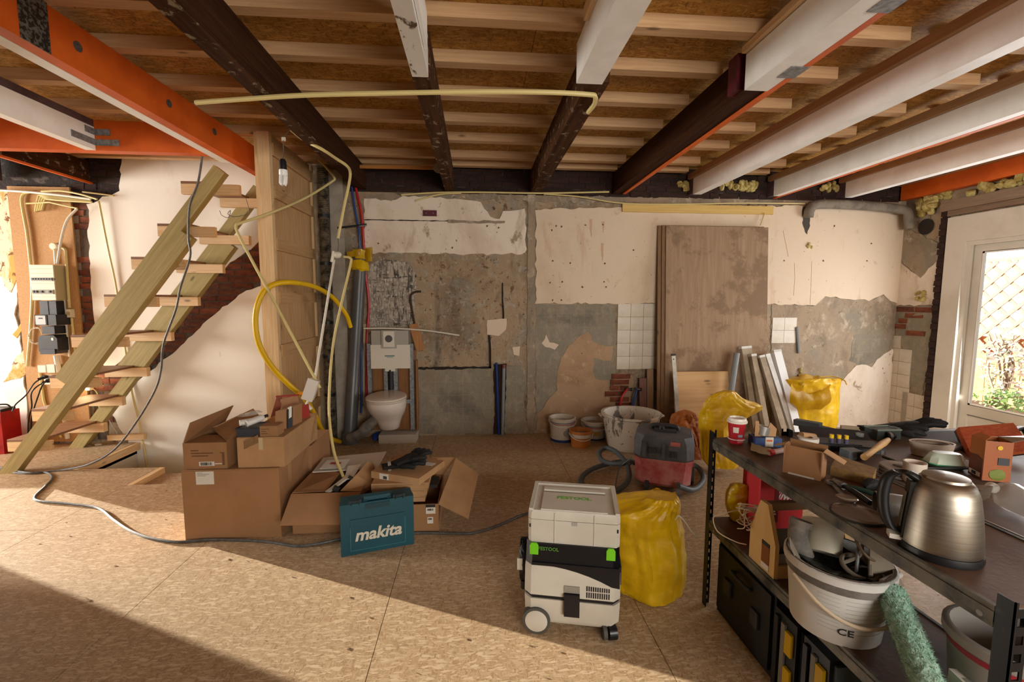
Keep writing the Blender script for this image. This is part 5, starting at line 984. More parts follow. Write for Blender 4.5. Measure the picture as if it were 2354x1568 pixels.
# ------------------------------------------------------------------ bags
def sack(mb, rows, yc, thick, n=40, amp=.03, seed=1, freq=7, folds=5, fold=.06, zmin=.002):
    """closed crumpled sack whose outline follows rows of (py, left px, right px)"""
    from mathutils import noise as N
    secs = []; K = 8; n = n * 2
    dense = []
    for i in range(len(rows) - 1):
        for j in range(K): t = j / K; dense.append([rows[i][q] + (rows[i + 1][q] - rows[i][q]) * t for q in range(len(rows[i]))])
    dense.append(list(rows[-1]))
    for i, row in enumerate(dense):
        py, l, r = row[:3]; th = row[3] if len(row) > 3 else thick
        A, B = P(l, py, y=yc), P(r, py, y=yc); c = (A + B) / 2; hw = (B.x - A.x) / 2; ring = []
        for k in range(n):
            a = 2 * PI * k / n; hgt = i / len(dense); f = 1 + fold * (1.1 * (1 - 2.6 * abs(N.noise(Vector((math.cos(a) * 1.9 + seed, math.sin(a) * 1.9, hgt * 1.1 + .8 * math.cos(a)))))) + .9 * (1 - 2.6 * abs(N.noise(Vector((math.cos(a) * 3.6, math.sin(a) * 3.6 + seed, hgt * 1.3 - 1.2 * math.sin(a + 1)))))) * (.4 + hgt))
            p = Vector((c.x + hw * math.cos(a) * (1 + (f - 1) * .45), yc + th / 2 + th / 2 * math.sin(a) * f, c.z))
            p += N.noise_vector(p * freq + Vector((seed, 0, seed))) * amp * (.4 if i < 3 else 1)
            rr = 1 - 2 * abs(N.noise(p * freq * 1.6 + Vector((seed * 3, 0, 0)))); r2 = 1 - 2 * abs(N.noise(p * freq * 3.6 + Vector((0, seed * 5, 0))))
            o_ = Vector((math.cos(a), math.sin(a), 0)); p += o_ * (rr * amp * .55 + r2 * amp * .3)
            ring.append(p)
        secs.append(ring)
    for ring in secs:
        for p in ring: p.z = max(p.z, zmin)
    mb.loft(secs); return mb
M_YB2 = mat('yellow_rubble_sack', '#d8ae0e', .38, c2='#c79a08', scale=5, bmp=.5, bscale=16)
yc = thing('rubble_sack', 'full yellow plastic rubble sack standing behind the white vacuum', 'sack', (.9, 2.2, 0))
part(yc, 'bag', sack(MB(), [(1388, 1450, 1580, .22), (1380, 1430, 1596, .30), (1330, 1422, 1604, .36), (1270, 1418, 1600, .36), (1220, 1418, 1584, .32), (1192, 1424, 1578, .26), (1175, 1462, 1574, .2), (1162, 1488, 1566, .16), (1150, 1502, 1556, .10)], 2.03, .36, 44, .017, 2, 6, 7, .085), M_YB2, .8, w=True)
q = P(1535, 1160, y=2.06); part(yc, 'neck_ruffle', crumple(MB().lathe([(.02, 0), (.05, .02), (.075, .05), (.06, .055), (.03, .03)], 22, q - Vector((0, -.06, .03))), .02, 4, 20), M_YB2, .8, w=True)
part(yc, 'tie_string', MB().tube(bez([P(1552, 1196, y=1.98), P(1560, 1186, y=1.97), P(1575, 1200, y=1.97), P(1590, 1222, y=1.98), P(1604, 1236, y=2.0)], 5), .003, 5), M_WCABLE, True, w=True)
single('rubble_sack', sack(MB(), [(1078, 1640, 1700, .1), (1060, 1632, 1706, .2), (1020, 1628, 1704, .22), (985, 1628, 1708, .22), (962, 1629, 1734, .2), (948, 1630, 1752, .14), (938, 1631, 1758, .1), (926, 1634, 1728, .1), (914, 1640, 1708, .09), (904, 1652, 1694, .07), (900, 1664, 1686, .05)], 3.55, .2, 44, .013, 5, 7, 6, .10), M_YB2, 'yellow sack with a pointed corner hanging over behind the coffee cup', 'sack', .8)
yb = thing('rubble_sack', 'open yellow sack with a folded rim standing in the far corner', 'sack', (3.68, 4.55, 0))
part(yb, 'bag', sack(MB(), [(1003, 1850, 1930, .2), (990, 1835, 1938, .32), (960, 1826, 1944, .34), (930, 1822, 1946, .34), (900, 1822, 1947, .34), (885, 1824, 1948, .3), (876, 1828, 1946, .22), (872, 1850, 1930, .1)], 4.36, .34, 44, .015, 7, 6, 6, .07), M_YB2, .8, w=True)
part(yb, 'drooping_rim', crumple(MB().sheet(lambda u, v: P(1816 + 92 * u, 880 + 46 * v + 26 * math.sin(u * PI) * (1 - v * .3), y=4.32 - .03 * math.sin(v * PI)), 16, 8).solid(.004), .03, 8, 10), M_YB2, .8, w=True)
part(yb, 'raised_corner', crumple(MB().sheet(lambda u, v: P(1836 + 46 * u, 862 + 30 * v, y=4.40 - .02 * math.sin(u * 6)), 10, 6).solid(.004), .02, 9, 14), M_YB2, .8, w=True)
part(yb, 'rim', MB().tube(bez([P(1885, 866, y=4.66), P(1915, 866, y=4.62), P(1940, 874, y=4.5), P(1946, 884, y=4.40)], 5), .006, 6), M_YB2, True, w=True)
single('orange_sack', sack(MB(), [(1056, 1592, 1622, .1), (1040, 1584, 1628, .2), (1015, 1574, 1630, .24), (990, 1560, 1628, .24), (972, 1556, 1620, .2), (958, 1560, 1606, .16), (950, 1572, 1594, .1)], 3.95, .24, 40, .022, 11, 8, 5, .12), mat('orange_net_sack', '#b5651f', .6, c2='#95501a', scale=9, bmp=.6, bscale=90), 'crumpled orange net sack beside the grey and red vacuum', 'sack', .8)
single('yellow_scrap', sack(MB(), [(1215, 1690, 1740, .08), (1190, 1686, 1744, .08), (1164, 1682, 1744, .08), (1150, 1680, 1740, .08), (1135, 1681, 1738, .08), (1122, 1690, 1736, .06), (1116, 1700, 1730, .03)], 1.95, .06, 24, .012, 13, 12, zmin=.446), M_YB2, 'crumpled yellow sack corner behind the shelf beside the red bag', 'sack', .8)
# ------------------------------------------------------------------ buckets and tub
def bucket(label, c, rb, rt, h, m, bands=(), inner=None, fill=None, name='paint_bucket', handle=True, cat='bucket', splash=None):
    t = thing(name, label, cat, c); th = .006
    part(t, 'pail', MB().lathe([(0, .0), (rb, .0), (rb + (rt - rb) * .5, h * .5), (rt, h - .012), (rt - th, h - .006), (rb + (rt - rb) * .5 - th, h * .5), (rb - th, .012), (0, .012)], 30), m, True)
    part(t, 'rim', MB().lathe([(rt + .001, h - .028), (rt + .009, h - .026), (rt + .009, h - .004), (rt + .003, h), (rt - .006, h), (rt - .006, h - .01)], 30), m, True)
    for (z0, z1, mm) in bands:
        r0, r1 = rb + (rt - rb) * z0 / h, rb + (rt - rb) * z1 / h
        part(t, 'label_band', MB().lathe([(r0 + .0008, z0), (r1 + .0008, z1), (r1 + .0016, z1), (r0 + .0016, z0)], 30), mm, True)
    if fill: part(t, 'paint_film', MB().lathe([(0, fill[0]), (rb + (rt - rb) * fill[0] / h - th - .001, fill[0])], 24), fill[1])
    if handle:
        zz = h - .03; part(t, 'handle', MB().tube([Vector(((rt + .01) * math.cos(a), -(rt + .012) * abs(math.sin(a)) ** .9 if True else 0, zz - .05 * math.sin(a))) for a in [PI * k / 14 for k in range(15)]], .004, 6), mat('white_plastic', '#dcd8d0'), True)
    return t
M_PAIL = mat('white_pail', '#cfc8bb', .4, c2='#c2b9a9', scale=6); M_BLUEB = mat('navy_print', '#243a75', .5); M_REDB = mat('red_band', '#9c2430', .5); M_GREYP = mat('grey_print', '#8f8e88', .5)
b = bucket('tall white paint bucket with navy base band, left of the three buckets', (.905, 4.62, 0), .118, .135, .25, M_PAIL, ((0.002, .03, M_BLUEB), (.205, .211, M_BLUEB), (.19, .196, M_REDB)), fill=(.2, mat('paint_pale', '#bfb5a5', .4)))
part(b, 'printed_mark', MB().sphere((.03, -.122, .11), (.045, .006, .045), 14, 8), M_GREYP, True)
b = bucket('white paint bucket with a red band beside the big mortar tub', (1.265, 4.66, 0), .115, .135, .20, M_PAIL, ((0.002, .02, M_BLUEB), (.15, .156, M_BLUEB), (.135, .142, M_REDB)), fill=(.16, mat('paint_dirty', '#8f8575', .5)))
part(b, 'printed_mark', MB().box((-.05, -.128, .06), (.03, -.121, .10)), mat('ochre_print', '#b08a3c', .5))
bucket('small translucent orange bucket in front of the two white buckets', (1.06, 4.42, 0), .095, .11, .165, mat('translucent_orange', '#c07a3c', .35, c2='#b06a2c', scale=5), ((.10, .16, M_PAIL),), fill=(.12, mat('paint_dirty', '#8f8575')))
tub = thing('mortar_tub', 'big round white mortar tub splashed with cement', 'tub', (1.56, 4.36, 0))
M_TUB = stained('cement_splashed_tub', '#cfc4b2', ((7, .56, .6, '#6f675b', (1, 1, .6)), (18, .62, .66, '#4d4841', (1, 1, 1))), .6, .2)
part(tub, 'basin', MB().lathe([(0, 0), (.215, 0), (.235, .03), (.282, .325), (.30, .335), (.30, .352), (.272, .352), (.225, .04), (0, .03)], 40), M_TUB, True)
for sx in (-1, 1): part(tub, 'grip', MB().box((sx * .30 - .02, -.07, .318), (sx * .30 + .02, .07, .334)).bevel(.008), M_TUB)
# taps coming out of the brick patch
tp = thing('angle_valve', 'pair of chrome stop valves with a red and a blue hose on the brick patch', 'valve', P(1450, 900, y=4.8))
for (px, hose, c) in ((1442, (1430, 912, 1424, 940), '#b8141d'), (1464, (1462, 905, 1452, 938), '#1c4590')):
    q = P(px, 895, y=4.80); part(tp, 'valve_body', MB().tube([q + Vector((0, .06, 0)), q], .014, 10).tube([q, q + Vector((.03, -.01, .0))], .011, 8), mat('chrome', '#9b9c9d', .2, 1.0), True, w=True)
    part(tp, 'valve_knob', MB().tube([q + Vector((.03, -.01, 0)), q + Vector((.05, -.015, 0))], .018, 10), M_BLACK, True, w=True)
    part(tp, 'hose', MB().tube(bez([q, P(hose[0], hose[1], y=4.78), P(hose[2], hose[3], y=4.78)], 5), .012, 8), mat('hose_' + c[1:], c, .4), True, w=True)
# ------------------------------------------------------------------ red and grey vacuum
vc = thing('vacuum_cleaner', 'dusty red and grey industrial vacuum with a coiled hose by the mortar tub', 'vacuum cleaner', (1.50, 3.42, 0), rotz=-.42)
M_VR = mat('dusty_red_plastic', '#a84a47', .6, c2='#bd7a72', scale=7); M_VG = mat('dusty_grey_plastic', '#4a4c50', .6, c2='#5d5f62', scale=8); M_VGD = mat('dark_grey_rubber', '#333437', .6)
def rbox(hx, hy, z, c=.05): return [(x, y, z) for x, y in ((-hx + c, -hy), (hx - c, -hy), (hx, -hy + c), (hx, hy - c), (hx - c, hy), (-hx + c, hy), (-hx, hy - c), (-hx, -hy + c))]
part(vc, 'red_tank', MB().loft([rbox(.185, .155, .045, .06), rbox(.205, .175, .07, .06), rbox(.21, .18, .20, .05), rbox(.215, .185, .255, .05), rbox(.20, .175, .27, .05)]).bevel(.008, 1), M_VR, .6)
part(vc, 'grey_head', MB().loft([rbox(.212, .182, .262, .05), rbox(.222, .192, .28, .05), rbox(.222, .19, .40, .06), rbox(.205, .175, .445, .06), rbox(.15, .13, .458, .05)]).bevel(.008, 1), M_VG, .6)
part(vc, 'red_side_panel', MB().prism([(.19, -.13, .22), (.222, -.13, .22), (.222, .1, .22), (.2, .1, .22)], (0.003, 0, .16)), M_VR)
for k in range(7): part(vc, 'vent_slot', MB().box((.224, -.11 + k * .018, .30), (.2275, -.102 + k * .018, .37)), M_VGD)
part(vc, 'top_handle', MB().tube(bez([(-.10, .0, .45), (-.08, .0, .485), (.08, .0, .485), (.10, .0, .45)], 6), .018, 10), M_VGD, True)
part(vc, 'switch_block', MB().box((-.07, -.09, .45), (.09, .09, .475)).bevel(.008), M_VGD); part(vc, 'rotary_knob', MB().lathe([(0, .02), (.02, .02), (.022, 0)], 14, (-.02, -.06, .475)), M_BLACK, True)
part(vc, 'red_badge', MB().box((.05, -.195, .385), (.12, -.188, .415)).bevel(.003), M_VR)
for x in (-.14, .0): part(vc, 'rib', MB().box((x - .012, -.202, .28), (x + .012, -.19, .40)).bevel(.003), M_VG)
part(vc, 'front_latch', MB().box((-.11, -.205, .32), (-.05, -.19, .36)).bevel(.004), M_VGD); part(vc, 'side_latch', MB().box((.21, -.03, .12), (.228, .03, .22)).bevel(.006), M_VGD)
for k in range(5): part(vc, 'front_slot', MB().box((.04 + k * .014, -.1955, .295), (.046 + k * .014, -.191, .345)), M_VGD)
for (x, y, r) in ((-.17, .1, .085), (.17, .1, .085)): part(vc, 'rear_wheel', MB().tube([Vector((x - .02, y, r)), Vector((x + .02 + (x > 0) * .045, y, r))], r, 20), M_VGD, True)
cw = part(vc, 'caster', MB().tube([Vector((.10, -.19, .05)), Vector((.135, -.19, .05))], .05, 18), mat('grey_wheel', '#6d6a67', .6), True); h = part(cw, 'caster_hub', MB().tube([Vector((.136, -.19, .05)), Vector((.141, -.19, .05))], .035, 16), M_VR, True)
part(vc, 'caster_fork', MB().box((.085, -.19, .05), (.10, -.12, .12)).bevel(.005), M_VR); part(vc, 'caster', MB().tube([Vector((-.13, -.16, .045)), Vector((-.10, -.16, .045))], .045, 16), M_VGD, True)
def ribbed(path, r, n=10):
    rs = [r * (1 if k % 2 else .88) for k in range(len(path))]; return MB().tube(path, rs, n)
M_HOSE = mat('grey_ribbed_hose', '#4d5153', .55)
hp = bez([P(1470, 1068, z=.10), P(1440, 1060, z=.05), P(1400, 1066, z=.03), P(1362, 1078, z=.03), P(1340, 1094, z=.03), P(1337, 1110, z=.03), P(1350, 1124, z=.03), P(1392, 1130, z=.03), P(1428, 1122, z=.03), P(1446, 1098, z=.05), P(1440, 1066, z=.10), P(1418, 1040, z=.13), P(1394, 1030, z=.13), P(1378, 1040, z=.10), P(1384, 1058, z=.06), P(1410, 1066, z=.085), P(1450, 1064, z=.12)], 12)
part(vc, 'hose', ribbed(hp, .022), M_HOSE, True, w=True)
part(vc, 'hose', ribbed(bez([P(1560, 1118, z=.10), P(1590, 1126, z=.05), P(1610, 1114, z=.03), P(1617, 1096, z=.03), P(1606, 1076, z=.03), P(1588, 1066, z=.05)], 12), .022), M_HOSE, True, w=True)
part(vc, 'power_lead', MB().tube(bez([P(1452, 1052, z=.18), P(1425, 1075, z=.08), P(1416, 1110, z=.02), P(1412, 1145, z=.006)], 6), .005, 6), M_CABLE, True, w=True)
# ------------------------------------------------------------------ white and black vacuum with stacked case
fv = thing('dust_extractor', 'light grey and black dust extractor with green clips in the foreground', 'vacuum cleaner', (.450, 2.0, 0), rotz=-.225)
M_FW = mat('light_grey_plastic', '#c9c4b8', .42, c2='#bfb9ac', scale=4); M_FB = mat('satin_black', '#121318', .3); M_FG = mat('signal_green', '#6fc41a', .45); M_FD = mat('grey_line', '#8f897d', .5)
HX, HY = .208, .155
part(fv, 'lower_tub', MB().loft([rbox(HX - .02, HY - .015, .045, .03), rbox(HX, HY, .07, .03), rbox(HX + .004, HY + .004, .165, .03)]).bevel(.006, 1), M_FW, .6)
part(fv, 'seal_strip', MB().loft([rbox(HX - .002, HY - .002, .166, .03), rbox(HX - .002, HY - .002, .182, .03)]), M_FB)
part(fv, 'upper_body', MB().loft([rbox(HX + .004, HY + .004, .183, .03), rbox(HX + .002, HY + .002, .30, .03), rbox(HX, HY, .318, .03)]).bevel(.006, 1), M_FW, .6)
part(fv, 'black_hood', MB().loft([rbox(HX - .001, HY - .001, .319, .03), rbox(HX - .004, HY - .004, .42, .03)]).bevel(.004, 1), M_FB, .6)
yf = -HY - .0045
cur = [(-HX + .03, .322)] + [(-HX + .03 + .05 * k, .326 - .078 * (k / 7) ** 2.2) for k in range(1, 8)] + [(HX - .002, .244), (HX - .002, .335), (-HX + .03, .335)]
part(fv, 'black_front_sweep', MB().prism([(x, yf, z) for x, z in cur], (0, .006, 0)), M_FB)
part(fv, 'black_side_sweep', MB().prism([(HX + .0065, -HY + .028, .244), (HX + .0065, HY - .03, .28), (HX + .0065, HY - .03, .33), (HX + .0065, -HY + .028, .33)], (-.005, 0, 0)), M_FB)
for k in range(11): part(fv, 'vent_slot', MB().box((.063 + k * .0095, yf + .0005, .190), (.069 + k * .0095, yf + .004, .216)), M_FB); 
for k in range(11): part(fv, 'vent_slot', MB().box((.063 + k * .0095, yf + .0005, .221), (.069 + k * .0095, yf + .004, .244 - .0004 * k)), M_FB)
part(fv, 'latch', MB().box((-.033, -HY - .022, .105), (.035, -HY - .003, .205)).bevel(.006), M_FB); part(fv, 'latch_recess', MB().box((-.033, -HY - .0085, .208), (.035, -HY - .003, .238)).bevel(.003), M_FD)
for x in (-.168, .165): 
    part(fv, 'green_clip', MB().prism([(x - .019, -HY - .006, .372), (x + .019, -HY - .006, .372), (x + .019, -HY - .006, .412), (x + .011, -HY - .006, .424), (x - .011, -HY - .006, .424), (x - .019, -HY - .006, .412)], (0, .008, 0)).bevel(.002, 1), M_FG)
letter(fv, 'FESTOOL', .022, mat('dim_green_print', '#4d7d33', .5), (-.105, -HY - .0005, .398), (1, 0, 0), (0, 0, 1), 0, .0006)
rw_ = part(fv, 'rear_wheel', MB().tube([Vector((-.155, -HY - .012, .062)), Vector((-.155, -HY + .03, .062))], .062, 26), mat('grey_tyre', '#4a4844', .7), True)
part(rw_, 'wheel_disc', MB().lathe([(0, .004), (.04, .004), (.05, .0), (.05, -.006)], 24, (-.155, -HY - .013, .062), Matrix.Rotation(PI / 2, 3, 'X')), M_FW, True)
part(fv, 'rear_wheel', MB().tube([Vector((-.155, HY - .03, .062)), Vector((-.155, HY + .012, .062))], .062, 26), mat('grey_tyre', '#4a4844'), True)
for (x, y) in ((.165, -.135), (.165, .11)):
    part(fv, 'caster', MB().tube([Vector((x - .004, y - .014, .032)), Vector((x + .03, y - .004, .032))], .032, 18), M_FB, True); part(fv, 'caster', MB().tube([Vector((x - .028, y - .018, .032)), Vector((x - .012, y - .014, .032))], .03, 18), mat('grey_tyre', '#4a4844'), True)
    part(fv, 'caster_plate', MB().box((x - .03, y - .02, .038), (x + .03, y + .02, .056)), M_FB)
part(fv, 'hose_hook', MB().box((-HX - .035, -.04, .19), (-HX - .003, -.02, .26)).bevel(.004), M_FW)
coil = []
for k in range(0, 150): a = k * .28; coil.append(Vector((-HX - .018 - .014 * math.sin(k * .9), -.03 + .05 * math.cos(a), .27 + .10 * math.sin(a))))
part(fv, 'power_lead', MB().tube(coil, .0055, 6), M_FB, True)
part(fv, 'plug', MB().tube([Vector((-HX - .02, -.035, .165)), Vector((-HX - .02, -.035, .125))], .014, 10), M_FB, True)
part(fv, 'lead_strap', MB().box((-HX - .045, -.085, .245), (-HX - .02, -.075, .30)).bevel(.003), M_FW)
sy = thing('systainer_case', 'light grey stackable tool case with green lettering on the dust extractor', 'tool case', (.455, 2.005, .421), rotz=-.225)
part(sy, 'body', MB().loft([rbox(.198, .15, .0, .014), rbox(.200, .152, .012, .014), rbox(.200, .152, .105, .014)]).bevel(.003, 1), M_FW, .6)
part(sy, 'lid', MB().loft([rbox(.200, .152, .107, .014), rbox(.200, .152, .135, .014), rbox(.193, .146, .147, .014)]).bevel(.003, 1), M_FW, .6)
part(sy, 'lid_rim', MB().box((-.197, -.149, .145), (-.178, .149, .155)).box((.178, -.149, .145), (.197, .149, .155)).box((-.178, .125, .145), (.178, .149, .155)).bevel(.003, 1), M_FW)
part(sy, 'top_handle', MB().box((-.145, .055, .147), (.145, .085, .156)).bevel(.004), M_FW); part(sy, 'lid_panel', MB().box((-.145, -.142, .146), (.145, .035, .152)).bevel(.003), M_FW); part(sy, 'handle_groove', MB().box((-.145, .04, .146), (.145, .054, .149)), M_FD)
letter(sy, 'FESTOOL', .036, mat('leaf_green_print', '#6aa84a', .5), (.0, -.02, .1525), (1, 0, 0), (0, 1, 0), 0, .001, wide=1.05)
for x in (-.082, .09): part(sy, 'front_rib', MB().box((x - .0025, -.1555, .005), (x + .0025, -.152, .14)), M_FW)
part(sy, 'maker_mark', MB().box((-.008, -.1545, .088), (.016, -.1525, .104)).bevel(.001, 1), mat('silver_mark', '#9d9a94', .4))
for x in (-.19, .19): part(sy, 'side_hook', MB().box((x - .004, -.1545, .07), (x + .002, -.152, .085)), M_FB)
# ------------------------------------------------------------------ steel shelving and work table
SX0, SX1, SY0, SY1, ZS, ZL = 1.11, 1.505, .79, 2.02, .84, .442
sh = thing('shelving_unit', 'black steel shelving with brown hardboard shelves in the right foreground', 'shelf', (1.3, 1.4, 0))
M_STEEL = mat('scuffed_black_steel', '#1b1d20', .4, .5, c2='#4a4a47', scale=13, lo=.58, hi=.7); M_HARD = mat('brown_hardboard', '#4f3728', .55, c2='#62483a', scale=5, bmp=.1, bscale=60)
M_RAILW = mat('worn_rail', '#6f6b60', .5, .3, c2='#2a2b2b', scale=11, lo=.42, hi=.66)
def post(x, y, sx, sy):
    b = MB().box((x, y, 0), (x + sx * .008, y + sy * .003, .875)).box((x + sx * .026, y, 0), (x + sx * .034, y + sy * .003, .875)).box((x, y, 0), (x + sx * .003, y + sy * .034, .875))
    for k in range(22): b.box((x + sx * .008, y, .04 * k), (x + sx * .026, y + sy * .003, .04 * k + .02))
    return part(sh, 'post', b, M_STEEL, w=True, kind='stuff')
for (x, y, sx, sy) in ((SX0, SY1, 1, -1), (SX1, SY1, -1, -1), (SX1, SY0, -1, 1), (SX0, SY0, 1, 1)): post(x, y, sx, sy)
for z in (ZS, ZL):
    for x in (SX0, SX1 - .012): part(sh, 'side_rail', MB().box((x, SY0 + .036, z - .046), (x + .012, SY1 - .036, z + .003)).box((x - .003 * (x < 1.3), SY0 + .036, z - .034), (x + .012, SY1 - .036, z - .010)).bevel(.002, 1), M_RAILW, w=True)
    for y in (SY0 + .004, SY1 - .016): part(sh, 'end_rail', MB().box((SX0 + .036, y, z - .046), (SX1 - .036, y + .012, z - .008)).bevel(.002, 1), M_STEEL, w=True)
    part(sh, 'shelf_board', MB().box((SX0 + .0125, SY0 + .037, z - .007), (SX1 - .0125, SY1 - .005, z)), M_HARD, w=True)
    for (y0) in (SY0 + .06, SY1 - .08): part(sh, 'rail_rivet', MB().tube([Vector((SX0 - .004, y0, z - .03)), Vector((SX0, y0, z - .03))], .007, 8), M_GALV, w=True)
tb = thing('work_table', 'grey brown work table standing behind the steel shelving', 'table', (2.05, 1.3, 0))
part(tb, 'table_top', MB().box((1.52, .35, .812), (2.62, 2.08, ZS - .003)).bevel(.003), mat('dusty_table_top', '#6b5a50', .55, c2='#5b4a40', scale=4), w=True)
for (x, y) in ((1.56, 2.03), (2.56, 2.03), (2.56, .40), (1.56, .40)): part(tb, 'leg', MB().box((x - .03, y - .03, 0), (x + .03, y + .03, .811)).bevel(.004, 1), M_PINE_Z, w=True)
part(tb, 'metal_edge', MB().box((1.515, .4, ZS - .012), (1.5195, 2.0, ZS + .002)), M_ALU, w=True)
S = ZS + .001
def on(px, py, z=S): return P(px, py, z=z)
# coffee cup
c = on(1692, 1018); cp = thing('coffee_cup', 'red paper coffee cup with a white lid at the far end of the shelf', 'cup', c)
part(cp, 'cup', MB().lathe([(0, 0), (.028, 0), (.039, .1), (.037, .1), (.027, .004)], 24), mat('red_paper', '#b01e2a', .4), True)
lid_ = part(cp, 'lid', MB().lathe([(.04, .096), (.043, .098), (.043, .106), (.039, .108), (.037, .118), (.032, .119), (.031, .112), (0, .112)], 24), mat('white_lid', '#e3ddd3', .35), True)
part(cp, 'sleeve_print', MB().lathe([(.0355, .02), (.0358, .022), (.0358, .024)], 24), M_LABEL, True)
def on_cup(a, z, w, h, m, name): 
    r = .0285 + .011 * z / .1; f = lambda u, v: Vector(((r + .0008 + .011 * h * v / .1) * math.sin(a + u * w / r), -(r + .0008 + .011 * h * v / .1) * math.cos(a + u * w / r), z + h * v)); return part(cp, name, MB().sheet(f, 5, 1), m)
on_cup(-.95, .055, .022, .026, M_LABEL, 'white_mark'); on_cup(-.35, .035, .02, .012, mat('blue_grey_print', '#8aa0ac', .5), 'printed_label'); on_cup(-.4, .008, .03, .02, mat('pink_print', '#c4626a', .5), 'printed_label')
for k in range(5): on_cup(.55, .012 + k * .017, .006, .010, mat('holly_green', '#2e6b46', .5), 'green_mark')
# blue tape box with a tape roll and an opened card
c = on(1765, 1028); bt = thing('blue_box', 'blue box with an orange printed label and torn tan card', 'box', c, rotz=-.15)
part(bt, 'tub', MB().box((-.055, 0, 0), (.06, .07, .04)).bevel(.003, 1), mat('blue_card', '#27407c', .5, c2='#3a6d8c', scale=9)); part(bt, 'label', MB().box((-.012, -.002, .002), (.022, -.0005, .045)), M_LABEL)
part(bt, 'orange_print', MB().box((-.008, -.0035, .026), (.017, -.0022, .034)), mat('orange_print', '#d2642a', .5))
part(bt, 'card', MB().prism([(-.045, .03, .03), (.045, .03, .03), (.05, .03, .075), (.02, .03, .105), (.005, .03, .06), (-.025, .03, .062), (-.03, .03, .11), (-.045, .03, .11)], (0, .004, 0)), M_CARDL)
tape = thing('tape_roll', 'grey tape roll standing upright inside the blue box', 'tape', c + Vector((.005, .055, .062))); part(tape, 'roll', MB().lathe([(.022, -.02), (.034, -.02), (.034, .02), (.022, .02), (.022, -.02)], 22, (0, 0, .0), Matrix.Rotation(.25, 3, 'Y')), mat('silver_tape', '#a8a59f', .3, .5), True); part(tape, 'core', MB().lathe([(.021, -.02), (.022, -.02), (.022, .02), (.021, .02)], 18, (0, 0, 0), Matrix.Rotation(.25, 3, 'Y')), M_CARDL, True)
# masking tape roll, card
c = on(1856, 1028); tr2 = thing('masking_tape', 'white masking tape roll lying behind the small open carton', 'tape', c)
part(tr2, 'roll', MB().lathe([(.02, 0), (.042, 0), (.042, .046), (.02, .046), (.02, 0)], 28), mat('masking_white', '#d6d0c6', .6), True); part(tr2, 'core', MB().lathe([(.0185, .001), (.0198, .001), (.0198, .046), (.0185, .046), (.0185, .001)], 24), M_CARDL, True)
single('cardboard_tube', MB().tube([on(1842, 1000, S + .05), on(1872, 1004, S + .035)], .014, 12), M_CARDL, 'short cardboard tube lying on the masking tape roll', 'tube', True)
# scraps: red capped tube and paper
t = thing('silicone_tube', 'clear tube with a red cap lying beside the small carton', 'tube', on(1788, 1050)); a, b = on(1776, 1046) + Vector((0, 0, .012)), on(1806, 1040) + Vector((0, 0, .012))
part(t, 'tube', MB().tube([a, b], .011, 12), mat('clear_pinkish', '#b79a94', .2), True, w=True); part(t, 'cap', MB().tube([a + (a - b) * .25, a], .013, 12), mat('red_cap', '#b81f22', .4), True, w=True)
single('paper_scrap', crumple(MB().sheet(lambda u, v: on(1726 + 45 * u, 1018 + 18 * v + 12 * u, S + .008 + .02 * u * v), 8, 6).solid(.0015), .006, 3, 40), mat('cream_paper', '#d8c9a0', .7), 'crumpled cream paper between the cup and the red capped tube', 'paper', True)
# small open carton
a, b = on(1798, 1085), on(1886, 1107); d = (b - a); sc = thing('small_open_carton', 'small open brown carton tilted on the shelf with its flap out', 'carton', (a + b) / 2, rotz=math.atan2(d.y, d.x)); w_ = d.length / 2; hh = P(1812, 1018, y=a.y).z - S
part(sc, 'front_panel', MB().prism([(-w_, 0, .0), (w_, 0, 0), (w_, .015, hh * .92), (-w_, .015, hh * .92)], (0, .003, 0)), M_CARD); part(sc, 'side_panel', MB().box((-w_, .004, 0), (-w_ + .003, .075, hh * .9)), M_CARD); part(sc, 'side_panel', MB().box((w_ - .003, .004, 0), (w_, .075, hh * .9)), M_CARD)
part(sc, 'back_panel', MB().prism([(-w_, .076, 0), (w_, .076, 0), (w_, .082, hh), (-w_, .082, hh)], (0, .003, 0)), M_CARDI); part(sc, 'bottom_panel', MB().box((-w_ + .004, .004, 0), (w_ - .004, .075, .003)), M_CARDI)
part(sc, 'flap', MB().prism([(w_, .02, hh * .9), (w_, .07, hh * .9), (w_ + .06, .075, hh * .62), (w_ + .06, .03, hh * .62)], (0, 0, .003)), M_CARDL); part(sc, 'flap', MB().prism([(-w_, .02, hh * .9), (-w_, .07, hh * .9), (-w_ - .04, .06, hh * .75), (-w_ - .04, .03, hh * .75)], (0, 0, .003)), M_CARDL); part(sc, 'red_edge', MB().box((-w_ + .02, -.001, 0), (w_ - .02, 0, .006)), M_LABEL)
# long black open tool box with bits
kt = thing('black_bit_case', 'open black tool case with yellow topped bits behind the small carton', 'tool case', on(1935, 1030), rotz=-.35)
part(kt, 'tray', MB().box((-.14, -.055, 0), (.14, .055, .028)).bevel(.005), M_BLACK); part(kt, 'lid', MB().prism([(-.14, .056, .012), (.14, .056, .012), (.15, .14, .04), (-.13, .14, .045)], (0, .004, .008)).bevel(.002, 1), M_BLACKBOX); part(kt, 'inner_rim', MB().box((-.12, -.04, .028), (.06, .04, .032)).bevel(.002, 1), M_BLACKBOX)
for k in range(3):
    x = -.055 + .028 * k; part(kt, 'bit_holder', MB().tube([Vector((x, -.035, .03)), Vector((x, -.035, .052))], .0085, 10), mat('violet_grey', '#4d4a66', .5), True); part(kt, 'yellow_top', MB().tube([Vector((x, -.035, .052)), Vector((x, -.035, .068))], .0085, 10), mat('yellow_cap', '#d8b313', .4), True)
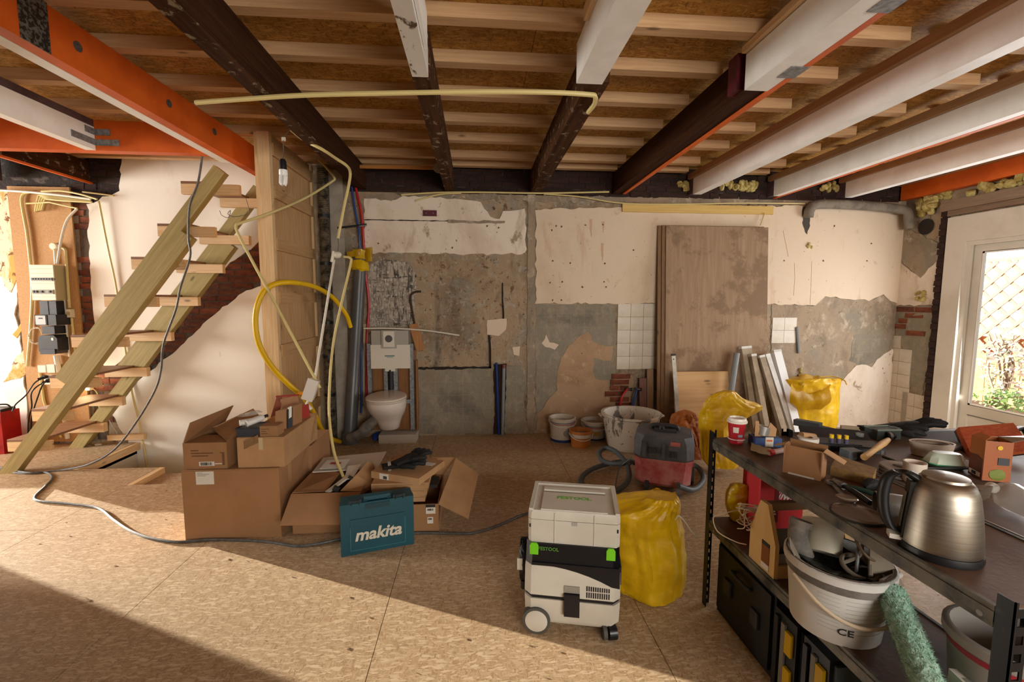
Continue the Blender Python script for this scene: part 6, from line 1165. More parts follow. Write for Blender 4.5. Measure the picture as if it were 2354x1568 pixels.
lb2 = thing('long_tool', 'long black straight tool lying across the far end of the shelf', 'tool', on(1870, 990)); a, b = on(1842, 985), on(1975, 1018)
part(lb2, 'bar', MB().bar(a + Vector((0, 0, .018)), b + Vector((0, 0, .02)), .05, .03), M_BLACKBOX, w=True); part(lb2, 'grip', MB().bar(a + Vector((-.02, .02, .03)), a + (b - a) * .35 + Vector((0, 0, .035)), .04, .03).bevel(.006), M_BLACK, w=True); part(lb2, 'hinge', MB().tube([b + Vector((0, 0, .03)), b + Vector((.0, 0, .045))], .016, 10), M_GALV, True, w=True)
tm = thing('tape_measure', 'grey and black tape measure beside the open black case', 'tape measure', on(1958, 1053)); q = on(1958, 1053)
part(tm, 'case', MB().box((q.x - .03, q.y - .02, S), (q.x + .03, q.y + .03, S + .035)).bevel(.008, 2), mat('blue_grey_plastic', '#5d676e', .5), w=True); part(tm, 'bumper', MB().box((q.x + .005, q.y - .023, S), (q.x + .034, q.y + .033, S + .028)).bevel(.006), M_BLACK, w=True)
rb = thing('steel_ruler_case', 'dark plastic holder with a clear window behind the brush handle', 'holder', on(1965, 1010)); q = on(1962, 1016)
part(rb, 'holder', MB().obox(q + Vector((.02, .05, .03)), (.07, .02, .06), (0, 0, -.4)).bevel(.003), mat('tan_clear', '#8d7a62', .3), w=True); part(rb, 'frame', MB().obox(q + Vector((.02, .04, .012)), (.085, .03, .024), (0, 0, -.4)).bevel(.004), M_BLACKBOX, w=True)
cc = thing('combination_tool', 'steel adjustable clamp lying behind the wooden brush', 'tool', on(2005, 1035)); a, b = on(1985, 1024), on(2030, 1046)
part(cc, 'jaw', MB().bar(a + Vector((0, 0, .01)), b + Vector((0, 0, .01)), .016, .016).bevel(.003), M_IRON, w=True); part(cc, 'screw', MB().tube([a + Vector((0, .02, .012)), b + Vector((0, .02, .012))], .005, 8), M_GALV, True, w=True)
# wall brush with wooden handle
wbz = thing('wall_brush', 'wide brown wall brush with a wooden handle on the shelf', 'brush', on(1935, 1090)); a, b = on(1908, 1092), on(2005, 1118); a2 = on(1925, 1066); 
part(wbz, 'bristles', MB().hexa([a, b, b + (a2 - a) * .7, a2, a + Vector((0, 0, .035)), b + Vector((0, 0, .035)), b + (a2 - a) * .7 + Vector((0, 0, .035)), a2 + Vector((0, 0, .035))]).bevel(.004), mat('tan_bristle', '#7d6038', .8, c2='#94743f', scale=30), w=True)
q = on(1985, 1068) + Vector((0, 0, .03)); e = on(2040, 1034) + Vector((0, 0, .045)); part(wbz, 'handle', MB().tube([q, q + (e - q) * .4, q + (e - q) * .8, e], [.013, .011, .014, .010], 12), wood('handle_wood', '#b58a4f', '#cba368', 'x'), True, w=True)
# discs, mug, dish
for k in range(3):
    q = on(2068, 1092) + Vector((.004 * k, .003 * k, .011 * k)); dd = thing('sanding_disc', '%s sanding disc of the pile behind the kettle' % ('lowest', 'middle', 'topmost')[k], 'disc', q, group='sanding discs')
    dk_ = part(dd, 'disc', MB().lathe([(0, 0), (.062, 0), (.064, .005), (.062, .01), (0, .01)], 30), mat('disc_grey_%d' % k, ('#6d625a', '#7d7269', '#a19a91')[k], .8), True)
    if k == 2: part(dk_, 'hub', MB().lathe([(0, .013), (.02, .012), (.024, .01)], 18), mat('hub_dark', '#5a544d', .7), True)
def mug(label, c, r, h, m, rz=0, rot=None, name='mug'):
    t = thing(name, label, 'mug', c, rz, rot=rot)
    part(t, 'body', MB().lathe([(0, 0), (r * .85, 0), (r, h * .15), (r, h), (r * .9, h), (r * .88, h * .15), (0, .008)], 24), m, True)
    part(t, 'handle', MB().tube(bez([(r * .95, 0, h * .8), (r * 1.5, 0, h * .78), (r * 1.6, 0, h * .4), (r * .95, 0, h * .2)], 6), r * .13, 8), m, True); return t
mug('white mug standing half hidden behind the kettle', on(2100, 1108), .034, .075, mat('white_ceramic', '#d8cbbd'), 1.1)
mug('grey mug lying on its side with its mouth towards the shelf edge', on(2085, 1190) + Vector((0, 0, .034)), .032, .08, mat('grey_ceramic', '#6f6a64', .4), rot=Matrix.Rotation(2.6, 3, 'Z') @ Matrix.Rotation(PI / 2, 3, 'Y'))
ld = thing('clear_dish', 'clear plastic dish with a dark rim lying at the shelf edge', 'dish', on(1972, 1185)); part(ld, 'dish', MB().lathe([(0, .004), (.06, .0), (.07, .006), (.066, .012), (.03, .022), (0, .024)], 28), mat('smoky_plastic', '#8d8078', .15, alpha=.7), True); part(ld, 'rim', MB().lathe([(.066, 0), (.073, 0), (.073, .007), (.066, .007), (.066, 0)], 28), M_INK, True)
single('small_dish', MB().lathe([(0, 0), (.022, 0), (.03, .01), (.027, .012), (0, .006)], 18, on(1945, 1165) + Vector((0, 0, .02))), mat('smoky_plastic', '#8d8078'), 'tiny clear cap lying on the clear dish', 'cap', True)
pl = thing('pliers', 'steel pliers with black and green grips in front of the brush', 'pliers', on(1955, 1135)); a = on(1916, 1110) + Vector((0, 0, .012)); e1 = on(2000, 1165) + Vector((0, 0, .012)); e2 = on(2022, 1150) + Vector((0, 0, .012)); m_ = on(1940, 1126) + Vector((0, 0, .012))
part(pl, 'jaws', MB().tube([a, m_], [.006, .013], 8), M_GALV, True, w=True)
for e, mm in ((e1, M_BLACK), (e2, mat('dark_green_grip', '#22443c', .4))): part(pl, 'grip', MB().tube(bez([m_, (m_ + e) / 2 + Vector((.0, .006, .004)), e], 5), [.007] * 3 + [.009] * 8, 8), mm, True, w=True)
wr_ = thing('wrench', 'slim steel wrench lying under the pliers', 'wrench', on(1935, 1140)); a, b = on(1912, 1112), on(1962, 1172)
part(wr_, 'shaft', MB().bar(a + Vector((0, 0, .004)), b + Vector((0, 0, .004)), .012, .006), M_GALV, w=True); part(wr_, 'head', MB().lathe([(.008, 0), (.017, 0), (.017, .009), (.008, .009), (.008, 0)], 14, a), M_GALV, True, w=True)
kn = thing('black_glove_tip', 'crumpled black glove behind the pliers', 'glove', on(2010, 1128)); part(kn, 'palm', crumple(MB().sphere(on(2005, 1125) + Vector((0, 0, .018)), (.04, .025, .018), 14, 8), .01, 5, 30), M_GLOVE, True, w=True); part(kn, 'finger', crumple(MB().tube([on(2018, 1128) + Vector((0, 0, .015)), on(2045, 1140) + Vector((0, 0, .014))], .012, 8), .004, 2, 40), M_GLOVE, True, w=True)
# kettle
kc = on(2158, 1268); ke = thing('electric_kettle', 'brushed steel electric kettle with a black handle in the foreground', 'kettle', kc, rot=Matrix.Rotation(-.55, 3, 'Z') @ Matrix.Diagonal((.97, .97, .91)))
def brushed(name, c, c2):
    m, n, l, b = _nt(name); v = coords(n, l, (1, 1, 60)); t = noise(n, l, v, 4, 4); l.new(ramp(n, l, t.outputs[0], ((.3, hexc(c)), (.7, hexc(c2)))), b.inputs['Base Color'])
    b.inputs['Metallic'].default_value = 1; b.inputs['Roughness'].default_value = .38; b.inputs['Anisotropic'].default_value = .5; MATS[name] = m; return m
M_KET = brushed('brushed_steel', '#8f877b', '#a39b8e')
part(ke, 'base', MB().lathe([(0, 0), (.086, 0), (.088, .008), (.086, .022), (0, .022)], 40), M_BLACK, True)
part(ke, 'body', MB().lathe([(.084, .023), (.085, .035), (.082, .08), (.077, .13), (.070, .18), (.062, .205), (.052, .217), (.03, .223), (0, .224)], 48), M_KET, True)
part(ke, 'lid', MB().lathe([(.05, .2185), (.048, .225), (.03, .229), (0, .23)], 36), M_KET, True)
hl = Matrix.Rotation(PI, 3, 'Z')
hp_ = bez([(-.055, 0, .205), (-.085, 0, .222), (-.118, 0, .205), (-.128, 0, .15), (-.122, 0, .09), (-.105, 0, .05), (-.08, 0, .04)], 6)
part(ke, 'handle', MB().loft([[p + Vector((.0, .017 * math.cos(a), 0)) + (Vector((1, 0, .3)).normalized() if k < 8 else Vector((1, 0, -.1)).normalized()) * .014 * math.sin(a) for a in [2 * PI * j / 12 for j in range(12)]] for k, p in enumerate(hp_)]), M_BLACK, True)
part(ke, 'back_strip', MB().prism([(-.088, -.02, .03), (-.088, .02, .03), (-.075, .018, .2), (-.075, -.018, .2)], (.02, 0, 0)), M_BLACK)
part(ke, 'water_window', MB().prism([(-.0895, -.009, .06), (-.0895, .009, .06), (-.081, .009, .165), (-.081, -.009, .165)], (.002, 0, 0)), mat('water_window', '#8f9894', .2))
part(ke, 'spout', MB().prism([(.06, -.022, .205), (.06, .022, .205), (.092, .0, .215)], (-.004, 0, -.035)), M_KET, True); part(ke, 'switch', MB().box((-.11, -.016, .02), (-.08, .016, .034)).bevel(.004), mat('white_plastic', '#dcd8d0'))
# tea carton, teal dish, oval dish, pad, sponge float, bottle
a = on(2248, 1102); tc_ = thing('tea_carton', 'orange and brown food carton with its top torn open', 'carton', a + Vector((.045, .01, 0)), rotz=-1.95); z1 = P(2265, 1012, y=a.y).z - S
M_TO = mat('orange_card', '#b06a35', .5); M_TBR = mat('brown_card', '#6b3014', .5)
part(tc_, 'front_panel', MB().box((-.042, -.03, 0), (.03, -.028, z1)), M_TO); part(tc_, 'side_panel', MB().box((.03, -.03, 0), (.032, .05, z1)), mat('side_card', '#9c5426', .5)); part(tc_, 'side_panel', MB().box((-.044, -.03, 0), (-.042, .05, z1)), M_TO); part(tc_, 'back_panel', MB().box((-.042, .048, 0), (.03, .05, z1)), M_TO)
part(tc_, 'brown_front', MB().prism([(-.042, -.0315, 0), (.03, -.0315, 0), (.03, -.0315, z1 * .50), (0, -.0315, z1 * .58), (-.042, -.0315, z1 * .55)], (0, .0012, 0)), M_TBR); bp_ = part(tc_, 'barcode_panel', MB().box((-.036, -.033, .008), (.022, -.0318, .024)), M_LABEL); barcode(bp_, (-.02, -.0331, .010), (1, 0, 0), (0, 0, 1), .025, .012, 9, world=False)
part(tc_, 'yellow_mark', MB().tube([Vector((.033, .012, z1 * .85)), Vector((.0345, .012, z1 * .85))], .008, 12), mat('yellow_cap', '#d8b313')); part(tc_, 'green_print', crumple(MB().sphere((.033, .012, .025), (.002, .025, .022), 10, 6), .002, 2, 60), mat('leaf_print', '#6d7a2c', .6)); part(tc_, 'dark_label', MB().box((.0325, .01, z1 * .42), (.034, .042, z1 * .60)), mat('slate_print', '#3b3b40'))
part(tc_, 'torn_flap', MB().prism([(-.042, .048, z1), (.03, .048, z1), (.06, .09, z1 + .03), (.0, .095, z1 + .02)], (0, 0, .002)), mat('foil_liner', '#a89c8a', .3, .4)); part(tc_, 'torn_flap', MB().prism([(-.042, -.03, z1), (.03, -.03, z1), (.02, -.01, z1 + .012), (-.035, -.01, z1 + .014)], (0, 0, .0015)), M_TO)
q = on(2172, 1072); td = thing('butter_dish', 'mint green plastic box with a translucent lid behind the kettle', 'container', q + Vector((0, 0, .0)), rotz=-.35)
def rr(hx, hy, z, c): return rbox(hx, hy, z, c)
part(td, 'base_tray', MB().loft([rr(.055, .032, .0, .015), rr(.066, .042, .014, .018), rr(.064, .04, .016, .018)]), mat('mint_plastic', '#5bb08c', .35), .6); part(td, 'lid', MB().loft([rr(.064, .04, .017, .018), rr(.058, .034, .03, .018), rr(.05, .026, .05, .016), rr(.044, .02, .056, .014)]), mat('frosted_lid', '#b3bfae', .25), .6)
q = on(2140, 1046); od = thing('oval_dish', 'dusty white oval plastic dish behind the mint green box', 'dish', q, rotz=-.3); part(od, 'dish', MB().lathe([(0, 0), (.06, 0), (.068, .05), (.07, .056), (.064, .056), (.056, .01), (0, .008)], 32, sx=1.15, sy=.7), mat('dusty_white', '#b8a898', .5), True); part(od, 'inner_rim', MB().lathe([(.05, .048), (.058, .05), (.058, .053), (.05, .053)], 30, sx=1.15, sy=.7), mat('dusty_rim', '#9c8b7c', .6), True)
single('grey_cloth_pad', crumple(MB().box((q.x + .15, q.y + .05, S), (q.x + .52, q.y + .27, S + .018)).bevel(.008, 2), .006, 3, 12), mat('grey_cloth', '#6b6a6c', .8), 'flat grey cloth pad on the table beside the orange sponge', 'cloth', True)
so = thing('sponge_float', 'orange rubber sponge float propped up behind the food carton', 'float', on(2290, 1040)); qa, qb, qc, qd = P(2204, 982, y=1.86), P(2330, 972, y=1.80), P(2376, 1035, y=1.60), P(2236, 1052, y=1.66)
part(so, 'sponge', MB().prism([qa, qb, qc, qd], (.008, .02, -.02)).bevel(.004), mat('orange_sponge', '#a8461c', .9, c2='#bd5a2a', scale=60, bmp=.6, bscale=150), w=True); part(so, 'backing_plate', MB().prism([qa + Vector((.009, .022, -.022)), qb + Vector((.009, .022, -.022)), qc + Vector((.009, .022, -.022)), qd + Vector((.009, .022, -.022))], (.004, .008, -.008)), M_BLACK, w=True)
part(so, 'grip', MB().tube(bez([P(2330, 990, y=1.92), P(2350, 985, y=1.95), P(2362, 1000, y=1.9)], 5), .012, 8), M_BLACK, True, w=True)
q = on(2320, 1185); pb = thing('clear_bottle', 'crumpled clear plastic bottle lying at the right edge', 'bottle', q); part(pb, 'bottle', crumple(MB().lathe([(0, -.09), (.038, -.088), (.045, -.05), (.04, -.01), (.045, .04), (.035, .07), (.016, .09), (.015, .11)], 26, q + Vector((.02, -.02, .047)), Matrix.Rotation(1.3, 3, 'Z') @ Matrix.Rotation(PI / 2, 3, 'Y')), .006, 4, 28), mat('clear_pet', '#cfc8bf', .08, alpha=.38), True, w=True); part(pb, 'cap', MB().tube([q + Vector((.05, .085, .047)), q + Vector((.055, .10, .047))], .016, 12), mat('white_plastic', '#dcd8d0'), True, w=True)
# black gloves and tool tray at the far end of the table
glove('work_glove', 'black glove with a raised thumb lying at the far end of the table', on(2085, 990, S + .0) + Vector((0, 0, .005)), -.6, M_GLOVE, 1.25, -.25)
glove('work_glove', 'flat black glove under the raised one at the far end of the table', on(2040, 998, S) + Vector((0, 0, .003)), -.3, M_GLOVE, 1.15)
q = on(2030, 1005); gt = thing('tool_tray', 'small grey green box with black tools in front of the gloves', 'box', q); part(gt, 'box', MB().box((q.x - .07, q.y - .04, S), (q.x + .05, q.y + .03, S + .045)).bevel(.004), mat('grey_green_tray', '#3d4441', .5), w=True); part(gt, 'rim', MB().tube([Vector((q.x - .07, q.y - .04, S + .046)), Vector((q.x + .05, q.y - .04, S + .046)), Vector((q.x + .05, q.y + .03, S + .046)), Vector((q.x - .07, q.y + .03, S + .046))], .004, 6, True), mat('pale_rim', '#7d8a80', .4), True, w=True)
t = thing('drill_chuck', 'black drill chuck lying in front of the grey green box', 'tool', on(2035, 1012)); part(t, 'chuck', MB().lathe([(0, 0), (.018, 0), (.02, .03), (.012, .045), (0, .046)], 14, on(2035, 1012) + Vector((0, 0, .02)), Matrix.Rotation(PI / 2, 3, 'Y')), M_BLACK, True, w=True); part(t, 'collar', MB().lathe([(.0205, .008), (.0215, .01), (.0215, .02), (.0205, .022)], 14, on(2035, 1012) + Vector((0, 0, .02)), Matrix.Rotation(PI / 2, 3, 'Y')), M_GALV, True, w=True)
single('cable_clips', MB().tube([Vector((2.30 + .012 * k, 1.96 + .02 * math.sin(k * .9), S + .008 + .004 * math.sin(k))) for k in range(18)], .004, 5), M_BLACK, 'string of small black clips at the far right of the table', 'clips', True)
conduit('curved black strip lying across the shelf behind the discs', bez([on(2030, 1050, S + .008), on(2080, 1068, S + .008), on(2130, 1076, S + .01), on(2220, 1076, S + .012), on(2245, 1072, S + .012)], 5), .006, M_BLACK, 'strip', 'rubber_strip')
# ------------------------------------------------------------------ lower shelf
L_ = ZL + .001
rdx = thing('red_tool_bag', 'red tool bag with white script lettering behind the wooden tote', 'tool bag', (1.42, 1.93, L_))
part(rdx, 'body', MB().box((1.27, 1.86, L_), (1.48, 1.99, L_ + .31)).bevel(.012, 2), mat('red_fabric', '#c0262c', .6), w=True); part(rdx, 'side_pocket', MB().box((1.263, 1.845, L_), (1.33, 1.859, L_ + .30)).bevel(.006), mat('red_fabric_2', '#cc343a', .6), w=True); part(rdx, 'strap', MB().box((1.335, 1.85, L_ + .05), (1.355, 1.858, L_ + .30)), mat('dark_red_strap', '#7a1418', .6), w=True)
letter(rdx, 'Milwaukee', .052, mat('white_script', '#e2ddd8', .5), (1.425, 1.8585, L_ + .16), (1, 0, -.18), (.18, 0, 1), .3, .001, w=True)
wrx = thing('wire_tangle', 'tangle of thin cream wires beside the wooden tote', 'wire', on(1735, 1195, L_))
R_ = random.Random(4); pts = []
for k in range(46): pts.append(P(1690 + 95 * R_.random(), 1155 + 65 * R_.random(), y=1.66 + .14 * R_.random()))
pts = [Vector((p.x, p.y, max(p.z, L_ + .008))) for p in pts]
part(wrx, 'wire', MB().tube(bez(pts, 6), .0022, 5), mat('cream_wire', '#c9b49a', .5), True, w=True)
part(wrx, 'wire', MB().tube(bez([P(1722, 1165, y=1.75), P(1660, 1182, y=1.72), P(1640, 1190, y=1.70), P(1650, 1222, y=1.66), P(1690, 1245, y=1.62), P(1716, 1252, y=1.60)], 6), .0022, 5), mat('cream_wire', '#c9b49a'), True, w=True)
tt = thing('wooden_tote', 'wooden hand tote holding steel plates on the lower shelf', 'tool tote', (1.26, 1.6, L_))
M_TOTE = wood('tote_wood', '#c79d5f', '#dab679', 'z', .5, 14); zt_ = P(1740, 1156, y=1.60).z
part(tt, 'end_board', MB().prism([(1.115, 1.525, L_), (1.115, 1.68, L_), (1.115, 1.68, L_ + .13), (1.115, 1.625, zt_), (1.115, 1.58, zt_), (1.115, 1.525, L_ + .13)], (.016, 0, 0)).bevel(.003, 1), M_TOTE, w=True); part(tt, 'end_board', MB().prism([(1.40, 1.525, L_), (1.40, 1.68, L_), (1.40, 1.68, L_ + .13), (1.40, 1.625, zt_), (1.40, 1.58, zt_), (1.40, 1.525, L_ + .13)], (.016, 0, 0)), M_TOTE, w=True)
part(tt, 'handle_rail', MB().box((1.131, 1.59, zt_ - .03), (1.40, 1.615, zt_)).bevel(.003, 1), wood('dark_rail', '#7a5a38', '#8f6d47', 'x'), w=True); part(tt, 'side_board', MB().box((1.131, 1.528, L_), (1.40, 1.538, L_ + .05)), M_TOTE, w=True); part(tt, 'side_board', MB().box((1.131, 1.668, L_), (1.40, 1.678, L_ + .10)), M_TOTE, w=True)
part(tt, 'photo_label', MB().box((1.1125, 1.555, L_ + .035), (1.1145, 1.60, L_ + .105)), mat('brown_photo', '#7d4526', .4), w=True); part(tt, 'label_footer', MB().box((1.1125, 1.555, L_ + .012), (1.1145, 1.60, L_ + .034)), M_LABEL, w=True); part(tt, 'label_header', MB().box((1.112, 1.555, L_ + .106), (1.1145, 1.60, L_ + .12)), M_INK, w=True)
st1 = thing('steel_plate', 'dull grey steel plate standing in the wooden tote', 'plate', (1.27, 1.58, L_)); part(st1, 'plate', MB().box((1.14, 1.575, L_ + .012), (1.39, 1.582, L_ + .17)), mat('zinc_sheet', '#6f706a', .5, .5), w=True); part(st1, 'fold', MB().box((1.14, 1.56, L_ + .012), (1.39, 1.574, L_ + .016)), mat('zinc_sheet', '#6f706a'), w=True)
al2 = thing('aluminium_channel', 'bright aluminium channel lying in front of the steel plate in the tote', 'profile', (1.27, 1.55, L_)); part(al2, 'web', MB().box((1.14, 1.542, L_ + .05), (1.39, 1.545, L_ + .09)), M_ALU, w=True); part(al2, 'flange', MB().box((1.14, 1.5405, L_ + .05), (1.39, 1.558, L_ + .053)), M_ALU, w=True)
# big white bucket of odds and ends
bc_ = Vector((1.172, 1.305, L_)); tilt = Matrix.Rotation(.0, 3, 'X')
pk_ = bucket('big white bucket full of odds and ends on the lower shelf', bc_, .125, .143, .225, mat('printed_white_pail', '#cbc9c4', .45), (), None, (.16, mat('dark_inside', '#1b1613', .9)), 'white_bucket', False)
part(pk_, 'grey_collar', MB().lathe([(.141, .172), (.145, .172), (.149, .22), (.146, .226), (.141, .226)], 36), mat('dirty_collar', '#77706a', .7, c2='#605a54', scale=14), True)
for k in range(9):
    z = .155 - k * .0135
    for (a0, a1) in ((-2.62, -2.2), (-2.1, -1.0)):
        r = .125 + .018 * z / .225 + .0012; part(pk_, 'print_line', MB().tube([Vector((r * math.cos(a0 + (a1 - a0) * j / 8), r * math.sin(a0 + (a1 - a0) * j / 8), z)) for j in range(9)], .0007, 4), mat('pale_print', '#b3b3b0', .6))
an = math.radians(-118); r = .1295
letter(pk_, 'CE', .03, M_INK, (r * math.cos(an), r * math.sin(an), .048), (-math.sin(an), math.cos(an), 0), (0.08 * math.cos(an), .08 * math.sin(an), 1), 0, .0003, wide=1.2)
part(pk_, 'handle', MB().tube([Vector(((.15) * math.cos(a), -.152 * math.sin(a) ** .8 if math.sin(a) > 0 else 0, .17 - .085 * max(0, math.sin(a)))).xyz for a in [PI * k / 20 for k in range(21)]], .0055, 8), mat('cream_handle', '#c9b79c', .5), True)
def inb(dx, dy, dz): return bc_ + Vector((dx, dy, dz))
t = thing('grey_pipe_elbow', 'dusty grey pipe piece sticking out of the bucket', 'pipe', inb(-.09, .06, .16)); part(t, 'pipe', MB().tube(bez([inb(-.06, .06, .17), inb(-.085, .075, .25), inb(-.07, .085, .30)], 5), .03, 14), mat('dusty_pvc', '#6a6761', .7, c2='#9c9488', scale=14), True, w=True); part(t, 'collar', MB().tube([inb(-.074, .083, .285), inb(-.068, .086, .305)], .034, 14), mat('dusty_pvc', '#6a6761'), True, w=True)
t = thing('cement_scoop', 'cement crusted scoop hooked over the left rim of the bucket', 'scoop', inb(-.14, .0, .2)); part(t, 'blade', crumple(MB().prism([inb(-.155, .02, .25), inb(-.135, -.01, .19), inb(-.12, .02, .20), inb(-.14, .04, .26)], (.008, .01, .006)), .004, 2, 40), mat('cement_crust', '#8d8474', .9), w=True); part(t, 'grip', MB().tube([inb(-.13, .01, .2), inb(-.08, .01, .18)], .01, 8), mat('cement_crust', '#8d8474'), True, w=True)
single('black_bin_bag', crumple(MB().lathe([(.12, .165), (.105, .21), (.07, .205), (.03, .185), (0, .18)], 30, bc_), .014, 6, 22), mat('glossy_black_film', '#0b0b0c', .2), 'glossy black plastic bag lining the bucket', 'plastic bag', True)
t = thing('white_funnel', 'white plastic jug lying inside the bucket', 'jug', inb(.0, .05, .22)); part(t, 'jug', MB().lathe([(0, 0), (.055, 0), (.06, .1), (.056, .1), (.05, .008), (0, .008)], 24, inb(-.01, .055, .20), Matrix.Rotation(-.5, 3, 'X') @ Matrix.Rotation(.35, 3, 'Y')), mat('cream_plastic', '#d3cdb8', .4), True, w=True); part(t, 'rim', MB().lathe([(.06, .096), (.064, .098), (.064, .104), (.06, .104)], 24, inb(-.01, .055, .20), Matrix.Rotation(-.5, 3, 'X') @ Matrix.Rotation(.35, 3, 'Y')), mat('cream_plastic', '#d3cdb8'), True, w=True)
t = thing('mixing_whisk', 'cement crusted paint mixing whisk standing in the bucket', 'mixer', inb(.05, -.03, .2)); ring = inb(.065, -.035, .275); Mr = Matrix.Rotation(.75, 3, 'X') @ Matrix.Rotation(.35, 3, 'Y')
part(t, 'upper_ring', MB().tube([ring + Mr @ Vector((.045 * math.cos(a), .045 * math.sin(a), 0)) for a in [2 * PI * k / 24 for k in range(24)]], .0045, 8, True), mat('rusty_ring', '#77624c', .5, .3), True, w=True); low = inb(.03, -.05, .215)
part(t, 'lower_ring', MB().tube([low + Matrix.Rotation(.3, 3, 'X') @ Vector((.048 * math.cos(a), .048 * math.sin(a), .0)) for a in [2 * PI * k / 24 for k in range(24)]], .007, 8, True), mat('cement_crust', '#8d8474'), True, w=True)
part(t, 'shaft', MB().tube([low + Vector((-.01, 0, -.02)), ring + Vector((-.03, 0, .06))], .005, 8), M_GALV, True, w=True)
for k in range(3): a = k * 2.1 + .4; part(t, 'blade', MB().tube(bez([low + Vector((.045 * math.cos(a), .045 * math.sin(a), 0)), (low + ring) / 2 + Vector((.02 * math.cos(a + .6), .02 * math.sin(a + .6), 0)), ring + Mr @ Vector((.044 * math.cos(a + 1), .044 * math.sin(a + 1), 0))], 5), .006, 6), mat('cement_crust', '#8d8474'), True, w=True)
t = thing('plastering_blade', 'tan plastic spreader leaning in the bucket behind a white handle', 'spreader', inb(.06, -.09, .18)); part(t, 'blade', MB().prism([inb(.02, -.10, .17), inb(.135, -.10, .18), inb(.095, -.06, .285), inb(.05, -.06, .28)], (0, .004, .002)), mat('dirty_tan', '#8a7c6b', .7), w=True); part(t, 'white_handle', MB().tube([inb(.035, -.125, .215), inb(.125, -.09, .212)], .0095, 10), mat('white_plastic', '#dcd8d0'), True, w=True)
# roller
M_PILE = mat('green_pile', '#93b8a2', .95, c2='#accab8', scale=30, bmp=1.0, bscale=90)
ro = thing('paint_roller', 'fluffy pale green paint roller leaning down beside the bucket', 'paint roller', P(2080, 1450, y=1.08)); a, b = P(2042, 1348, z=.64), P(2168, 1660, z=.474); d = (b - a).normalized(); Mq = d.to_track_quat('Z', 'Y').to_matrix(); LL = (b - a).length
rm = MB(); prof = [(0, 0), (.026, .002), (.034, .012)] + [(.036, .012 + (LL - .02) * k / 50) for k in range(51)] + [(.03, LL - .003), (0, LL)]
part(ro, 'fleece', crumple(crumple(rm.lathe(prof, 40, a, Mq), .004, 2, 70), .003, 6, 160), M_PILE, True, w=True); part(ro, 'end_cap', MB().tube([a - d * .012, a + d * .003], .016, 12), M_GALV, True, w=True); part(ro, 'spindle', MB().tube([a - d * .035, a], .004, 8), M_GALV, True, w=True)
hair = MB(); R_ = random.Random(9)
for _ in range(5200):
    z = R_.uniform(.01, LL - .01); an = R_.uniform(0, 2 * PI); o = Mq @ Vector((math.cos(an), math.sin(an), 0)); base = a + d * z + o * .034; tip = base + o * R_.uniform(.005, .011) + d * R_.uniform(-.006, .008) + Mq @ Vector((R_.uniform(-.004, .004), R_.uniform(-.004, .004), 0)); sdv = d.cross(o) * .0013
    hair.face([base - sdv, base + sdv, tip])
part(ro, 'pile', hair, M_PILE, w=True, kind='stuff')
bucket('bucket with a red stripe behind the roller, shade in its colour', (1.36, .97, L_), .105, .12, .2, mat('shadowed_pail', '#8f8a84', .5), ((.15, .165, M_REDB),), None, None, 'paint_bucket', False)  # pail grey has the shade behind the roller put into it
q = P(2200, 1538, z=.535); rw = thing('red_white_box', 'red and white box at the bottom edge under the shelf post', 'box', (q.x, q.y, L_), rotz=-.2)
part(rw, 'white_half', MB().box((-.02, -.12, 0), (.018, 0, .092)).bevel(.002, 1), M_LABEL); part(rw, 'red_half', MB().box((.019, -.12, 0), (.09, 0, .092)).bevel(.002, 1), mat('dark_red_card', '#8d1219', .5)); part(rw, 'small_print', MB().box((-.012, -.05, .092), (.008, -.03, .0927)), M_GREYP)
# ------------------------------------------------------------------ cases on the floor under the shelf
bcse = thing('black_tool_case', 'large black tool case standing on the floor under the shelf', 'tool case', (1.3, 1.8, 0))
M_BCASE = mat('matt_black_case', '#0d0d0e', .55, c2='#151516', scale=8)
part(bcse, 'body', MB().box((1.16, 1.56, 0), (1.46, 1.97, .36)).bevel(.02, 2), M_BCASE, w=True); part(bcse, 'lid', MB().box((1.147, 1.575, .03), (1.159, 1.955, .34)).bevel(.005), M_BCASE, w=True)
for y in (1.66, 1.86): part(bcse, 'latch', MB().box((1.135, y - .025, .15), (1.146, y + .025, .22)).bevel(.003), M_BLACKBOX, w=True)
part(bcse, 'handle', MB().tube(bez([(1.145, 1.70, .28), (1.125, 1.71, .29), (1.125, 1.81, .29), (1.145, 1.82, .28)], 5), .008, 8), M_BLACKBOX, True, w=True)
for k, (y0, lab, pcol) in enumerate(((1.42, 'nearer the black case', '#22262b'), (1.27, 'under the big bucket', '#5f6d74'))):
    t = thing('organizer_case', 'clear-lidded organizer case with yellow latches, %s' % lab, 'organizer', (1.28, y0 + .06, 0), group='organizer cases')
    part(t, 'tub', MB().box((1.14, y0, 0), (1.47, y0 + .115, .33)).bevel(.01, 2), mat('black_organizer', '#17181a', .45), w=True)
    part(t, 'clear_lid', MB().box((1.155, y0 - .012, .02), (1.46, y0 - .001, .315)).bevel(.004), mat('smoke_lid_%d' % k, pcol, .2), w=True)
    for z in (.06, .20): part(t, 'yellow_latch', MB().box((1.127, y0 + .012, z), (1.139, y0 + .045, z + .085)).bevel(.004), mat('yellow_latch', '#c9a312', .45), w=True)
    part(t, 'grey_latch_bar', MB().box((1.13, y0 + .05, .03), (1.139, y0 + .07, .30)).bevel(.003), mat('grey_latch', '#77756a', .5), w=True)
    part(t, 'edge_rib', MB().box((1.128, y0 + .085, .02), (1.1395, y0 + .105, .31)).bevel(.003), mat('black_organizer', '#17181a'), w=True)
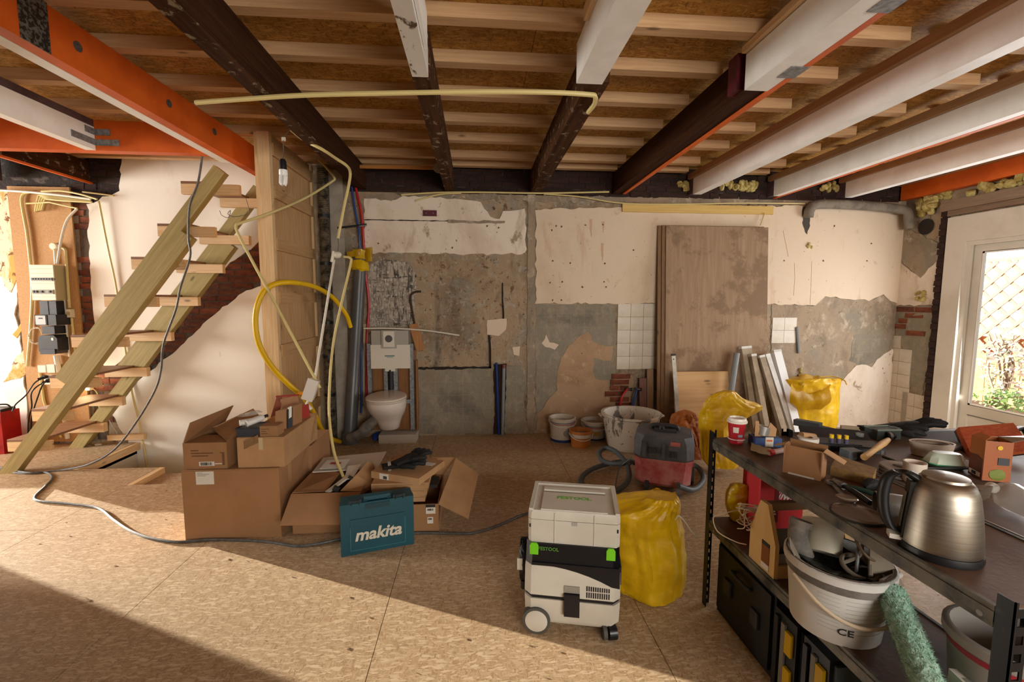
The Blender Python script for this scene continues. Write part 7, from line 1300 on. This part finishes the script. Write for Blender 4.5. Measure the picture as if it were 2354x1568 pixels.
single('grey_cloth', crumple(MB().sphere((1.21, 1.13, .16), (.10, .085, .16), 22, 14), .03, 3, 9), mat('charcoal_cloth', '#3b3937', .95, bmp=.4, bscale=120), 'charcoal grey cloth heaped under the big bucket', 'cloth', True)
bk2 = thing('black_bag', 'black soft bag filling the dark space under the near end of the shelf', 'bag', (1.33, .98, 0)); part(bk2, 'body', crumple(MB().box((1.16, .86, .002), (1.48, 1.05, .38)).bevel(.04, 3), .015, 5, 8), M_BCASE, True, w=True); part(bk2, 'strap', MB().tube(bez([(1.2, .9, .37), (1.25, .92, .41), (1.38, .95, .41), (1.42, .98, .37)], 5), .009, 6), M_BLACKBOX, True, w=True)
# ------------------------------------------------------------------ garden behind the door
gd = single('garden_ground', MB().box((XR + .2, -3, -.16), (14, 14, -.08)), mat('garden_paving', '#8d7d6c', .9, c2='#7a6c5c', scale=5), 'paved garden ground outside the door', 'ground', kind='structure')
FX = 7.6
fn = thing('garden_fence', 'orange brown board fence low in the garden', 'fence', (FX, 5.8, -.08))
for k in range(26):
    y = 3.2 + .145 * k; part(fn, 'board', MB().box((FX + U(0, .008), y, -.08), (FX + .022, y + .135, .95)), wood('fence_board', '#b0683c', '#c98456', 'z', .8), w=True)
for z in (.2, .8): part(fn, 'fence_rail', MB().box((FX + .031, 3.2, z), (FX + .07, 7.0, z + .06)), wood('fence_board', '#b0683c', '#c98456'), w=True)
tl = thing('garden_trellis', 'diagonal wooden trellis above the garden fence', 'trellis', (FX, 5.8, .95)); Z0, Z1 = .72, 2.05
M_TRE = wood('trellis_wood', '#8f6a4e', '#a07a5c', 'z', .8)
for k in range(24):
    y = 2.2 + .24 * k
    for s, xo in ((1, -.03), (-1, -.045)):
        y0, y1 = (y, y + (Z1 - Z0)) if s > 0 else (y + (Z1 - Z0), y); part(tl, 'slat', MB().bar((FX + xo, y0, Z0), (FX + xo, y1, Z1), .05, .014, (1, 0, 0)), M_TRE, w=True)
part(tl, 'top_rail', MB().box((FX - .055, 2.2, Z1), (FX - .015, 9, Z1 + .045)), M_TRE, w=True)
nb = thing('white_house', 'overexposed white house behind the garden trellis', 'building', (11, 8, 0)); part(nb, 'wall', MB().box((11, 2, -.08), (11.4, 15, 6)), mat('white_render', '#e8e8e8', .8), w=True)
for k in range(7):
    for z in (.9, 2.7):
        y = 3 + 1.7 * k; f = part(nb, 'window', MB().box((10.96, y, z), (10.995, y + .9, z + 1.1)), mat('pale_window_frame', '#cfd3d6', .5), w=True); part(f, 'pane', MB().box((10.945, y + .07, z + .07), (10.958, y + .83, z + 1.03)), mat('house_pane', '#9aa6b0', .2), w=True)
def bush(label, c, r, n, m, seed, stems=6, name='garden_shrub'):
    t = thing(name, label, 'shrub', c); R2 = random.Random(seed); lv = MB()
    for _ in range(n):
        v = Vector((R2.gauss(0, 1), R2.gauss(0, 1), R2.gauss(0, 1))); v.normalize(); p = Vector(c) + Vector((v.x * r[0], v.y * r[1], r[2] + v.z * r[2])) * R2.uniform(.4, 1) + Vector((0, 0, 0)); p = Vector((c[0] + v.x * r[0] * R2.uniform(.3, 1), c[1] + v.y * r[1] * R2.uniform(.3, 1), c[2] + r[2] * (1 + v.z * R2.uniform(.3, 1))))
        s = R2.uniform(.02, .05); u = Vector((R2.gauss(0, 1), R2.gauss(0, 1), R2.gauss(0, 1))).normalized(); w2 = u.orthogonal().normalized(); lv.face([p - u * s, p + w2 * s * .5, p + u * s, p - w2 * s * .5])
    part(t, 'foliage', lv, m, w=True, kind='stuff')
    for k in range(stems): part(t, 'stem', MB().tube(bez([Vector(c), Vector(c) + Vector((R2.uniform(-.5, .5) * r[0], R2.uniform(-.5, .5) * r[1], r[2])), Vector(c) + Vector((R2.uniform(-.8, .8) * r[0], R2.uniform(-.8, .8) * r[1], r[2] * 1.7))], 4), .012, 5), mat('twig', '#9a8470', .9), True, w=True)
M_LEAFP = mat('pinkish_leaf', '#c9aead', .6, c2='#a3b085', scale=9); M_LEAFG = mat('green_leaf', '#6f8f4a', .6, c2='#8da25e', scale=9)
bush('loose shrub with pinkish leaves climbing the garden trellis', (6.7, 5.15, .12), (.25, .32, .55), 520, M_LEAFP, 1); bush('low green plant in the planter outside the door', (6.2, 4.72, .14), (.22, .4, .17), 300, M_LEAFG, 2, 4)
bush('pale shrub at the right behind the glass', (6.9, 4.5, .12), (.25, .3, .4), 300, M_LEAFG, 5)
pt_ = thing('planter_trough', 'terracotta planter trough on the paving outside the door', 'planter', (6.35, 4.7, -.08)); part(pt_, 'trough', MB().box((6.0, 3.6, -.08), (6.9, 5.6, .1)).bevel(.015), mat('terracotta', '#b5704a', .8), w=True); part(pt_, 'soil', MB().box((6.04, 3.64, .10), (6.86, 5.56, .12)), mat('soil', '#5a4636', 1), w=True)
